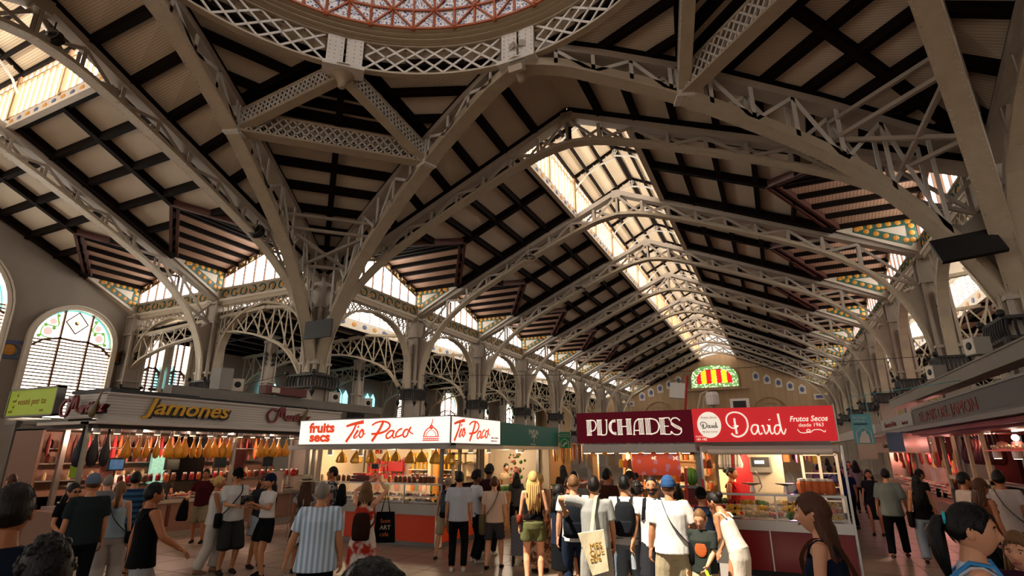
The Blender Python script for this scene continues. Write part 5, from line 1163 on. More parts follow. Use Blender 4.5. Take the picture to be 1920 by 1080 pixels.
m = MB(); m.use(mat('teal_lit_shelf', '7fb5a0', .4, var=.4, scale=14, emit='self', es=.6)).box((JX - 2.9, 10.0, 1.2), (JX - 2.8, 10.45, 2.0)); tag(m.build('lit_fridge'), 'narrow pale green lit fridge at the back of the ham stall', 'fridge')
for i, (y0, y1, z0, z1, c, l) in enumerate(((7.1, 7.35, 1.5, 1.75, mat('lime_poster', '8fb52a', .5, var=.1), 'lime green'), (7.12, 7.35, 1.1, 1.4, WHT, 'white'), (7.7, 8.0, 1.35, 1.75, PNKP, 'pale pink'), (11.15, 11.5, 1.5, 2.1, DKR, 'maroon'))):
    m = MB(); m.box((JX - 1.0, y0, z0), (JX - .985, y1, z1)); tag(m.build('notice', c), '%s notice hanging in the ham stall' % l, 'notice')
m = MB().use(mat('red_balloon')).ball((-13.3, 6.9, 1.22), .1, 12); m.use(STEEL).tube([(-13.3, 6.9, 0), (-13.3, 6.9, 1.15)], .012, 6); tag(m.build('ticket_dispenser'), 'red ball shaped ticket dispenser on a pole at the left corner of the ham stall', 'ticket dispenser')
m = MB(); m.use(mat('pale_board', 'b89a8a', .5, var=.1)).box((-12.0, 10.7, 1.05), (-11.55, 10.75, 1.55)); m.use(STEEL).box((-11.8, 10.72, 0), (-11.75, 10.75, 1.05)); tag(m.build('notice_board'), 'blank pale pink board on a stand between the ham stall and the orange counter', 'board')
for y, en in ((7.6, 50), (8.9, 55), (10.2, 55), (11.5, 50), (12.8, 50)): lamp((JX - 1.6, y, 2.35), en, PINK)
rnd = random.Random(77)
for k, (c, nm) in enumerate(((DKR, 'dark red'), (REDP, 'red'), (ORGP, 'orange'), (BRNP, 'brown'))):
    pr = MB().use(c).lathe([(.01, -.5), (.04, -.42), (.045, -.2), (.02, -.05), (.01, 0)], n=7).build('hanging_sausage')
    row(pr, [(JX - 2.9 + .5 * rnd.random(), 7.3 + (i * 4 + k) * .17, 2.45) for i in range(10)], 'hanging_sausage', '%s sausage hanging at the back of the ham stall' % nm, 'sausage', '%s sausages of the ham stall' % nm, scl=[rnd.uniform(.7, 1.3) for _ in range(10)])
    row(p_jar(c), [(JX - 1.35 + .15 * (i % 2), 7.5 + (i * 4 + k) * .2, 1.33) for i in range(8)], 'jar', '%s jar standing on the glass case of the ham stall' % nm, 'jar', '%s jars on the ham stall case' % nm, scl=[1.2] * 8)
for i in range(4):
    y = 8.4 + i * 1.45; m = MB(); m.box((JX - 2.95, y, 1.05), (JX - 2.85, y + .75, 1.33)); m.box((JX - 2.95, y + .1, 1.8), (JX - 2.85, y + .6, 2.05)); tag(m.build('picture_board', [BRNP, mat('dark_interior'), ORGP, DKR][i]), '%s board on the back wall of the ham stall' % ['brown', 'black', 'orange', 'maroon'][i], 'board') if False else None
# left background stall with the lime sign
e = empty('juice_stall', label='dim stall at the left edge under the lime green sign', cat='stall')
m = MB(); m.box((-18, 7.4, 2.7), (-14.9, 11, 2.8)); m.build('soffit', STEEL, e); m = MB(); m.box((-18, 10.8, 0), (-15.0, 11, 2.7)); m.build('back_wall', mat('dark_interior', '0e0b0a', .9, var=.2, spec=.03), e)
for x in (-17.3, -15.0): m = MB(); m.box((x, 7.3, 0), (x + .1, 7.4, 2.8)); m.build('post', STEEL, e)
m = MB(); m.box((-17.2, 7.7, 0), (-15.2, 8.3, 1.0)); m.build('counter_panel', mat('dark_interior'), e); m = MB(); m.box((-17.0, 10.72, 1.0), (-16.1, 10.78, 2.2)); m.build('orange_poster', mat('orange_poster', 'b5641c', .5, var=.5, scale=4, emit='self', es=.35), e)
sg = empty('shop_sign', label='lime green sign with red lettering at the left edge', cat='sign')
m = MB(); m.box((-17.1, 7.0, 2.86), (-15.0, 7.15, 3.5)); m.build('sign_board', mat('lime_sign', '8a9c1e', .4, var=.06, emit='8a9c1e', es=.2), sg); m = MB()
for a in (((-17.12, 6.98, 2.84), (-14.98, 7.17, 2.88)), ((-17.12, 6.98, 3.48), (-14.98, 7.17, 3.52)), ((-17.12, 6.98, 2.84), (-17.08, 7.17, 3.52)), ((-15.02, 6.98, 2.84), (-14.98, 7.17, 3.52))): m.box(*a)
m.build('sign_edge', STEEL, sg); lettering('vostè per tu', .22, PT(-16.65, 7.0, 3.13), mat('brown_lettering', '8a4a1e', .5, var=.1), sg, xs=1.15)
for k, (w, x, z) in enumerate((('al', -16.75, 3.33), ('oral', -16.9, 3.2), ('al', -16.85, 3.06), ('oral', -17.0, 2.95))): lettering(w, .11, PT(x, 7.0, z), mat('brown_lettering'), sg)
lettering('sucs', .1, PT(-15.6, 7.0, 2.95), mat('brown_lettering'), sg)
row(p_lampcan(), [(-16.5, 8.8, 2.25), (-16.6, 9.6, 2.1), (-16.4, 8.0, 1.95)], 'pendant_lamp', 'glowing pendant lamp in the dim stall at the left edge', 'lamp', 'pendant lamps of the dim left stall', scl=[1.4] * 3)
lamp((-16.4, 8.8, 1.9), 12, WARM)

# ================================================================== right row of butchers
RX = 4.0
e = empty('ham_shop', label='grey fronted ham shop along the right aisle with a red awning lining', cat='stall')
GS = mat('dark_grey_sign', '4a4643', .5, var=.15)
m = MB(); m.box((RX, 6, 2.76), (RX + .25, 21.75, 3.28)); m.build('sign_board', GS, e)
m = MB(); m.box((RX - .25, 6, 2.62), (RX + .3, 30, 2.7)); m.slab([(RX - .25, 6, 2.7), (RX - .25, 30, 2.7), (RX, 30, 2.8), (RX, 6, 2.8)], (0, 0, .02)); m.box((RX - .02, 6, 3.27), (RX + .3, 21.8, 3.32)); m.build('ledge', mat('grey_ledge', '77716b', .45, var=.1), e)
m = MB(); m.box((RX - .1, 6, 2.5), (RX + .1, 22, 2.6)); m.box((RX + .1, 6, 2.45), (RX + 2.5, 22, 2.5)); m.build('red_lining', mat('red_lining', '7a1712', .5, var=.2), e)
m = MB(); m.box((RX + .7, 6, .0), (RX + 1.5, 21.5, .6)); m.build('counter_panel', mat('dark_rosy_counter', '5a3a30', .4, var=.15), e); m = MB(); m.box((RX + .66, 6, .6), (RX + 1.5, 21.5, .64)); m.box((RX + .66, 6, 1.22), (RX + 1.1, 21.5, 1.25)); m.build('counter_top', CHROME, e)
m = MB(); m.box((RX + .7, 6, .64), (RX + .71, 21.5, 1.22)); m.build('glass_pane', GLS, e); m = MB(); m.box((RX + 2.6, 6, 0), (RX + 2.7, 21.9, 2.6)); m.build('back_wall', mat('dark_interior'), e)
m = MB()
for y in (17.9, 19.2, 20.6, 21.9): m.box((RX + .6, y, .9), (RX + .68, y + .12, 2.55))
for z in (1.2, 2.45): m.box((RX + .6, 17.9, z), (RX + .68, 22, z + .1))
m.build('window_partition', CRMP, e)
m = MB(); m.box((RX + .62, 21.95, 0), (RX + .72, 22.1, 2.6)); m.build('post', STEEL, e)
lettering('EL PAIS DEL JAMON', .42, PT(RX - .005, 20.9, 2.86) @ RZ(-PI / 2), mat('faded_red_lettering', '7a2a22', .5, var=.2), e, xs=1.55, ext=.01)
sh = empty('red_shelf', label='long red shelf with round lamps under it in the right hand ham shop', cat='shelf')
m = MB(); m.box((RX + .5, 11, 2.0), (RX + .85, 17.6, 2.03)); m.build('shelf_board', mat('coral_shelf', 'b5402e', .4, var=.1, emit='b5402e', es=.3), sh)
m = MB(); 
for y in (11.2, 14.2, 17.4): m.tube([(RX + .7, y, 2.03), (RX + .7, y, 2.45)], .01, 5)
m.build('shelf_rod', STEEL, sh)
row(p_lampcan(), [(RX + .6, 12.0 + i * 1.25, 1.84) for i in range(5)], 'shelf_lamp', 'round white lamp glowing under the red shelf of the right ham shop', 'lamp', 'lamps under the red shelf', scl=[1.3] * 5)
def p_hat():
    m = MB().use(PNKP).lathe([(.2, 0), (.2, .04), (.12, .08), (.1, .16), (.02, .2)], n=14); o = m.build('pastry_bowl')
    m = MB().use(CRMP)
    for k in range(16): a = k * 2 * PI / 16; m.ball((.19 * math.cos(a), .19 * math.sin(a), .06 + .02 * (k % 2)), .035, 6)
    m.build('cellophane_parcels', None, o); return o
row(p_hat(), [(RX + .67, 12.0 + i * .95, 2.03) for i in range(6)], 'wrapped_basket', 'round basket of wrapped sweets on the red shelf of the right ham shop', 'basket', 'wrapped baskets on the red shelf')
m = MB(); m.tube([(RX + .55, 8, 2.42), (RX + .55, 15.5, 2.42)], .02, 6); tag(m.build('tube_light', mat('tube_glow', 'ffd9a0', .3, var=0, emit='ffd9a0', es=4)), 'yellowish tube light under the red lining at the right', 'lamp')
m = MB().use(mat('bulb_glow', 'ffffff', .3, var=0, emit='fff4e8', es=14)).ball((RX + .6, 15.6, 2.28), .07, 10); m.use(BLK).tube([(RX + .6, 15.6, 2.34), (RX + .6, 15.6, 2.5)], .02, 6); tag(m.build('bare_bulb'), 'bright bare bulb hanging above the red shelf', 'lamp')
trays(10.5, 21.4, -.25, .66, 22, 2, 'tray of meat on the counter of the right ham shop', 'meat trays of the right ham shop', M=Matrix(((0, -1, 0, RX + 1.0), (1, 0, 0, 0), (0, 0, 1, 0), (0, 0, 0, 1))), cols=[PNKP, REDP, CRMP, PNKP, DKR], seed=51, rise=.16)
row(p_ham(DKR, BLK, .7), [(RX + 1.0, 18.2 + i * .3, 2.35) for i in range(11)], 'hanging_ham', 'dark ham hanging behind the window partition of the right ham shop', 'ham', 'dark hams of the right shop')
sg = empty('shop_sign', label='small white sign with dark lettering beside the grey ham shop sign', cat='sign')
m = MB(); m.box((RX - .02, 21.9, 2.82), (RX + .2, 28.2, 3.25)); m.build('sign_board', mat('dull_white_sign', '8f8a82', .5, var=.15), sg); lettering('Charcutería Rosa', .28, PT(RX - .03, 27.3, 2.92) @ RZ(-PI / 2), mat('faded_red_lettering'), sg, xs=1.3, shear=.2); lettering('Mercat Central', .16, PT(RX - .03, 23.6, 2.9) @ RZ(-PI / 2), mat('faded_red_lettering'), sg, xs=1.0)
e = empty('butcher_stall', label='pink lit butcher stall with a ribbed metal front further down the right aisle', cat='stall')
RIB = mat('ribbed_metal', 'b08a78', .4, metal=.3, var=.5, scale=1.1, kind='bandy'); 
m = MB(); m.box((RX + .3, 22.1, 1.95), (RX + .36, 34, 2.62)); m.build('ribbed_front', RIB, e)
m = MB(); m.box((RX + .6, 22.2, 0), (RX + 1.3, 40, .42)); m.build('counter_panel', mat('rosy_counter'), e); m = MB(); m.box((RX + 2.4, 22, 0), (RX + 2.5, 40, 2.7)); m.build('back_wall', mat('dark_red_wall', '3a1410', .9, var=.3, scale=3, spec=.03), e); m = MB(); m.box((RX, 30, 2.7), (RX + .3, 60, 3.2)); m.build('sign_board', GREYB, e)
lettering('Carns i Embotits', .34, PT(RX + .29, 31.0, 2.15) @ RZ(-PI / 2), BLK, e, xs=1.6, shear=.4)
trays(22.4, 32, -.42, .46, 18, 4, 'tray of raw meat in the pink lit butcher stall', 'meat trays of the butcher stall', M=Matrix(((0, -1, 0, RX + .9), (1, 0, 0, 0), (0, 0, 1, 0), (0, 0, 0, 1))), cols=[PNKP, REDP, PNKP, DKR, CRMP], seed=61, rise=.15)
for k, c in enumerate((REDP, PNKP, YELP, CRMP)):
    pr = MB().use(c).lathe([(.01, -.5), (.06, -.4), (.05, -.15), (.01, 0)], n=6).build('hanging_sausage'); row(pr, [(RX + 1.1 + .3 * (i % 3), 22.5 + (i * 3 + k) * .15, 2.0 - .3 * (i % 3)) for i in range(30)], 'hanging_sausage', '%s sausage hanging in the butcher stall' % ['red', 'pink', 'yellow', 'cream'][k], 'sausage', '%s sausages of the butcher stall' % ['red', 'pink', 'yellow', 'cream'][k])
row(p_lampcan(), [(RX + .9, 23 + i * 2.0, 2.3) for i in range(6)], 'pendant_lamp', 'pink lit pendant lamp in the butcher stall', 'lamp', 'lamps of the butcher stall')
for y, en, c in ((9, 5, PINK), (12.5, 6, PINK), (16, 8, PINK), (19.5, 22, PINK), (23.5, 36, REDL), (26.5, 36, REDL), (30, 34, REDL), (34, 34, REDL)): lamp((RX + 1.2, y, 2.2 if y < 22 else 1.85), en, c)
for y, en in ((24.5, 12), (28.5, 12)): lamp((RX - .3, y, 2.3), en, REDL)
# hanging banners
sg = empty('hanging_banner', label='light blue hanging banner with a white bear in a house outline over a striped panel', cat='banner')
BLB = mat('light_blue_banner', '5aa0a8', .5, var=.05)
m = MB(); m.box((1.66, 16, 2.18), (2.08, 16.03, 2.88)); m.tube([(1.7, 16.01, 2.88), (1.7, 16.01, 3.3), (4.1, 16.01, 3.6)], .01, 5); m.tube([(2.05, 16.01, 2.88), (2.05, 16.01, 3.34)], .01, 5); m.build('blue_panel', BLB, sg); m = MB(); m.box((1.7, 16, 1.83), (2.08, 16.03, 2.18)); m.build('lower_panel', mat('ribbed_panel', 'b59a88', .4, var=.4, scale=9, kind='bandx'), sg)
m = MB(); ribbon(m, [(1.72, 2.2), (1.72, 2.45), (1.88, 2.58), (2.03, 2.45), (2.03, 2.2)], .018, 15.99, .006, 0); m.slab([(1.75, 15.985, 2.2), (1.98, 15.985, 2.2), (1.97, 15.985, 2.38), (1.93, 15.985, 2.42), (1.92, 15.985, 2.5), (1.88, 15.985, 2.46), (1.84, 15.985, 2.46), (1.82, 15.985, 2.4), (1.78, 15.985, 2.32)], (0, -.005, 0)); m.build('bear_drawing', CREAM, sg)
m = MB(); m.box((1.7, 15.99, 2.63), (1.99, 15.995, 2.66)); m.build('dark_bar', BLK, sg); lettering('Benvingut', .07, PT(1.71, 15.995, 2.78), CREAM, sg); lettering('al Mercat', .06, PT(1.71, 15.995, 2.7), CREAM, sg)
sg = empty('hanging_banner', label='small dull blue banner hanging beside the butcher’s pink lamps', cat='banner'); m = MB(); m.box((3.2, 22.0, 2.0), (3.65, 22.03, 2.6)); m.box((3.6, 22.0, 2.58), (4.0, 22.03, 2.62)); m.build('blue_panel', mat('dull_blue', '5a6a80', .5, var=.1), sg)
# ducts on top of the stalls
m = MB(); m.box((RX, 6, 3.56), (RX + .35, 25.4, 3.86)); m.box((RX - .02, 6, 3.84), (RX + .37, 25.4, 3.88)); m.box((RX - .02, 6, 3.54), (RX + .37, 25.4, 3.57)); tag(m.build('cable_duct', mat('dull_duct', '6f6860', .45, metal=.2, var=.15)), 'long grey metal duct running above the right ham shop', 'duct')
m = MB(); m.box((-14.1, 8.9, 3.42), (-13.8, 17.3, 3.68)); m.box((-12.2, 8.9, 2.9), (-12.15, 9, 2.95)) if False else None; tag(m.build('cable_duct', mat('dull_duct')), 'long grey metal duct running above the ham stall fascia', 'duct')
m = MB(); m.box((-14.6, 7.1, 3.3), (-13.1, 9.2, 3.38)); m.box((-14.6, 9.2, 3.28), (-13.2, 14.2, 3.33)); tag(m.build('stall_roof', BLK), 'dark flat roof on top of the ham stall', 'roof')
def speaker_box(loc, rz, lab):
    o = empty('loudspeaker', loc, rz, lab, 'loudspeaker', 'box loudspeakers'); m = MB(); m.box((-.16, -.1, 0), (.16, .25, .38)); m.build('cabinet', mat('grey_cabinet', '8a847c', .5, var=.1), o); m = MB(); m.box((-.15, -.11, .02), (.15, -.1, .36)); m.build('front_plate', CREAM, o); m = MB(); m.lathe([(.09, 0), (.06, .02), (.02, .025)], (0, 0, 0), 12, M=PT(0, -.11, .2) @ Matrix.Rotation(PI / 2, 4, 'X')); m.build('cone', BLK, o)
speaker_box((-13.9, 10.85, 3.68), 1.0, 'box loudspeaker on the duct above the long ham stall'); speaker_box((-14.0, 14.9, 3.68), 1.0, 'box loudspeaker beside the screened pier'); speaker_box((-13.95, 16.6, 3.6), 1.0, 'box loudspeaker right of the screened pier')
speaker_box((RX + .1, 14.9, 4.0), -1.2, 'box loudspeaker below the big right pier'); speaker_box((RX + .1, 18.6, 3.9), -1.2, 'box loudspeaker further along the right duct')
m = MB(); m.use(mat('reddish_plastic', '5a1f1a', .5, var=.1)).box((-13.9, 11.6, 3.7), (-13.6, 13.2, 3.95)); m.use(CREAM).box((-13.58, 11.8, 3.75), (-13.57, 12.1, 3.9)); tag(m.build('red_crate'), 'long dark red box lying on the duct above the ham stall', 'box')
m = MB(); m.use(mat('grey_cabinet')).box((-14.2, 10.2, 3.7), (-13.8, 10.6, 4.3)); tag(m.build('grey_unit'), 'grey ventilation box on the duct left of the loudspeaker', 'ventilation unit')
# machines above the red and maroon signs
e = empty('hanging_floodlight', (-2.45, 16, 3.45), .1, 'white rectangular lamp housing hanging above the maroon sign', 'floodlight'); m = MB(); m.box((-.2, -.1, 0), (.2, .15, .42), Matrix.Rotation(.12, 4, 'Y')); m.build('housing', WHT, e); m = MB(); m.tube([(-.1, 0, .42), (-.25, 0, .75)], .012, 5); m.tube([(.1, 0, .42), (.3, 0, .7)], .012, 5); m.tube([(-.2, 0, .44), (0, 0, .5), (.2, 0, .44)], .015, 5); m.build('bracket', STEEL, e)
m = MB(); m.use(WHT).lathe([(.06, 0), (.13, .02), (.14, .08), (.14, .24), (.11, .3), (.02, .31)], (-1.22, 12.9, 2.97), 14); m.use(STEEL).tube([(-1.22, 12.9, 2.7), (-1.22, 12.9, 2.98)], .03, 6); tag(m.build('white_tank'), 'rounded white tank standing above the join of the maroon and red signs', 'tank')
m = MB(); m.use(WHT).box((-.86, 12.8, 2.85), (-.48, 13.0, 3.1)); m.use(BLK).box((-.8, 12.79, 2.9), (-.54, 12.8, 3.05)); tag(m.build('control_box'), 'white control box with dark slots above the red sign', 'box')
m = MB(); m.use(REDP).tube([(-1.9, 13.2, 2.7), (-1.75, 13.2, 3.7)], .03, 6); tag(m.build('red_pole'), 'thin red pole rising behind the maroon sign', 'pole')
m = MB()
for p, q in (((-1.6, 12.9, 2.75), (-1.45, 12.9, 3.25)), ((-1.45, 12.9, 3.25), (-1.3, 12.9, 3.3)), ((-1.5, 13, 2.75), (-1.38, 13, 3.2))): m.tube([p, q], .014, 5)
tag(m.build('bent_pipe', CREAM), 'bent pale pipe beside the white tank', 'pipe')
m = MB(); m.box((-2.0, 12.6, 2.7), (-.3, 13.2, 2.8)); tag(m.build('stall_roof', BLK), 'dark flat roof between the maroon and red signed stalls', 'roof')
# screens, fans, floodlight
e = empty('wall_screen', (-14.95, 14.45, 6.2), 0, 'black flat screen mounted on the crossing pier at centre left', 'screen'); m = MB(); m.box((-.61, -.05, 0), (.61, .04, .64)); m.build('display', BLK, e); m = MB(); m.bar((0, .04, .3), (-1.1, 1.2, .3), .06, .08); m.build('bracket', STEEL, e)
e.location = (-14.19, 14.0, 5.86)
e = empty('wall_screen', (4.3, 14.4, 6.3), 0, 'large tilted black screen hanging by the right pier', 'screen'); m = MB(); m.box((-.6, -.04, -.3), (.6, .05, .38), Matrix.Rotation(-.45, 4, 'X') @ Matrix.Rotation(-.12, 4, 'Y')); m.build('display', BLK, e); m = MB(); m.bar((0, .05, 0), (.9, .9, .3), .06, .06); m.build('bracket', STEEL, e)
def fan(loc, lab):
    o = empty('round_speaker', loc, 0, lab, 'speaker'); m = MB(); M_ = Matrix.Rotation(.5, 4, 'Z') @ Matrix.Rotation(1.2, 4, 'X'); m.lathe([(.26, -.12), (.28, 0), (.26, .06), (.18, .1), (.08, .12), (.02, .16)], n=18, M=M_); m.build('housing', BLK, o); m = MB(); m.tube([M_ @ Vector((.2 * math.cos(a), .2 * math.sin(a), .1)) for a in [k * PI / 8 for k in range(17)]], .015, 5); m.lathe([(.05, .12), (.03, .18)], n=10, M=M_); m.build('ring', STEEL, o); m = MB(); m.tube([(0, 0, 0), (0, 0, .5)], .02, 5); m.build('stem', BLK, o)
fan((XL, 5.35, 12.3), 'black round speaker on the upper left truss'); fan((XL + .1, 12.05, 9.45), 'black round speaker on the truss beside the tall left arch')
e = empty('floodlight', (-5.14, 11.2, 11.95), 0, 'white floodlight under the dome bracket at top centre', 'floodlight'); m = MB(); m.box((-.2, -.15, -.08), (.2, .15, .08), Matrix.Rotation(.5, 4, 'X')); m.build('housing', CREAM, e); m = MB(); m.tube([(-.2, 0, 0), (-.22, 0, .25), (.22, 0, .25), (.2, 0, 0)], .015, 5); m.build('bracket', STEEL, e)
for k, (x, y, z) in enumerate(((-9.3, 21.6, 10.6), (-9.0, 28.1, 10.8))):
    m = MB(); m.use(BLK).tube([(x + .22 * math.cos(a), y + .22 * math.sin(a), z) for a in [j * PI / 8 for j in range(17)]], .03, 6); m.use(BLK).tube([(x, y, z), (x, y, z + .6)], .01, 4); tag(m.build('ring_light'), 'small dark ring lamp hanging under the nave roof, %s' % ('nearer one', 'farther one')[k], 'lamp')
m = MB()
for p, q in (((XL - .3, YP - .3, 4.2), (-18.5, 9, 3.4)), ((XL - .2, YP - 1, 4.8), (-19, 10, 3.4)), ((XR, YP + B, 5), (XL, YP + B, 5.6))): m.tube([p, ((Vector(p) + Vector(q)) / 2 - Vector((0, 0, .3))), q], .012, 4)
tag(m.build('cables', BLK), 'thin dark cables slung between the piers above the stalls', 'cables', kind='stuff')
# ------------------------------------------------------------------ people
V = Vector
def SK(h): return mat('skin_' + h, h, 0.5, var=0.1, scale=12, spec=0.35)
SKL, SKM, SKT, SKD = 'c98f6e', 'b67c58', 'a0633f', '5a3624'
def CL(h, **k): return mat('cloth_' + h + ('_' + k['tagn'] if 'tagn' in k else ''), h, 0.88, var=0.2, scale=4.5, bump=0.9, sc3=(1.6, 1.6, .8), spec=0.08, **{a: b for a, b in k.items() if a != 'tagn'})
HAIRC = {'black': '070504', 'dark': '150c08', 'brown': '4a2a18', 'light': '6b4a2c', 'blonde': 'c09a5c', 'grey': '7d746c', 'white': 'b5aea4'}
def HM(c): return mat('hair_' + c, HAIRC[c], 0.5, var=0.45, scale=5, sc3=(16, 16, 1.5), bump=0.35, spec=0.22)
def ik(a, t, l1, l2, pole):
    a = V(a); t = V(t); d = t - a; L = min(d.length, (l1 + l2) * 0.995); L = max(L, abs(l1 - l2) + 0.02); d.normalize(); t = a + d * L
    x = (l1 * l1 - l2 * l2 + L * L) / (2 * L); y = math.sqrt(max(0, l1 * l1 - x * x)); p = V(pole); p = p - d * p.dot(d)
    p = p.normalized() if p.length > 1e-5 else d.orthogonal(); return a + d * x + p * y, t
def loft(mb, rings, n=16):
    """rings: (center, rx, ry, Matrix3 or None)"""
    vs = []
    for c, rx, ry, M in rings:
        for k in range(n):
            a = 2 * PI * k / n; v = V((rx * math.cos(a), ry * math.sin(a), 0)); vs.append(V(c) + (M @ v if M is not None else v))
    fs = [(i * n + k, i * n + (k + 1) % n, (i + 1) * n + (k + 1) % n, (i + 1) * n + k) for i in range(len(rings) - 1) for k in range(n)]
    fs += [tuple(range(n - 1, -1, -1)), tuple((len(rings) - 1) * n + k for k in range(n))]
    return mb.add(vs, fs)
def remeshed(mb, voxel, it=3, fac=0.5):
    me = bpy.data.meshes.new('r'); me.from_pydata(mb.v, [], mb.f)
    b = bmesh.new(); b.from_mesh(me); bmesh.ops.recalc_face_normals(b, faces=b.faces); b.to_mesh(me); b.free()
    o = bpy.data.objects.new('r', me); COL.objects.link(o); md = o.modifiers.new('r', 'REMESH'); md.mode = 'VOXEL'; md.voxel_size = voxel
    s = o.modifiers.new('s', 'SMOOTH'); s.iterations = it; s.factor = fac
    dg = bpy.context.evaluated_depsgraph_get(); r = bpy.data.meshes.new_from_object(o.evaluated_get(dg)); bpy.data.objects.remove(o, do_unlink=True); bpy.data.meshes.remove(me)
    q = MB(); q.v = [tuple(v.co) for v in r.vertices]; q.f = [list(p.vertices) for p in r.polygons]; q.m = [0] * len(q.f); bpy.data.meshes.remove(r); return q
def head_r(az, el, fem):
    """surface point of a head in units of metres, front = +y"""
    x = math.sin(az) * math.cos(el); y = math.cos(az) * math.cos(el); z = math.sin(el)
    rx, ry, rz = 0.076, 0.097, 0.122
    p = V((x * rx, y * ry, z * rz))
    if p.z < 0:
        t = (-p.z / rz); p.x *= 1 - (0.34 if fem else 0.26) * t ** 1.5
        if p.y < 0: p.y *= 1 - 0.45 * t
        else: p.y = p.y * (1 - 0.12 * t) + 0.012 * t * max(0, y)
    f = max(0.0, y) ** 6
    g = lambda dx, dz, sx, sz: math.exp(-((p.x - dx) / sx) ** 2 - ((p.z - dz) / sz) ** 2)
    p.y += f * (0.026 * g(0, -0.034, .012, .016) + 0.012 * g(0, -0.012, .009, .022) + 0.007 * g(0, -0.066, .022, .009) + 0.008 * g(0, -0.1, .02, .014) + .005 * g(0, .03, .05, .012) - 0.009 * g(.03, .004, .014, .011) - 0.009 * g(-.03, .004, .014, .011))
    return p
def make_head(mb, M, fem, N=24, K=32):
    vs = [M @ head_r(2 * PI * k / K, -PI / 2 + PI * (i + .5) / N, fem) for i in range(N) for k in range(K)]
    fs = [(i * K + k, i * K + (k + 1) % K, (i + 1) * K + (k + 1) % K, (i + 1) * K + k) for i in range(N - 1) for k in range(K)]
    fs += [tuple(range(K - 1, -1, -1)), tuple((N - 1) * K + k for k in range(K))]
    mb.add(vs, fs)
    for s in (-1, 1):
        mb.ball((0, 0, 0), 1, 8, M=M @ PT(s * .077, -.008, -.008) @ Matrix.Rotation(s * .3, 4, 'Z') @ Matrix.Diagonal((.009, .02, .031, 1)))
def hair_shell(M, fem, style, thick=1.1, rnd=None, hairline=0.055, low=-0.06, wave=0.0, NK=(24, 32)):
    N, K = NK; mb = MB(); rr = rnd or random.Random(1)
    line = [(0, hairline), (.45, hairline - .002), (.8, hairline - .02), (1.05, .012), (1.2, -.012), (1.35, .004), (1.62, .012), (1.8, -.02), (2.1, low), (3.2, low - .012)]
    def sv(i, k):
        el = -PI / 2 + PI * (i + .5) / N; az = 2 * PI * k / K; a = az if az <= PI else 2 * PI - az
        return math.sin(el) * 0.122 - lerp_prof(line, a)
    S_ = [[sv(i, k) for k in range(K)] for i in range(N)]; vs = []
    for i in range(N):
        for k in range(K):
            t = max(0, min(1, (S_[i][k] + .008) / .026)); t = t * t * (3 - 2 * t)
            f = .965 + (thick - .965 + rr.uniform(-wave, wave) + .02 * i / N) * t
            vs.append(M @ (head_r(2 * PI * k / K, -PI / 2 + PI * (i + .5) / N, fem) * f + V((0, -.004 * t, 0))))
    fs = [(i * K + k, i * K + (k + 1) % K, (i + 1) * K + (k + 1) % K, (i + 1) * K + k) for i in range(N - 1) for k in range(K) if max(S_[i][k], S_[i][(k + 1) % K], S_[i + 1][k], S_[i + 1][(k + 1) % K]) > -.02]
    fs.append(tuple((N - 1) * K + k for k in range(K))); used = sorted({v for f in fs for v in f}); mp = {v: j for j, v in enumerate(used)}
    mb.add([vs[v] for v in used], [[mp[v] for v in f] for f in fs]); return mb
def hand(mb, w, d, n, k, curl=0.5, detail=True):
    """w wrist, d direction, n palm normal, k scale"""
    d = V(d).normalized(); n = V(n); n = (n - d * n.dot(d)).normalized(); s = d.cross(n)
    M = Matrix((s, n, d)).transposed()
    loft(mb, [(w - d * .03 * k, .026 * k, .022 * k, M), (w + d * .01 * k, .03 * k, .018 * k, M), (w + d * .05 * k, .042 * k, .016 * k, M), (w + d * .085 * k, .04 * k, .014 * k, M), (w + d * .095 * k, .034 * k, .01 * k, M)], 10)
    for j, (o, L) in enumerate(((-.031, .062), (-.0105, .072), (.0105, .068), (.031, .052))):
        b = w + d * .086 * k + s * o * k; c1 = curl * (.5 + .08 * j); c2 = curl * 1.3
        d1 = (d * math.cos(c1) + n * math.sin(c1)); d2 = (d * math.cos(c1 + c2) + n * math.sin(c1 + c2))
        mb.tube([b, b + d1 * L * .5 * k, b + d1 * L * .5 * k + d2 * L * .32 * k, b + d1 * L * .5 * k + d2 * L * .52 * k], [.0095 * k, .009 * k, .008 * k, .005 * k], 6)
    b = w + d * .028 * k - s * .03 * k; t1 = (d * .65 - s * .65 + n * .3).normalized(); t2 = (d * .9 - s * .1 + n * .5).normalized()
    mb.tube([b, b + t1 * .034 * k, b + t1 * .034 * k + t2 * .03 * k], [.013 * k, .0105 * k, .007 * k], 6)
PEOPLE = []
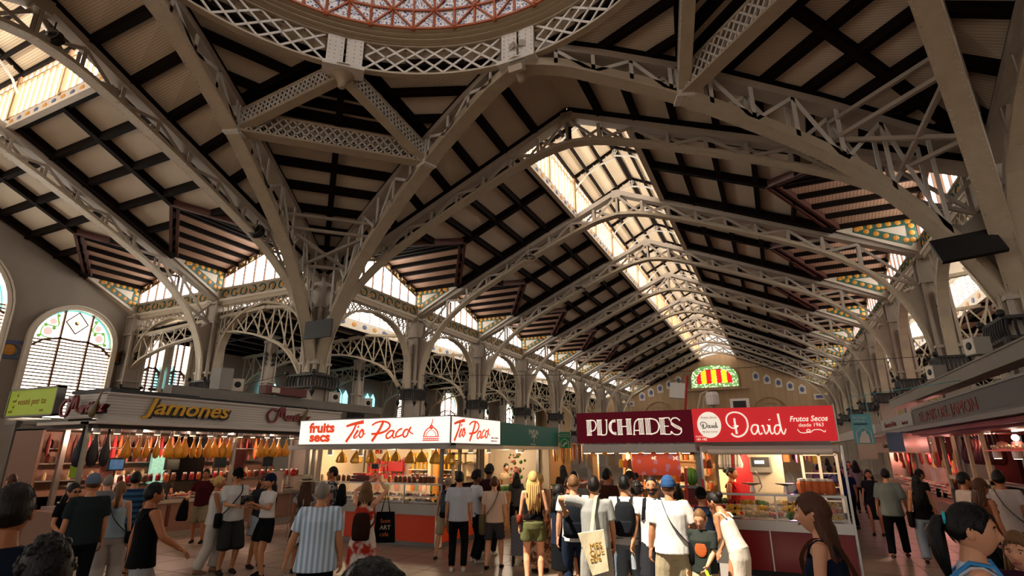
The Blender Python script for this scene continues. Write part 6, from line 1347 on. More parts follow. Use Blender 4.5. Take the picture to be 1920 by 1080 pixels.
def person(label, x, y, h, rel=0, fem=False, skin=SKM, hair=('short', 'dark'), top=None, bottom=None, dress=None, shoes='2a2522', lean=0, hands=None, feet=None, yawh=0, pitch=0, cap=None, dist=None, group=None, glasses=False, beard=False, build=1.0, child=False, z0=0.0, elbow=None, curl=(0.6, 0.6), backpat=None):
    k = h / 1.76; kb = build * (k if not child else k * 1.02); D = dist or math.hypot(x, y); vox = min(0.02, max(0.0075, D * 0.00135))
    sc = lambda *a: V(a) * k
    hipz = .92; HW_ = .092 if not fem else .098
    Lm = PT(0, 0, hipz * k) @ Matrix.Rotation(-lean, 4, 'X') @ PT(0, 0, -hipz * k)
    shw = .178 if not fem else .158
    sh = {s: Lm @ sc(s * shw, 0, 1.425) for s in (-1, 1)}
    hands = hands or {}; feet = feet or {}
    ft = {s: sc(*(feet.get(s, (s * .11, 0.0, 0)))) for s in (-1, 1)}
    arm = {}
    for s in (-1, 1):
        t = hands.get(s, (s * .25, .04, .82)); t = Lm @ sc(*t)
        pole = (elbow or {}).get(s, (s * .35, -1, -.15)); arm[s] = ik(sh[s], t, .285 * k, .26 * k, pole)
    leg = {}
    for s in (-1, 1):
        leg[s] = ik(sc(s * HW_, 0, .9), ft[s] + V((0, -.01 * k, .075 * k)), .44 * k, .415 * k, (s * .12, 1, 0))
    hd = Lm @ sc(0, .012, 1.625)
    hs_ = k * (1.06 if not child else 1.28)
    HM_ = Matrix.Translation(hd) @ Matrix.Rotation(yawh, 4, 'Z') @ Matrix.Rotation(-lean * .4 + pitch, 4, 'X') @ Matrix.Scale(hs_, 4)
    # --- body
    m = MB(); R3 = Lm.to_3x3(); c = lambda z, yy=0: Lm @ sc(0, yy, z)
    hipx = .165 if not fem else .172; wx = .138 if not fem else .12; chx = .165 if not fem else .145
    loft(m, [(sc(0, 0, .80), .07 * kb, .06 * kb, None), (sc(0, -.005, .87), hipx * .93 * kb, .098 * kb, None), (c(.95, -.01), hipx * kb, .105 * kb, R3), (c(1.08), wx * kb, .092 * kb, R3), (c(1.2, .005), chx * .95 * kb, .1 * kb, R3), (c(1.32, .01), chx * kb, .108 * kb, R3), (c(1.4), (shw - .012) * kb, .082 * kb, R3), (c(1.455, -.01), .1 * kb, .06 * kb, R3), (c(1.475, -.01), .06 * kb, .055 * kb, R3)], 18)
    if fem:
        for s in (-1, 1): m.ball(Lm @ sc(s * .062, .085, 1.27), .055 * kb, 8)
    nb = c(1.44, -.012); m.tube([nb, (nb + hd) / 2 + V((0, -.004, 0)), HM_ @ V((0, -.012, -.05))], [.066 * kb, .052 * k, .05 * k], 12)
    for s in (-1, 1):
        e, w = arm[s]; u = .046 if not fem else .038
        m.tube([sh[s] + V((-s * .05 * k, 0, -.01)), sh[s], sh[s].lerp(e, .3), sh[s].lerp(e, .75), e, e.lerp(w, .3), e.lerp(w, .75), w], [a * kb for a in (.05, .056 if not fem else .047, u + .005, u * .92, u * .85, u * .88, u * .65, .026)], 10)
        kn, an = leg[s]; hp = sc(s * HW_, 0, .9)
        m.tube([hp + V((0, 0, .04)), hp, hp.lerp(kn, .35), hp.lerp(kn, .8), kn, kn.lerp(an, .3), kn.lerp(an, .7), an, an - V((0, 0, .04 * k))], [a * kb for a in (.07, .086, .082, .062, .056, .058, .042, .036, .036)], 12)
        m.ball(kn.lerp(an, .28) + V((0, -.018 * k, 0)), .048 * kb, 8)
        m.tube([an + V((0, -.03 * k, -.045 * k)), an + V((0, .06 * k, -.04 * k)), an + V((0, .16 * k, -.055 * k))], [.032 * k, .034 * k, .02 * k], 8)
    q = remeshed(m, vox)
    make_head(q, HM_, fem, *((48, 64) if D < 5 else (24, 32)))
    for s in (-1, 1):
        e, w = arm[s]; dd = (w - e); hand(q, w, dd, (-s, .25, 0) if abs(dd.normalized().z) > .6 else (0, 0, -1), kb, curl[0] if s < 0 else curl[1])
    heading = math.atan2(-x, y) + R(rel)
    b = q.build('person', SK(skin), None, (x, y, z0), (0, 0, heading), smooth=True, recalc=False)
    tag(b, label, 'person', group)
    # --- clothes
    def cloth(mb, name, material, vv=None, it=4):
        o = remeshed(mb, vv or vox * 1.05, it).build(name, material, b, smooth=True, recalc=False); return o
    def torso_shell(m, zh, col_neck, add=.014, flare=0.0, neck=True, strap=False):
        A = kb; rr = []
        zs = [(zh, 0), (1.08, 0), (1.2, .005), (1.32, .01)]
        for z, yy in zs:
            bx = lerp_prof([(.8, hipx), (.95, hipx), (1.08, wx + .018), (1.2, chx * .97), (1.32, chx)], z) + add; by = lerp_prof([(.8, .115), (.95, .11), (1.08, .1), (1.2, .105), (1.32, .112)], z) + add
            if z <= 1.0: bx += flare; by += flare * .7
            rr.append((c(z, yy), bx * A, by * A, R3))
        if strap: rr += [(c(1.37, .01), (chx - .01) * A, .1 * A, R3), (c(1.385, .01), (chx - .03) * A, .09 * A, R3)]
        else: rr += [(c(1.4), (shw) * A, .098 * A, R3), (c(1.45, -.008), .118 * A, .078 * A, R3), (c(1.475, -.01), .078 * A, .07 * A, R3)]
        rr.sort(key=lambda r_: 0); loft(m, rr, 18)
    if dress: top = dict(top or {}, **{a: dress[a] for a in ('col', 'kind', 'mat') if a in dress}); top['hem'] = .93
    if top:
        kind = top.get('kind', 'tee'); tm = top.get('mat') or CL(top['col']); m = MB()
        torso_shell(m, top.get('hem', .86), None, .016 if kind != 'loose' else .03, top.get('flare', .02 if kind == 'tank' else .006), strap=(kind == 'strap'))
        if fem: 
            for s in (-1, 1): m.ball(Lm @ sc(s * .062, .09, 1.27), .062 * kb, 8)
        if kind in ('tee', 'loose', 'long'):
            sl = {'tee': .62, 'loose': .8, 'long': 1}[kind] if 'sleeve' not in top else top['sleeve']
            for s in (-1, 1):
                e, w = arm[s]; r0 = (.07 if not fem else .058) * kb; p1 = sh[s].lerp(e, min(sl, 1))
                pts = [sh[s] + V((-s * .06 * k, 0, -.015)), sh[s] + V((0, 0, -.004)), sh[s].lerp(e, .3), p1]; rs = [r0 * .95, r0, r0, r0 * .98]
                if kind == 'long' or sl > 1: pts[-1] = e; pts += [e.lerp(w, .9)]; rs[-1] = r0 * .85; rs += [r0 * .6]
                m.tube(pts, rs, 10)
        cloth(m, {'strap': 'camisole', 'tank': 'tank_top'}.get(kind, 'shirt'), tm)
        if kind in ('strap', 'tank') :
            for s in (-1, 1):
                m = MB(); w_ = .03 if kind == 'strap' else .055
                m.chain([Lm @ sc(s * .095, yy, zz) for yy, zz in ((.1, 1.36), (.07, 1.43), (.02, 1.462), (-.03, 1.458), (-.08, 1.42), (-.1, 1.36))], w_ * k, .012, (1, 0, 0))
                m.build('shoulder_strap', tm, b)
    if bottom:
        kind = bottom['kind']; bmt = bottom.get('mat') or CL(bottom['col']); m = MB(); wd = bottom.get('w', 0)
        loft(m, [(sc(0, -.005, .80), .1 * kb, .09 * kb, None), (sc(0, -.005, .86), (hipx + .012) * kb, .115 * kb, None), (c(.95, -.01), (hipx + .014) * kb, .118 * kb, R3), (c(1.0, 0), (hipx - .002) * kb, .108 * kb, R3)], 18)
        if kind == 'skirt':
            zz = bottom.get('z', .5); m = MB(); loft(m, [(c(1.02), (wx + .035) * kb, .105 * kb, R3), (c(.93), (hipx + .02) * kb, .125 * kb, R3), (sc(0, .01, .8), (hipx + .03 + wd * .4) * kb, (.135 + wd * .4) * kb, None), (sc(0, .02, zz), (hipx + .05 + wd) * kb, (.15 + wd) * kb, None)], 20)
        else:
            for s in (-1, 1):
                kn, an = leg[s]; hp = sc(s * HW_, 0, .9)
                if kind == 'shorts':
                    e = hp.lerp(kn, bottom.get('len', .85)); m.tube([hp + V((0, 0, .04)), hp, hp.lerp(kn, .4), e], [.08 * kb, .1 * kb, (.1 + wd) * kb, (.092 + wd * 1.4) * kb], 12)
                    if bottom.get('len', 0) > 1: m.tube([kn, kn.lerp(an, bottom['len'] - 1)], [(.09 + wd) * kb, (.088 + wd) * kb], 12)
                else:
                    m.tube([hp + V((0, 0, .04)), hp, hp.lerp(kn, .4), kn, kn.lerp(an, .5), kn.lerp(an, .97)], [.08 * kb, .099 * kb, (.09 + wd * .6) * kb, (.07 + wd) * kb, (.062 + wd) * kb, (.056 + wd * 1.3) * kb], 12)
        cloth(m, {'skirt': 'skirt', 'shorts': 'shorts'}.get(kind, 'trousers'), bmt)
    if dress:
        zz = dress.get('z', .4); wd = dress.get('w', .05); m = MB()
        loft(m, [(c(1.1), (wx + .026) * kb, .105 * kb, R3), (c(.95, -.005), (hipx + .018) * kb, .125 * kb, R3), (sc(0, 0, .84), (hipx + .022 + wd * .2) * kb, (.13 + wd * .2) * kb, None), (sc(0, .01, .6), (hipx + .0 + wd * .7) * kb, (.115 + wd * .7) * kb, None), (sc(0, .01, zz), (hipx - .01 + wd) * kb, (.11 + wd) * kb, None)], 22)
        cloth(m, 'dress_skirt', dress.get('mat') or CL(dress['col']))
    if shoes:
        for s in (-1, 1):
            kn, an = leg[s]; sm_ = CL(shoes); m = MB()
            loft(m, [(V((an.x, an.y - .05 * k, an.z - .065 * k)), .02 * k, .01 * k, Matrix.Rotation(-PI / 2, 3, 'X')), (V((an.x, an.y - .045 * k, an.z - .04 * k)), .034 * k, .04 * k, Matrix.Rotation(-PI / 2, 3, 'X')), (V((an.x, an.y + .03 * k, an.z - .035 * k)), .04 * k, .044 * k, Matrix.Rotation(-PI / 2, 3, 'X')), (V((an.x, an.y + .11 * k, an.z - .05 * k)), .046 * k, .03 * k, Matrix.Rotation(-PI / 2, 3, 'X')), (V((an.x, an.y + .175 * k, an.z - .058 * k)), .035 * k, .018 * k, Matrix.Rotation(-PI / 2, 3, 'X')), (V((an.x, an.y + .19 * k, an.z - .062 * k)), .015 * k, .008 * k, Matrix.Rotation(-PI / 2, 3, 'X'))], 12)
            m.build('shoe', sm_, b, smooth=True)
    # --- hair, face, cap
    st, hc = hair[:2]; hm = HM(hc); rr = random.Random(int(abs(x * 100)))
    if st != 'bald':
        lowz = {'buzz': -.03, 'short': -.05, 'curly': -.03, 'bob': -.08, 'long': -.08, 'pony': -.04, 'bun': -.04, 'fringe': -.05}[st]
        if st == 'fringe': hs = hair_shell(HM_, fem, st, 1.03, rr, .07, lowz)
        else: hs = hair_shell(HM_, fem, st, NK=((56, 72) if D < 5 else (24, 32)), thick={'buzz': 1.035, 'curly': 1.2, 'bob': 1.16, 'long': 1.12}.get(st, 1.09), rnd=rr, hairline=.06, low=lowz, wave={'curly': .05, 'short': .012}.get(st, .004) * (.5 if D < 5 else 1))
        T_ = lambda *a: HM_ @ V(a)
        if D < 5 and st != 'curly':
            for i in range(260):
                a = rr.uniform(0, 2 * PI); e_ = rr.uniform(-.35, 1.4); aa = a if a <= PI else 2 * PI - a
                if math.sin(e_) * .122 < lerp_prof([(0, .075), (.8, .06), (1.2, .03), (1.7, .03), (2.1, -.02), (3.2, -.03)], aa): continue
                p0 = head_r(a, e_, fem) * 1.085; e2 = max(-.5, e_ - .32); a2 = a + (.25 if a < PI else -.25) * (1 if aa > .5 else .3); p1 = head_r(a2, (e_ + e2) / 2, fem) * 1.108; p2 = head_r(a2 + .05, e2, fem) * 1.085
                hs.tube([T_(*p0), T_(*p1), T_(*p2)], [.002 * hs_, .0045 * hs_, .001 * hs_], 4)
        if st == 'curly':
            for i in range(60):
                a = rr.uniform(0, 2 * PI); e_ = rr.uniform(.05, 1.45); p = head_r(a, e_, fem) * 1.17
                if p.y > .07 and p.z < .07: continue
                hs.ball(T_(*p), rr.uniform(.012, .024) * hs_, 6)
        if st in ('long', 'bob'):
            L = {'long': .42, 'bob': .16}[st] if len(hair) < 3 else hair[2]
            if top is None and dress is None: L = .3
            loft(hs, [(T_(0, -.035, .03), .08 * hs_, .06 * hs_, None), (T_(0, -.045, -.05), .09 * hs_, .06 * hs_, None), (T_(0, -.06, -.14), .1 * hs_, .05 * hs_, None), (T_(0, -.085, -.14 - L * .4), .11 * hs_, .035 * hs_, None), (T_(0, -.09, -.14 - L * .8), .085 * hs_, .028 * hs_, None), (T_(0, -.09, -.14 - L), .03 * hs_, .012 * hs_, None)], 16)
            n_ = 26 if D < 5 else 10
            for i in range(n_):
                a = PI * (.02 + .96 * i / (n_ - 1)); xx = .095 * math.cos(a); y_ = -.05 - .05 * math.sin(a); w_ = rr.uniform(-.012, .012)
                hs.tube([T_(xx * .85, y_ + .035, .0), T_(xx, y_, -.08), T_(xx * 1.12 + w_, y_ - .02, -.14 - L * .4), T_(xx * .9 + w_ * 2, y_ - .02, -.14 - L * rr.uniform(.8, 1.05))], [.014 * hs_, .018 * hs_, .016 * hs_, .004 * hs_], 5)
        if st == 'pony':
            pts = [T_(0, -.085, .05), T_(0, -.125, .045), T_(0, -.15, -.01), T_(.005, -.145, -.12), T_(.0, -.125, -.26)]
            hs.tube(pts, [.018 * hs_, .03 * hs_, .042 * hs_, .036 * hs_, .008 * hs_], 10)
            for i in range(12): hs.tube([V(p) + V((rr.uniform(-.03, .03), rr.uniform(-.02, .02), 0)) * hs_ for p in pts[1:]], [.01 * hs_, .014 * hs_, .012 * hs_, .003], 5)
        if st == 'bun': hs.ball(T_(0, -.11, .05), .05 * hs_, 10); hs.ball(T_(.01, -.12, .06), .035 * hs_, 8)
        hs.build('hair', hm, b, smooth=True)
    if cap:
        m = MB(); n = 20; pr = [(1.0, 0.02), (1.0, .05), (.86, .1), (.55, .14), (.1, .155)]
        loft(m, [(HM_ @ V((0, -.006, z)), .088 * r_ * hs_, .108 * r_ * hs_, HM_.to_3x3().normalized()) for r_, z in pr], n)
        m.slab([HM_ @ V((xx, yy, zz)) for xx, yy, zz in ((-.07, .06, .035), (-.055, .13, .03), (0, .165, .028), (.055, .13, .03), (.07, .06, .035))], HM_.to_3x3() @ V((0, 0, .008)))
        m.build('cap', CL(cap), b, smooth=False)
    if abs(rel) > 50 or abs(yawh) > .5 or D < 4:
        for s in (-1, 1):
            e_ = MB().use(mat('eye_white', 'd8d2ca', .3, var=0)).ball((0, 0, 0), 1, 8, M=HM_ @ PT(s * .03, .0775, .003) @ Matrix.Diagonal((.0125, .008, .0075, 1))); e_.use(BLK).ball((0, 0, 0), 1, 8, M=HM_ @ PT(s * .03, .0828, .003) @ Matrix.Diagonal((.006, .005, .0065, 1))); e_.build('eye', None, b, smooth=True)
            MB().chain([HM_ @ V((s * (.03 + dx_), .093 - abs(dx_) * .4, .024 + dz_)) for dx_, dz_ in ((-.016, -.002), (0, .003), (.018, -.003))], .006, .005, HM_.to_3x3() @ V((0, 1, 0))).build('eyebrow', hm, b)
        MB().chain([HM_ @ V((dx_, .1 - abs(dx_) * .35, -.066 + abs(dx_) * .05)) for dx_ in (-.022, -.01, 0, .01, .022)], .008, .011, HM_.to_3x3() @ V((0, 1, 0))).build('mouth', mat('lips', '8a4238', .5, var=.1), b)
        if glasses:
            m = MB()
            for s in (-1, 1): m.ball((0, 0, 0), 1, 8, M=HM_ @ PT(s * .031, .1, .004) @ Matrix.Diagonal((.027, .006, .02, 1))); m.bar(HM_ @ V((s * .05, .095, .01)), HM_ @ V((s * .078, .0, .005)), .004, .004)
            m.bar(HM_ @ V((-.01, .104, .008)), HM_ @ V((.01, .104, .008)), .004, .004); m.build('sunglasses', BLK, b)
        if beard:
            m = MB(); N, K = 20, 28
            fs_ = []
            vs = [HM_ @ (head_r(2 * PI * kk / K, -PI / 2 + PI * (i + .5) / N, fem) * 1.03) for i in range(N) for kk in range(K)]
            for i in range(1, 8):
                for kk in range(K):
                    az = 2 * PI * (kk + .5) / K; az = abs(az if az <= PI else az - 2 * PI); zz = math.sin(-PI / 2 + PI * (i + 1) / N) * .122
                    if az < 1.5 and zz < (-.045 if az < .3 else -.02): fs_.append((i * K + kk, i * K + (kk + 1) % K, (i + 1) * K + (kk + 1) % K, (i + 1) * K + kk))
            used = sorted({v for f in fs_ for v in f}); mp = {v: j for j, v in enumerate(used)}; m.add([vs[v] for v in used], [[mp[v] for v in f] for f in fs_]); m.build('beard', hm, b, smooth=True)
    WM = Matrix.Translation((x, y, z0)) @ Matrix.Rotation(heading, 4, 'Z')
    return dict(M=WM, Lm=Lm, k=k, kb=kb, arm=arm, sh=sh, sc=sc, head=HM_, hipx=hipx, label=label, body=b)
def strap_path(P, s, off=.02):
    k = P['k']; Lm = P['Lm']; f = lambda x_, y_, z_: Lm @ (V((x_, y_, z_)) * k)
    return [f(-s * .2, .02, .98), f(-s * .17, .13 + off, 1.05), f(-s * .05, .135 + off, 1.2), f(s * .06, .125 + off, 1.35), f(s * .09, .06, 1.46), f(s * .095, -.02, 1.475), f(s * .085, -.1, 1.42), f(s * .02, -.13 - off, 1.25), f(-s * .09, -.13 - off, 1.1), f(-s * .2, -.04, .98)]
def crossbag(P, s, col, size=(.24, .09, .2), lab='', z=.9, strapw=.035, yb=0.0):
    """strap over shoulder s, bag at the opposite hip"""
    k = P['k']; m = MB(); m.chain(smooth_pts(strap_path(P, s), 3), strapw, .008, (0, 1, .01))
    m2 = MB(); cx = -s * (.235 * k); w, d, hh = size
    for a in (0,): loft(m2, [(P['Lm'] @ V((cx, yb, z * k + zz)), d * f_ / 2 * 1.2, w * f_ / 2, None) for zz, f_ in ((-hh / 2, .6), (-hh / 2 + .02, .95), (0, 1.02), (hh / 2 - .02, .95), (hh / 2, .7))], 12)
    e = empty('shoulder_bag', label=lab, cat='bag'); e.matrix_world = P['M']
    m2.build('bag_body', CL(col), e, smooth=True); m.build('strap', CL(col), e); return e
def backpack(P, col, lab, size=(.3, .17, .44), z=1.2):
    k = P['k']; w, d, hh = [v * k for v in size]; m = MB(); c = P['Lm'] @ (V((0, -.12, z)) * k) + V((0, -d / 2, 0))
    loft(m, [(c + V((0, 0, zz * hh)), w / 2 * f1, d / 2 * f2, None) for zz, f1, f2 in ((-.5, .75, .6), (-.46, .95, .95), (-.2, 1.02, 1.05), (.1, 1, 1), (.35, .92, .85), (.47, .7, .6), (.5, .4, .3))], 16)
    e = empty('backpack', label=lab, cat='backpack'); e.matrix_world = P['M']; m.build('pack_body', CL(col), e, smooth=True)
    m = MB(); loft(m, [(c + V((0, -d * .42, zz * hh)), w / 2 * f1, d / 2 * .4, None) for zz, f1 in ((-.4, .6), (-.36, .75), (-.1, .75), (-.04, .6))], 12); m.build('front_pocket', CL(col), e, smooth=True)
    m = MB()
    for s in (-1, 1): m.chain([P['Lm'] @ (V((s * x_, y_, z_)) * k) for x_, y_, z_ in ((.1, -.13, 1.05), (.15, 0, 1.15), (.13, .12, 1.22), (.11, .125, 1.36), (.1, .06, 1.46), (.09, -.03, 1.47), (.08, -.12, 1.4))], .045 * k, .012, (1, 0, 0))
    m.build('strap', CL(col), e); return e
STRP = mat('blue_striped_cotton', '8fa6bc', .8, var=.3, scale=5.5, kind='bandx', col2='c5d2dc', spec=.1)
FLOW = mat('white_red_floral', 'cfc4ba', .8, var=.2, scale=5, kind='noise', col2='a02a18', spec=.1)
BWF = mat('black_white_floral', 'bdb8b2', .8, var=.2, scale=9, kind='noise', col2='16161c', spec=.1)
PAT = mat('grey_patterned_cotton', '9a9a98', .8, var=.2, scale=14, kind='noise', col2='3a3c40', spec=.1)
BST = mat('navy_striped_cotton', '1a2c44', .8, var=.2, scale=3.5, kind='bandz', col2='2f5470', spec=.1)
BRF = mat('brown_floral_cotton', 'a8866c', .8, var=.2, scale=12, kind='noise', col2='5a3a2c', spec=.1)
DOWN = None
# near figures
P1 = person('man with dark hair in a navy tee, biggest figure at the left edge', -3.62, 1.61, 1.85, -12, skin=SKT, top=dict(col='141c2c'), bottom=dict(kind='pants', col='1a1a1e'), dist=3.6)
person('dark curly haired head at the bottom left corner', -2.68, 1.35, 1.665, 10, hair=('curly', 'black'), top=dict(col='17181c'), bottom=dict(kind='pants', col='15161a'), dist=2.6)
person('black haired head poking in at the bottom left of centre', -.776, .98, 1.788, 5, hair=('short', 'black'), top=dict(col='1a1a1c'), bottom=dict(kind='pants', col='15161a'), dist=2.6)
Pn = person('long brown haired woman in a navy top walking left before the red counter', .225, 4.5, 1.73, 82, True, SKL, ('long', 'brown', .6), dict(kind='strap', col='161c2e'), dict(kind='pants', col='20242e'), lean=.1, dist=3.7, hands={-1: (-.2, .22, .95), 1: (.26, .0, .86)}, feet={-1: (-.1, .25, 0), 1: (.1, -.2, .03)})
crossbag(Pn, -1, '4a2c1a', (.26, .1, .24), 'brown leather bag worn across by the long haired woman near the red counter', .88, .028)
Pp = person('woman with a high black ponytail and white vest at the bottom right corner', .836, 3.81, 1.738, -88, True, SKL, ('pony', 'black'), dict(kind='tank', col='b8c0d0'), dict(kind='pants', col='2a3040'), dist=3.8, hands={-1: (-.1, .3, 1.02), 1: (.12, .34, 1.05)})
m = MB(); m.tube([Pp['head'] @ V((.03 * math.cos(a), -.1, .048 + .03 * math.sin(a))) for a in [j * PI / 6 for j in range(13)]], .008, 6); o = m.build('hair_tie', mat('cyan_hair_tie', '2aa5b5', .5, var=.1), Pp['body'])
m = MB()
for s in (-1, 1): m.chain([Pp['Lm'] @ (V((s * x_, y_, z_)) * Pp['k']) for x_, y_, z_ in ((.12, .13, 1.1), (.13, .125, 1.35), (.1, .065, 1.47), (.09, -.03, 1.48), (.08, -.12, 1.4), (.1, -.125, 1.1))], .05, .014, (1, 0, 0))
e = empty('carrier_straps', label='bright blue shoulder straps worn by the ponytailed woman at the bottom right', cat='straps'); e.matrix_world = Pp['M']; m.build('strap', mat('bright_blue_webbing', '1f7fc0', .6, var=.1), e)
person('small child with light brown hair held up beside the ponytailed woman', 1.06, 3.95, 1.02, 165, True, SKL, ('bob', 'light'), dict(kind='tee', col='3a1a2a'), dict(kind='shorts', col='6a2440', len=.8), child=True, z0=.555, dist=3.9, hands={-1: (-.2, .2, 1.1), 1: (.2, .2, 1.1)}, feet={-1: (-.12, .12, .1), 1: (.12, .12, .1)})
# left crowd
person('woman in sunglasses and a black dress at the left, walking towards the right', -9.5, 4.92, 1.58, -145, True, SKM, ('bob', 'dark'), dress=dict(kind='tee', col='0c0c0e', z=.3, w=.08), glasses=True, hands={1: (.2, .25, 1.0), -1: (-.25, .05, .84)})
person('man in a grey blue cap and a dark green tee, back turned at the left', -8.61, 4.69, 1.72, 12, skin=SKM, hair=('buzz', 'brown'), top=dict(col='20282a', kind='loose'), bottom=dict(kind='pants', col='121316'), cap='5a6878', build=1.08)
person('grey haired person behind the man in the grey blue cap', -11.18, 6.34, 1.62, 0, skin=SKL, hair=('short', 'grey'), top=dict(col='6a6a6e'), bottom=dict(kind='pants', col='1a1a1e'))
Pl = person('woman with a fair ponytail in a pale blue camisole and white wide trousers', -9.0, 5.29, 1.6, -5, True, SKL, ('pony', 'light'), dict(kind='strap', col='93a5ae', hem=.9, flare=.03), dict(kind='wide', col='a89f98', w=.05), shoes='2a2522', feet={-1: (-.12, -.1, 0), 1: (.12, .12, 0)})
crossbag(Pl, -1, '121214', (.2, .08, .16), 'black cross strap bag on the woman in the pale blue camisole', .9)
person('man in a navy striped polo with his back turned, in front of the ham stall', -10.13, 6.18, 1.7, -8, skin=SKM, hair=('short', 'black'), top=dict(mat=BST, col='1a2c44'), bottom=dict(kind='pants', col='20242c'))
person('man in a black tank top and a dark quiff walking right, arm bent forward', -6.55, 4.22, 1.68, -72, skin=SKT, hair=('short', 'black'), top=dict(kind='tank', col='08080a', hem=.84), bottom=dict(kind='shorts', col='8a8a8c', w=.02), build=1.05, hands={1: (.28, .3, 1.02), -1: (-.28, -.05, .85)}, feet={-1: (-.1, .2, 0), 1: (.1, -.22, .02)})
person('seated looking fair haired person at the far left edge under the lime sign', -18.9, 8.1, 1.65, 20, skin=SKL, hair=('short', 'light'), top=dict(col='101216'), bottom=dict(kind='pants', col='101216'))
person('dark haired person near the left edge beyond the man in navy', -14.2, 6.2, 1.6, 40, skin=SKL, hair=('bob', 'brown'), top=dict(col='16161a'), bottom=dict(kind='pants', col='101216'))
person('white coated vendor behind the left end of the ham counter', -15.3, 8.77, 1.77, 180, skin=SKM, hair=('buzz', 'dark'), top=dict(col='d8c8bc'), bottom=dict(kind='pants', col='101216'))
person('vendor in black bending behind the ham counter beside the first till', -15.3, 10.12, 1.55, 170, skin=SKM, hair=('short', 'black'), top=dict(col='141214'), bottom=dict(kind='pants', col='101216'), glasses=False)
person('vendor with glasses behind the ham counter, half hidden by the man in maroon', -15.3, 11.66, 1.5, 180, skin=SKM, hair=('short', 'dark'), top=dict(col='5a1a1e'), bottom=dict(kind='pants', col='101216'), glasses=True)
person('vendor in a pink top at the right end of the ham stall', -15.2, 13.6, 1.62, 20, True, skin=SKL, hair=('bun', 'brown'), top=dict(col='b58a80'), bottom=dict(kind='pants', col='101216'))
Pm = person('man in a maroon tee and khaki shorts facing the camera, holding a dark jacket', -12.59, 9.33, 1.64, 165, skin=SKT, hair=('short', 'dark'), top=dict(col='3c0f14', kind='loose'), bottom=dict(kind='shorts', col='7a6a50', len=1.0, w=.01), shoes='1c1512', feet={-1: (-.13, .05, 0), 1: (.12, -.08, 0)}, hands={1: (.28, .18, 1.1), -1: (-.25, .03, .85)})
m = MB(); loft(m, [(V((.3, .2, 1.0)), .05, .03, None), (V((.32, .2, .8)), .1, .05, None), (V((.34, .18, .55)), .13, .04, None), (V((.34, .18, .5)), .1, .02, None)], 10); o = m.build('folded_jacket', CL('0c0c0e'), smooth=True); o.matrix_world = Pm['M']; tag(o, 'dark jacket hanging from the arm of the man in the maroon tee', 'jacket')
person('older fair haired woman in a white sleeveless top and white trousers, turned right', -9.37, 7.21, 1.6, -95, True, SKT, ('bun', 'blonde'), dict(kind='tank', col='c5bfb8'), dict(kind='wide', col='bdb4aa', w=.035), hands={-1: (-.12, .25, .95), 1: (.14, .22, .92)}, feet={-1: (-.1, .1, 0), 1: (.1, -.15, 0)}, shoes='8a6a50')
Pc = person('man in a black cap and white tee looking down at a phone', -9.0, 7.3, 1.73, -160, skin=SKM, hair=('short', 'black'), top=dict(col='c0bcb8', kind='loose'), bottom=dict(kind='shorts', col='2c2c2a', len=1.15, w=.02), cap='0c0c0e', glasses=True, pitch=-.25, hands={-1: (-.06, .3, 1.16), 1: (.08, .3, 1.14)})
crossbag(Pc, -1, '0e0e10', (.22, .1, .24), 'black cross body bag on the man in the black cap', .88)
m = MB(); m.cbox((0.0, .40, 1.21), (.075, .015, .15), 0); o = m.build('phone', BLK); o.matrix_world = Pc['M']; tag(o, 'phone held by the man in the black cap', 'phone')
person('brown haired woman with a pale denim skirt behind the woman in the navy cap', -9.0, 7.9, 1.62, -150, True, SKM, ('bob', 'brown'), dict(col='2a2a30'), dict(kind='skirt', col='9aa4ae', z=.6, w=.02))
Pv = person('woman in a navy cap, white tee and black shorts holding a black camera, facing left', -8.2, 7.35, 1.64, 125, True, SKM, ('long', 'dark'), dict(col='c8c2be', hem=1.0), dict(kind='shorts', col='0a0a0c', len=.7, w=.03), cap='141c34', hands={-1: (-.06, .3, 1.25), 1: (.08, .3, 1.2)}, feet={-1: (-.16, .1, 0), 1: (.16, -.1, 0)}, shoes='1a1614')
m = MB(); m.use(BLK).cbox((.01, .38, 1.27), (.13, .07, .09)); m.use(BLK).tube([(.01, .41, 1.26), (.01, .5, 1.25)], .038, 10); m.use(BLK).tube([(-.05, .36, 1.3), (-.08, .12, 1.4), (0, .0, 1.5), (.08, .12, 1.4), (.06, .36, 1.3)], .008, 5); o = m.build('camera'); o.matrix_world = Pv['M']; tag(o, 'black camera held by the woman in the navy cap', 'camera')
Ph = person('woman in a straw hat and a black and white floral skirt', -7.9, 7.9, 1.6, -15, True, SKT, ('long', 'brown'), dict(mat=PAT, col='9a9a98'), dict(kind='skirt', mat=BWF, col='000000', z=.5, w=.05))
m = MB(); M_ = Ph['head']; m.lathe([(.17, .04), (.17, .05), (.095, .055), (.09, .12), (.05, .15), (.01, .15)], n=20, M=M_ @ Matrix.Rotation(.1, 4, 'X')); m.build('straw_hat', CL('a89878'), Ph['body']); m = MB(); m.lathe([(.097, .056), (.095, .085)], n=20, M=M_ @ Matrix.Rotation(.1, 4, 'X')); m.build('hat_band', BLK, Ph['body'])
Pb = person('man in a grey patterned shirt with dark hair turned left at the orange counter', -8.4, 9.1, 1.73, 78, skin=SKT, hair=('short', 'black'), top=dict(mat=PAT, col='9a9a98'), bottom=dict(kind='pants', col='15161a'), glasses=True)
backpack(Pb, '15171c', 'dark backpack on the man in the grey patterned shirt')
person('old balding man in a pale blue striped short sleeved shirt and black trousers', -4.87, 5.12, 1.68, -3, skin=SKM, hair=('fringe', 'grey'), top=dict(mat=STRP, col='000000', kind='loose', hem=.78, flare=.03), bottom=dict(kind='pants', col='0c0d12', w=.01), build=1.12, hands={-1: (-.36, .05, .82), 1: (.28, .02, .84)})
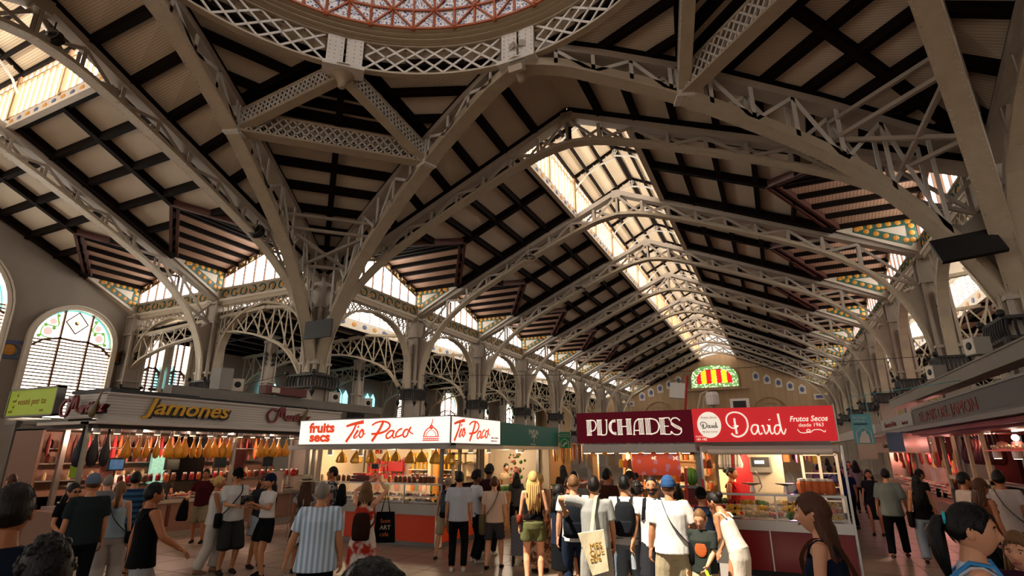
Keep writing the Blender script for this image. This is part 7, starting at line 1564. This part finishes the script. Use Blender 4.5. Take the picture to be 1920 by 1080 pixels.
Pw = person('long fair haired woman in a white and red dress raising a camera', -5.59, 6.77, 1.6, -12, True, SKL, ('long', 'light'), dress=dict(kind='strap', mat=FLOW, col='000000', z=.12, w=.1), hands={-1: (-.02, .28, 1.74), 1: (.14, .28, 1.78)}, elbow={-1: (-1, .3, -.2), 1: (1, .2, .0)}, pitch=.2)
backpack(Pw, '2c1814', 'brown leather backpack on the woman raising a camera', (.28, .15, .4), 1.1)
m = MB(); m.use(BLK).cbox((.04, .33, 1.8), (.1, .06, .07)); m.use(STEEL).tube([(.04, .36, 1.8), (.04, .42, 1.8)], .03, 10); o = m.build('camera'); o.matrix_world = Pw['M']; tag(o, 'small camera held high by the fair haired woman', 'camera')
m = MB(); ex = Pw['arm'][1][0]; m.use(CL('0e0e10')).slab([ex + V((-.13, 0, -.30)), ex + V((.13, 0, -.30)), ex + V((.16, 0, -.72)), ex + V((-.16, 0, -.72))], (0, .05, 0)); m.use(CL('0e0e10')).tube([ex + V((-.06, .02, -.3)), ex + V((0, .02, .01)), ex + V((.06, .02, -.3))], .01, 5)
o = m.build('tote_bag'); o.matrix_world = Pw['M']; tag(o, 'black tote bag with pale lettering hanging from the raised arm of the fair haired woman', 'bag')
for i_, w_ in enumerate(('Som', 'ART', 'cafe')): lettering(w_, .085, Pw['M'] @ PT(ex.x - .07, ex.y - .002, ex.z - .45 - i_ * .09), ORGP if i_ != 1 else CREAM, None).name = 'lettering'
for o_ in [o_ for o_ in COL.objects if o_.name.startswith('lettering') and o_.parent is None]: o_.parent = o; o_.matrix_parent_inverse = o.matrix_world.inverted()
Pg = person('woman with a grey bun, black top and beige shorts by the orange counter', -6.25, 10.1, 1.52, -8, True, SKM, ('bun', 'grey'), dict(kind='tank', col='121318'), dict(kind='shorts', col='8f7d64', len=.9, w=.01), feet={-1: (-.22, -.16, 0), 1: (.08, .1, 0)})
backpack(Pg, '3a424a', 'grey backpack on the woman with the grey bun', (.27, .16, .4))
person('young man in a pale grey tee, black trousers and white sneakers', -5.42, 9.16, 1.67, -6, skin=SKM, hair=('short', 'black'), top=dict(col='a9adb5', kind='loose'), bottom=dict(kind='pants', col='0e0e12', w=.005), shoes='c0bab2')
person('young man with dark skin in a white tee behind the one in pale grey', -5.5, 9.95, 1.66, -70, skin=SKD, hair=('curly', 'black'), top=dict(col='b5b8be'), bottom=dict(kind='pants', col='0e0e12', w=.01), shoes='b0aaa2', hands={-1: (-.15, .3, 1.1), 1: (.15, .3, 1.1)})
person('tall man with black curly hair in a dark maroon top', -5.64, 10.75, 1.75, -25, skin=SKD, hair=('curly', 'black'), top=dict(col='2c1218', kind='long'), bottom=dict(kind='pants', col='0e0e12'), shoes='a8a29a')
Pk = person('boy in a pinkish cream tee and grey shorts with flip flops', -4.94, 9.63, 1.57, -8, skin=SKL, hair=('short', 'brown'), top=dict(col='c9ad98', kind='loose'), bottom=dict(kind='shorts', col='3c3c40', len=.85), shoes='1c1512', feet={-1: (-.14, -.1, 0), 1: (.14, .08, 0)})
crossbag(Pk, 1, '5a5238', (.34, .12, .34), 'khaki sling bag on the boy in the pinkish cream tee', .82, .05)
person('woman vendor at the back of the juice bar', -8.0, 14.8, 1.5, 180, True, SKM, ('bun', 'dark'), dict(col='2a2a2c'), dict(kind='pants', col='101216'))
person('black haired man inside the juice bar', -7.75, 15.9, 1.68, -150, skin=SKM, hair=('short', 'black'), top=dict(col='a89070'), bottom=dict(kind='pants', col='101216'))
person('black haired woman waiting at the juice bar', -6.05, 13.0, 1.52, 10, True, SKM, ('bob', 'black'), dict(col='3a3a3a'), dict(kind='pants', col='101216'))
person('grey haired woman in a slate blue sleeveless top leaning over a shopping cart', -4.6, 10.55, 1.54, 150, True, SKM, ('bob', 'grey'), dict(kind='tank', col='3c4a58'), dict(kind='pants', col='22262e'), hands={-1: (-.1, .3, .95), 1: (.1, .3, .95)})
e = empty('shopping_cart', (-4.62, 10.1, 0), .3, 'grey fabric shopping cart with two wheels beside the boy in the cream tee', 'shopping cart'); m = MB(); m.box((-.16, -.14, .18), (.16, .14, .84)); m.build('fabric_bag', mat('grey_check_fabric', '6a6a70', .8, var=.3, scale=30, kind='check'), e); m = MB(); m.tube([(-.14, .15, .1), (-.14, .17, 1.0), (.14, .17, 1.0), (.14, .15, .1)], .012, 6); m.build('handle_frame', BLK, e)
for s in (-1, 1): MB().lathe([(.07, -.015), (.07, .015)], n=14, M=PT(s * .14, .08, .07) @ Matrix.Rotation(PI / 2, 4, 'Y')).build('wheel', BLK, e)
m = MB(); m.tube([(-.13, -.12, 0), (-.13, -.12, .2)], .015, 5); m.tube([(.13, -.12, 0), (.13, -.12, .2)], .015, 5); m.build('foot_bar', BLK, e)
person('blonde woman in a brown floral dress behind the blonde with the ponytail', -4.05, 9.7, 1.64, 15, True, SKL, ('bun', 'blonde'), dress=dict(kind='strap', mat=BRF, col='000000', z=.15, w=.06))
Pq = person('woman with a long blonde ponytail, black camisole and olive shorts', -3.75, 8.7, 1.70, 0, True, SKL, ('long', 'blonde'), dict(kind='strap', col='0e0e10', hem=1.0), dict(kind='shorts', col='5f5f3c', len=.5, w=.02), hands={-1: (-.24, .05, .84), 1: (.2, .2, 1.0)})
crossbag(Pq, 1, '6a2c1a', (.2, .08, .14), 'thin reddish strap and small bag on the blonde in olive shorts', 1.0, .018)
person('bearded man in a grey tee facing the camera behind the blonde', -3.35, 9.6, 1.68, 170, skin=SKM, hair=('short', 'dark'), top=dict(col='77786f'), bottom=dict(kind='pants', col='1a1c22'), beard=True)
person('young woman with a white hair clip in a navy top, turned right', -2.98, 7.85, 1.55, -60, True, SKM, ('bob', 'black'), dict(col='1a2232'), dict(kind='skirt', col='101014', z=.5))
Ps = person('woman with a dark bun in a black top and skirt among the sunlit crowd', -3.3, 9.2, 1.61, -5, True, SKT, ('bun', 'dark'), dict(kind='tank', col='101012'), dict(kind='skirt', col='0c0c0e', z=.42, w=.03))
Pd = person('bald man in a white tee and dark jeans with his back turned', -2.72, 7.75, 1.7, 3, skin=SKL, hair=('buzz', 'light'), top=dict(col='d0ccc6'), bottom=dict(kind='pants', col='1c2636', w=.008))
backpack(Pd, '14171e', 'navy backpack on the bald man in jeans', (.34, .2, .46), 1.16)
Pt = person('man in a grey tee and baggy pale trousers stretching his left arm out', -2.28, 7.3, 1.7, 0, skin=SKM, hair=('short', 'dark'), top=dict(col='8f8f8b', kind='loose'), bottom=dict(kind='wide', col='a09c92', w=.045), hands={-1: (-.42, .18, 1.32), 1: (.24, .1, .9)}, elbow={-1: (-1, 0, .1), 1: (.3, -1, 0)})
m = MB(); m.use(CL('cdbf9e')).slab([V((-.22, -.2, 1.03)), V((.1, -.2, 1.08)), V((.14, -.19, .62)), V((-.06, -.18, .56))], (0, -.06, 0)); m.use(CL('cdbf9e')).chain([V((-.05, -.22, 1.05)), V((-.02, -.17, 1.25)), V((.02, -.1, 1.44)), V((.06, .0, 1.49))], .04, .01, (1, 0, 0))
o = m.build('tote_bag'); o.matrix_world = Pt['M']; tag(o, 'cream tote bag with a yellow print on the back of the man in grey', 'bag')
for w_, z_ in (('MES', .86), ('QUE', .78), ('café', .71)):
    l_ = lettering(w_, .09, Pt['M'] @ PT(-.08, -.2645 + (1.05 - z_) * .045, z_) @ Matrix.Rotation(-.045, 4, 'X') @ Matrix.Rotation(-.15, 4, 'Y'), mat('ochre_print', 'a87a1c', .6, var=.2), None); l_.parent = o; l_.matrix_parent_inverse = o.matrix_world.inverted()
Pe = person('black haired man in a white tee and pale jeans, next to the man in grey', -2.0, 7.8, 1.7, -5, skin=SKM, hair=('short', 'black'), top=dict(col='c8c4c0'), bottom=dict(kind='pants', col='6f7c88', w=.02))
backpack(Pe, '1a1c20', 'slim black backpack on the black haired man in pale jeans', (.28, .15, .44))
Pf = person('curly haired boy in a beige printed tee and grey shorts', -1.88, 8.0, 1.6, -10, skin=SKM, hair=('curly', 'dark'), top=dict(col='b5a892', kind='loose'), bottom=dict(kind='shorts', col='55555a', len=.95, w=.01), shoes='2a3a5a')
Py = person('balding bearded man in a white tee and black shorts facing the camera with a bottle', -1.62, 7.75, 1.7, 175, skin=SKM, hair=('buzz', 'dark'), top=dict(col='d6d2cc'), bottom=dict(kind='shorts', col='26262a', len=.95, w=.01), beard=True, hands={1: (.3, .16, .84), -1: (-.2, .2, .9)}, shoes='3a3a44', build=1.05)
m = MB(); w_ = Py['arm'][1][1]; m.lathe([(.005, -.23), (.03, -.22), (.032, -.08), (.012, -.03), (.012, 0)], tuple(w_ + V((0, .02, -.08))), 10); o = m.build('water_bottle', mat('clear_plastic', 'c0ccd4', .1, var=0, alpha=.45)); o.matrix_world = Py['M']; tag(o, 'clear water bottle held by the balding bearded man', 'bottle')
backpack(Py, '1a1a1e', 'black backpack worn by the balding bearded man', (.26, .14, .4))
Pz = person('man in a blue cap and a white polo with beige shorts, back turned', -1.33, 7.35, 1.7, 3, skin=SKM, hair=('buzz', 'brown'), top=dict(col='d8d4ce', kind='loose'), bottom=dict(kind='shorts', col='a8997c', len=1.05, w=.02), cap='2c4a72', build=1.12, hands={-1: (-.28, .03, .84), 1: (.24, .26, 1.08)})
crossbag(Pz, -1, '0e0e10', (.26, .11, .26), 'black shoulder bag on the man in the blue cap', .88, .045)
person('vendor woman in black inside the maroon signed stall', -2.1, 11.85, 1.70, 180, True, SKM, ('long', 'dark'), dict(kind='long', col='121214'), dict(kind='pants', col='101216'))
person('boy in a black cap and a navy vest in front of the cactus', -1.12, 8.7, 1.5, -12, skin=SKM, hair=('buzz', 'dark'), top=dict(kind='tank', col='1c2434'), bottom=dict(kind='shorts', col='22242c', len=.9), cap='0c0c0e', child=False)
Px = person('small boy in a dark green tee looking down, a bright green toy in his hand', -.98, 7.35, 1.33, 165, skin=SKL, hair=('buzz', 'light'), top=dict(col='2c302c', kind='loose'), bottom=dict(kind='shorts', col='a89a7c', len=.9), child=True, pitch=-.35, hands={-1: (-.1, .25, .98), 1: (.25, .05, .9)}, dist=5)
m = MB().use(mat('orange_print', 'a8501c', .6, var=.3)).ball((0, 0, 0), 1, 12, M=Px['Lm'] @ PT(0, .14 * Px['k'] , 1.2 * Px['k']) @ Matrix.Diagonal((.07, .012, .085, 1))); m.build('tee_print', None, Px['body'])
m = MB().use(mat('lime_plastic', '9ab52a', .4, var=.1)); m.lathe([(.02, -.02), (.09, .03), (.1, .06)], tuple(Px['arm'][-1][1] + V((-.05, .1, -.25))), 12); m.use(BLK).ball(Px['arm'][-1][1] + V((-.05, .1, -.14)), .07, 8); m.use(mat('lime_plastic')).tube([Px['arm'][-1][1] + V((0, .06, -.03)), Px['arm'][-1][1] + V((-.05, .1, -.12))], .02, 6)
o = m.build('toy'); o.matrix_world = Px['M']; tag(o, 'lime green and black toy held by the small boy in the dark tee', 'toy')
person('woman in a long cream dress bending forward to the left beside the red counter', -.62, 7.85, 1.56, 62, True, SKM, ('bun', 'dark'), dress=dict(kind='strap', col='cfc4b4', z=.08, w=.0), lean=.42, hands={-1: (-.1, .32, 1.05), 1: (.1, .34, 1.02)}, pitch=-.25)
m = MB(); RDM = mat('red_tube', 'b01218', .35, var=.05)
for p, q in (((-1.45, 9.3, 0), (-1.4, 9.35, 1.75)), ((-1.05, 9.2, 0), (-1.15, 9.25, 1.6)), ((-1.42, 9.3, 1.2), (-1.12, 9.25, 1.2)), ((-1.45, 9.3, .45), (-1.08, 9.2, .45)), ((-1.06, 9.0, .1), (-1.06, 9.25, .5))): m.tube([p, q], .022, 8)
m.box((-1.5, 8.95, .1), (-1.0, 9.3, .14)); tag(m.build('hand_truck', RDM), 'red tubular hand truck standing between the boys and the red counter', 'hand truck')
m = MB(); m.use(STEEL).box((-.98, 8.6, .55), (-.7, 8.9, .85)); m.use(GREYB).box((-.95, 8.6, .35), (-.65, 8.9, .55)); m.use(mat('navy_packet')).box((-.95, 8.55, 0), (-.6, 8.9, .35)); tag(m.build('stacked_boxes'), 'stack of a grey box, a pale box and a blue crate beside the red counter', 'boxes')
person('vendor woman in red with curly black hair tied up, behind the red stall case', -.92, 11.75, 1.74, -110, True, SKT, ('bun', 'black'), dict(kind='tank', col='9a1418'), dict(kind='pants', col='9a1418'))
person('person in black among the crowd behind the black haired man', -2.9, 10.1, 1.72, -40, skin=SKT, hair=('short', 'black'), top=dict(col='3a2018'), bottom=dict(kind='pants', col='101216'))
person('woman in a red patterned top turned left, behind the curly haired boy', -2.35, 9.6, 1.7, 110, True, SKT, ('bun', 'dark'), dict(mat=mat('red_pattern', '8a2a1e', .8, var=.2, scale=16, kind='noise', col2='d8b8a0'), col='0'), dict(kind='pants', col='101216'))
person('vendor in a white apron deep in the maroon signed stall', -3.0, 12.2, 1.72, 175, skin=SKM, hair=('short', 'black'), top=dict(col='a89a8a'), bottom=dict(kind='pants', col='101216'))
person('tall dark haired woman at the hanging garlic stall', -5.4, 14.6, 1.66, 20, True, SKM, ('bob', 'dark'), dict(col='2a1c1a'), dict(kind='pants', col='101216'))
person('grey haired woman beside the man in the blue cap', -1.85, 9.25, 1.53, 120, True, SKL, ('bob', 'grey'), dict(col='6a6050'), dict(kind='pants', col='101216'))
# right aisle
person('man in a loose grey green shirt and black trousers walking away down the right aisle', 1.87, 13.89, 1.67, -4, skin=SKM, hair=('short', 'black'), top=dict(kind='loose', col='6d7572', hem=.8, flare=.03, sleeve=1.0), bottom=dict(kind='pants', col='0c0c0f', w=.015), hands={-1: (-.28, .06, .82), 1: (.26, .14, .95)}, feet={-1: (-.12, -.15, 0), 1: (.12, .2, 0)}, shoes='3a2a22')
Pr = person('woman with long black hair, black top and pale blue wide trousers', 2.31, 13.47, 1.55, 2, True, SKM, ('long', 'black'), dict(kind='tank', col='0a0a0c'), dict(kind='wide', col='7d8a9c', w=.03), feet={-1: (-.1, -.1, 0), 1: (.12, .14, 0)})
crossbag(Pr, 1, '15110f', (.26, .1, .28), 'black handbag at the left hip of the woman with long black hair', .85, .02)
person('curly haired woman in a dark dress walking towards the camera in the right aisle', 1.95, 17.2, 1.56, 178, True, SKM, ('bob', 'dark'), dress=dict(kind='tee', col='1c1c1e', z=.42, w=.03))
person('young man in a navy tee with a red bag behind the curly haired woman', 1.55, 18.4, 1.6, 150, skin=SKT, hair=('short', 'black'), top=dict(col='1a2440'), bottom=dict(kind='pants', col='101216'))
Pu = person('man in a pale lilac tee and khaki trousers standing past the red stall', 1.25, 19.6, 1.6, -50, skin=SKD, hair=('short', 'black'), top=dict(col='6a7088'), bottom=dict(kind='pants', col='8a745c', w=.01))
backpack(Pu, '121318', 'dark backpack on the man in the lilac tee')
person('man in a mauve tee beside the man with the backpack past the red stall', 1.0, 20.6, 1.62, -30, skin=SKM, hair=('short', 'dark'), top=dict(col='7a6870'), bottom=dict(kind='shorts', col='6a5a48', len=.9))
person('grey haired man in a black tee far down the right aisle', 1.75, 21.5, 1.68, -80, skin=SKM, hair=('short', 'grey'), top=dict(col='101114'), bottom=dict(kind='pants', col='2a2624'))
Pi = person('man in a white tee with a black cross strap, back turned at the right edge', 3.0, 11.3, 1.72, 4, skin=SKT, hair=('short', 'black'), top=dict(col='b8a8a0'), bottom=dict(kind='pants', col='0c0c0e'), build=1.08)
crossbag(Pi, -1, '0c0c0e', (.2, .08, .16), 'black cross strap bag on the man in white at the right edge', .95, .04)
person('man in a white tee turned right near the meat counter', 2.6, 11.5, 1.68, -62, skin=SKT, hair=('short', 'black'), top=dict(col='b0a098'), bottom=dict(kind='pants', col='15161a'))
person('woman with brown hair in a rust sleeveless top turned right', 2.55, 10.5, 1.62, -50, True, SKT, ('bob', 'brown'), dict(kind='tank', col='6a3a28'), dict(kind='pants', col='15161a'), glasses=True)
person('butcher in a white coat behind the pink lit meat counter', 5.1, 25.5, 1.72, 150, skin=SKM, hair=('buzz', 'grey'), top=dict(kind='long', col='c8b0a4'), bottom=dict(kind='pants', col='101216'))
person('person in black at the pink meat counter beside the man in grey green', 2.75, 15.6, 1.62, -60, skin=SKT, hair=('short', 'black'), top=dict(col='141214'), bottom=dict(kind='pants', col='101216'))
for i in range(9):
    rr_ = random.Random(i + 40); person('distant shopper in the long right aisle, %s from the camera' % bays[min(i, 7)] if i < 8 else 'farthest distant shopper in the long right aisle', 1.4 + rr_.random() * 1.9, 23 + i * 3.0, 1.6 + rr_.random() * .12, rr_.choice((0, 20, 170, -160)), i % 2 == 0, rr_.choice((SKM, SKL)), ('short' if i % 2 else 'bob', 'dark'), dict(col=rr_.choice(('5a4a4a', '8a7a74', '22242c'))), dict(kind='pants', col='1a1a20'), dist=12)
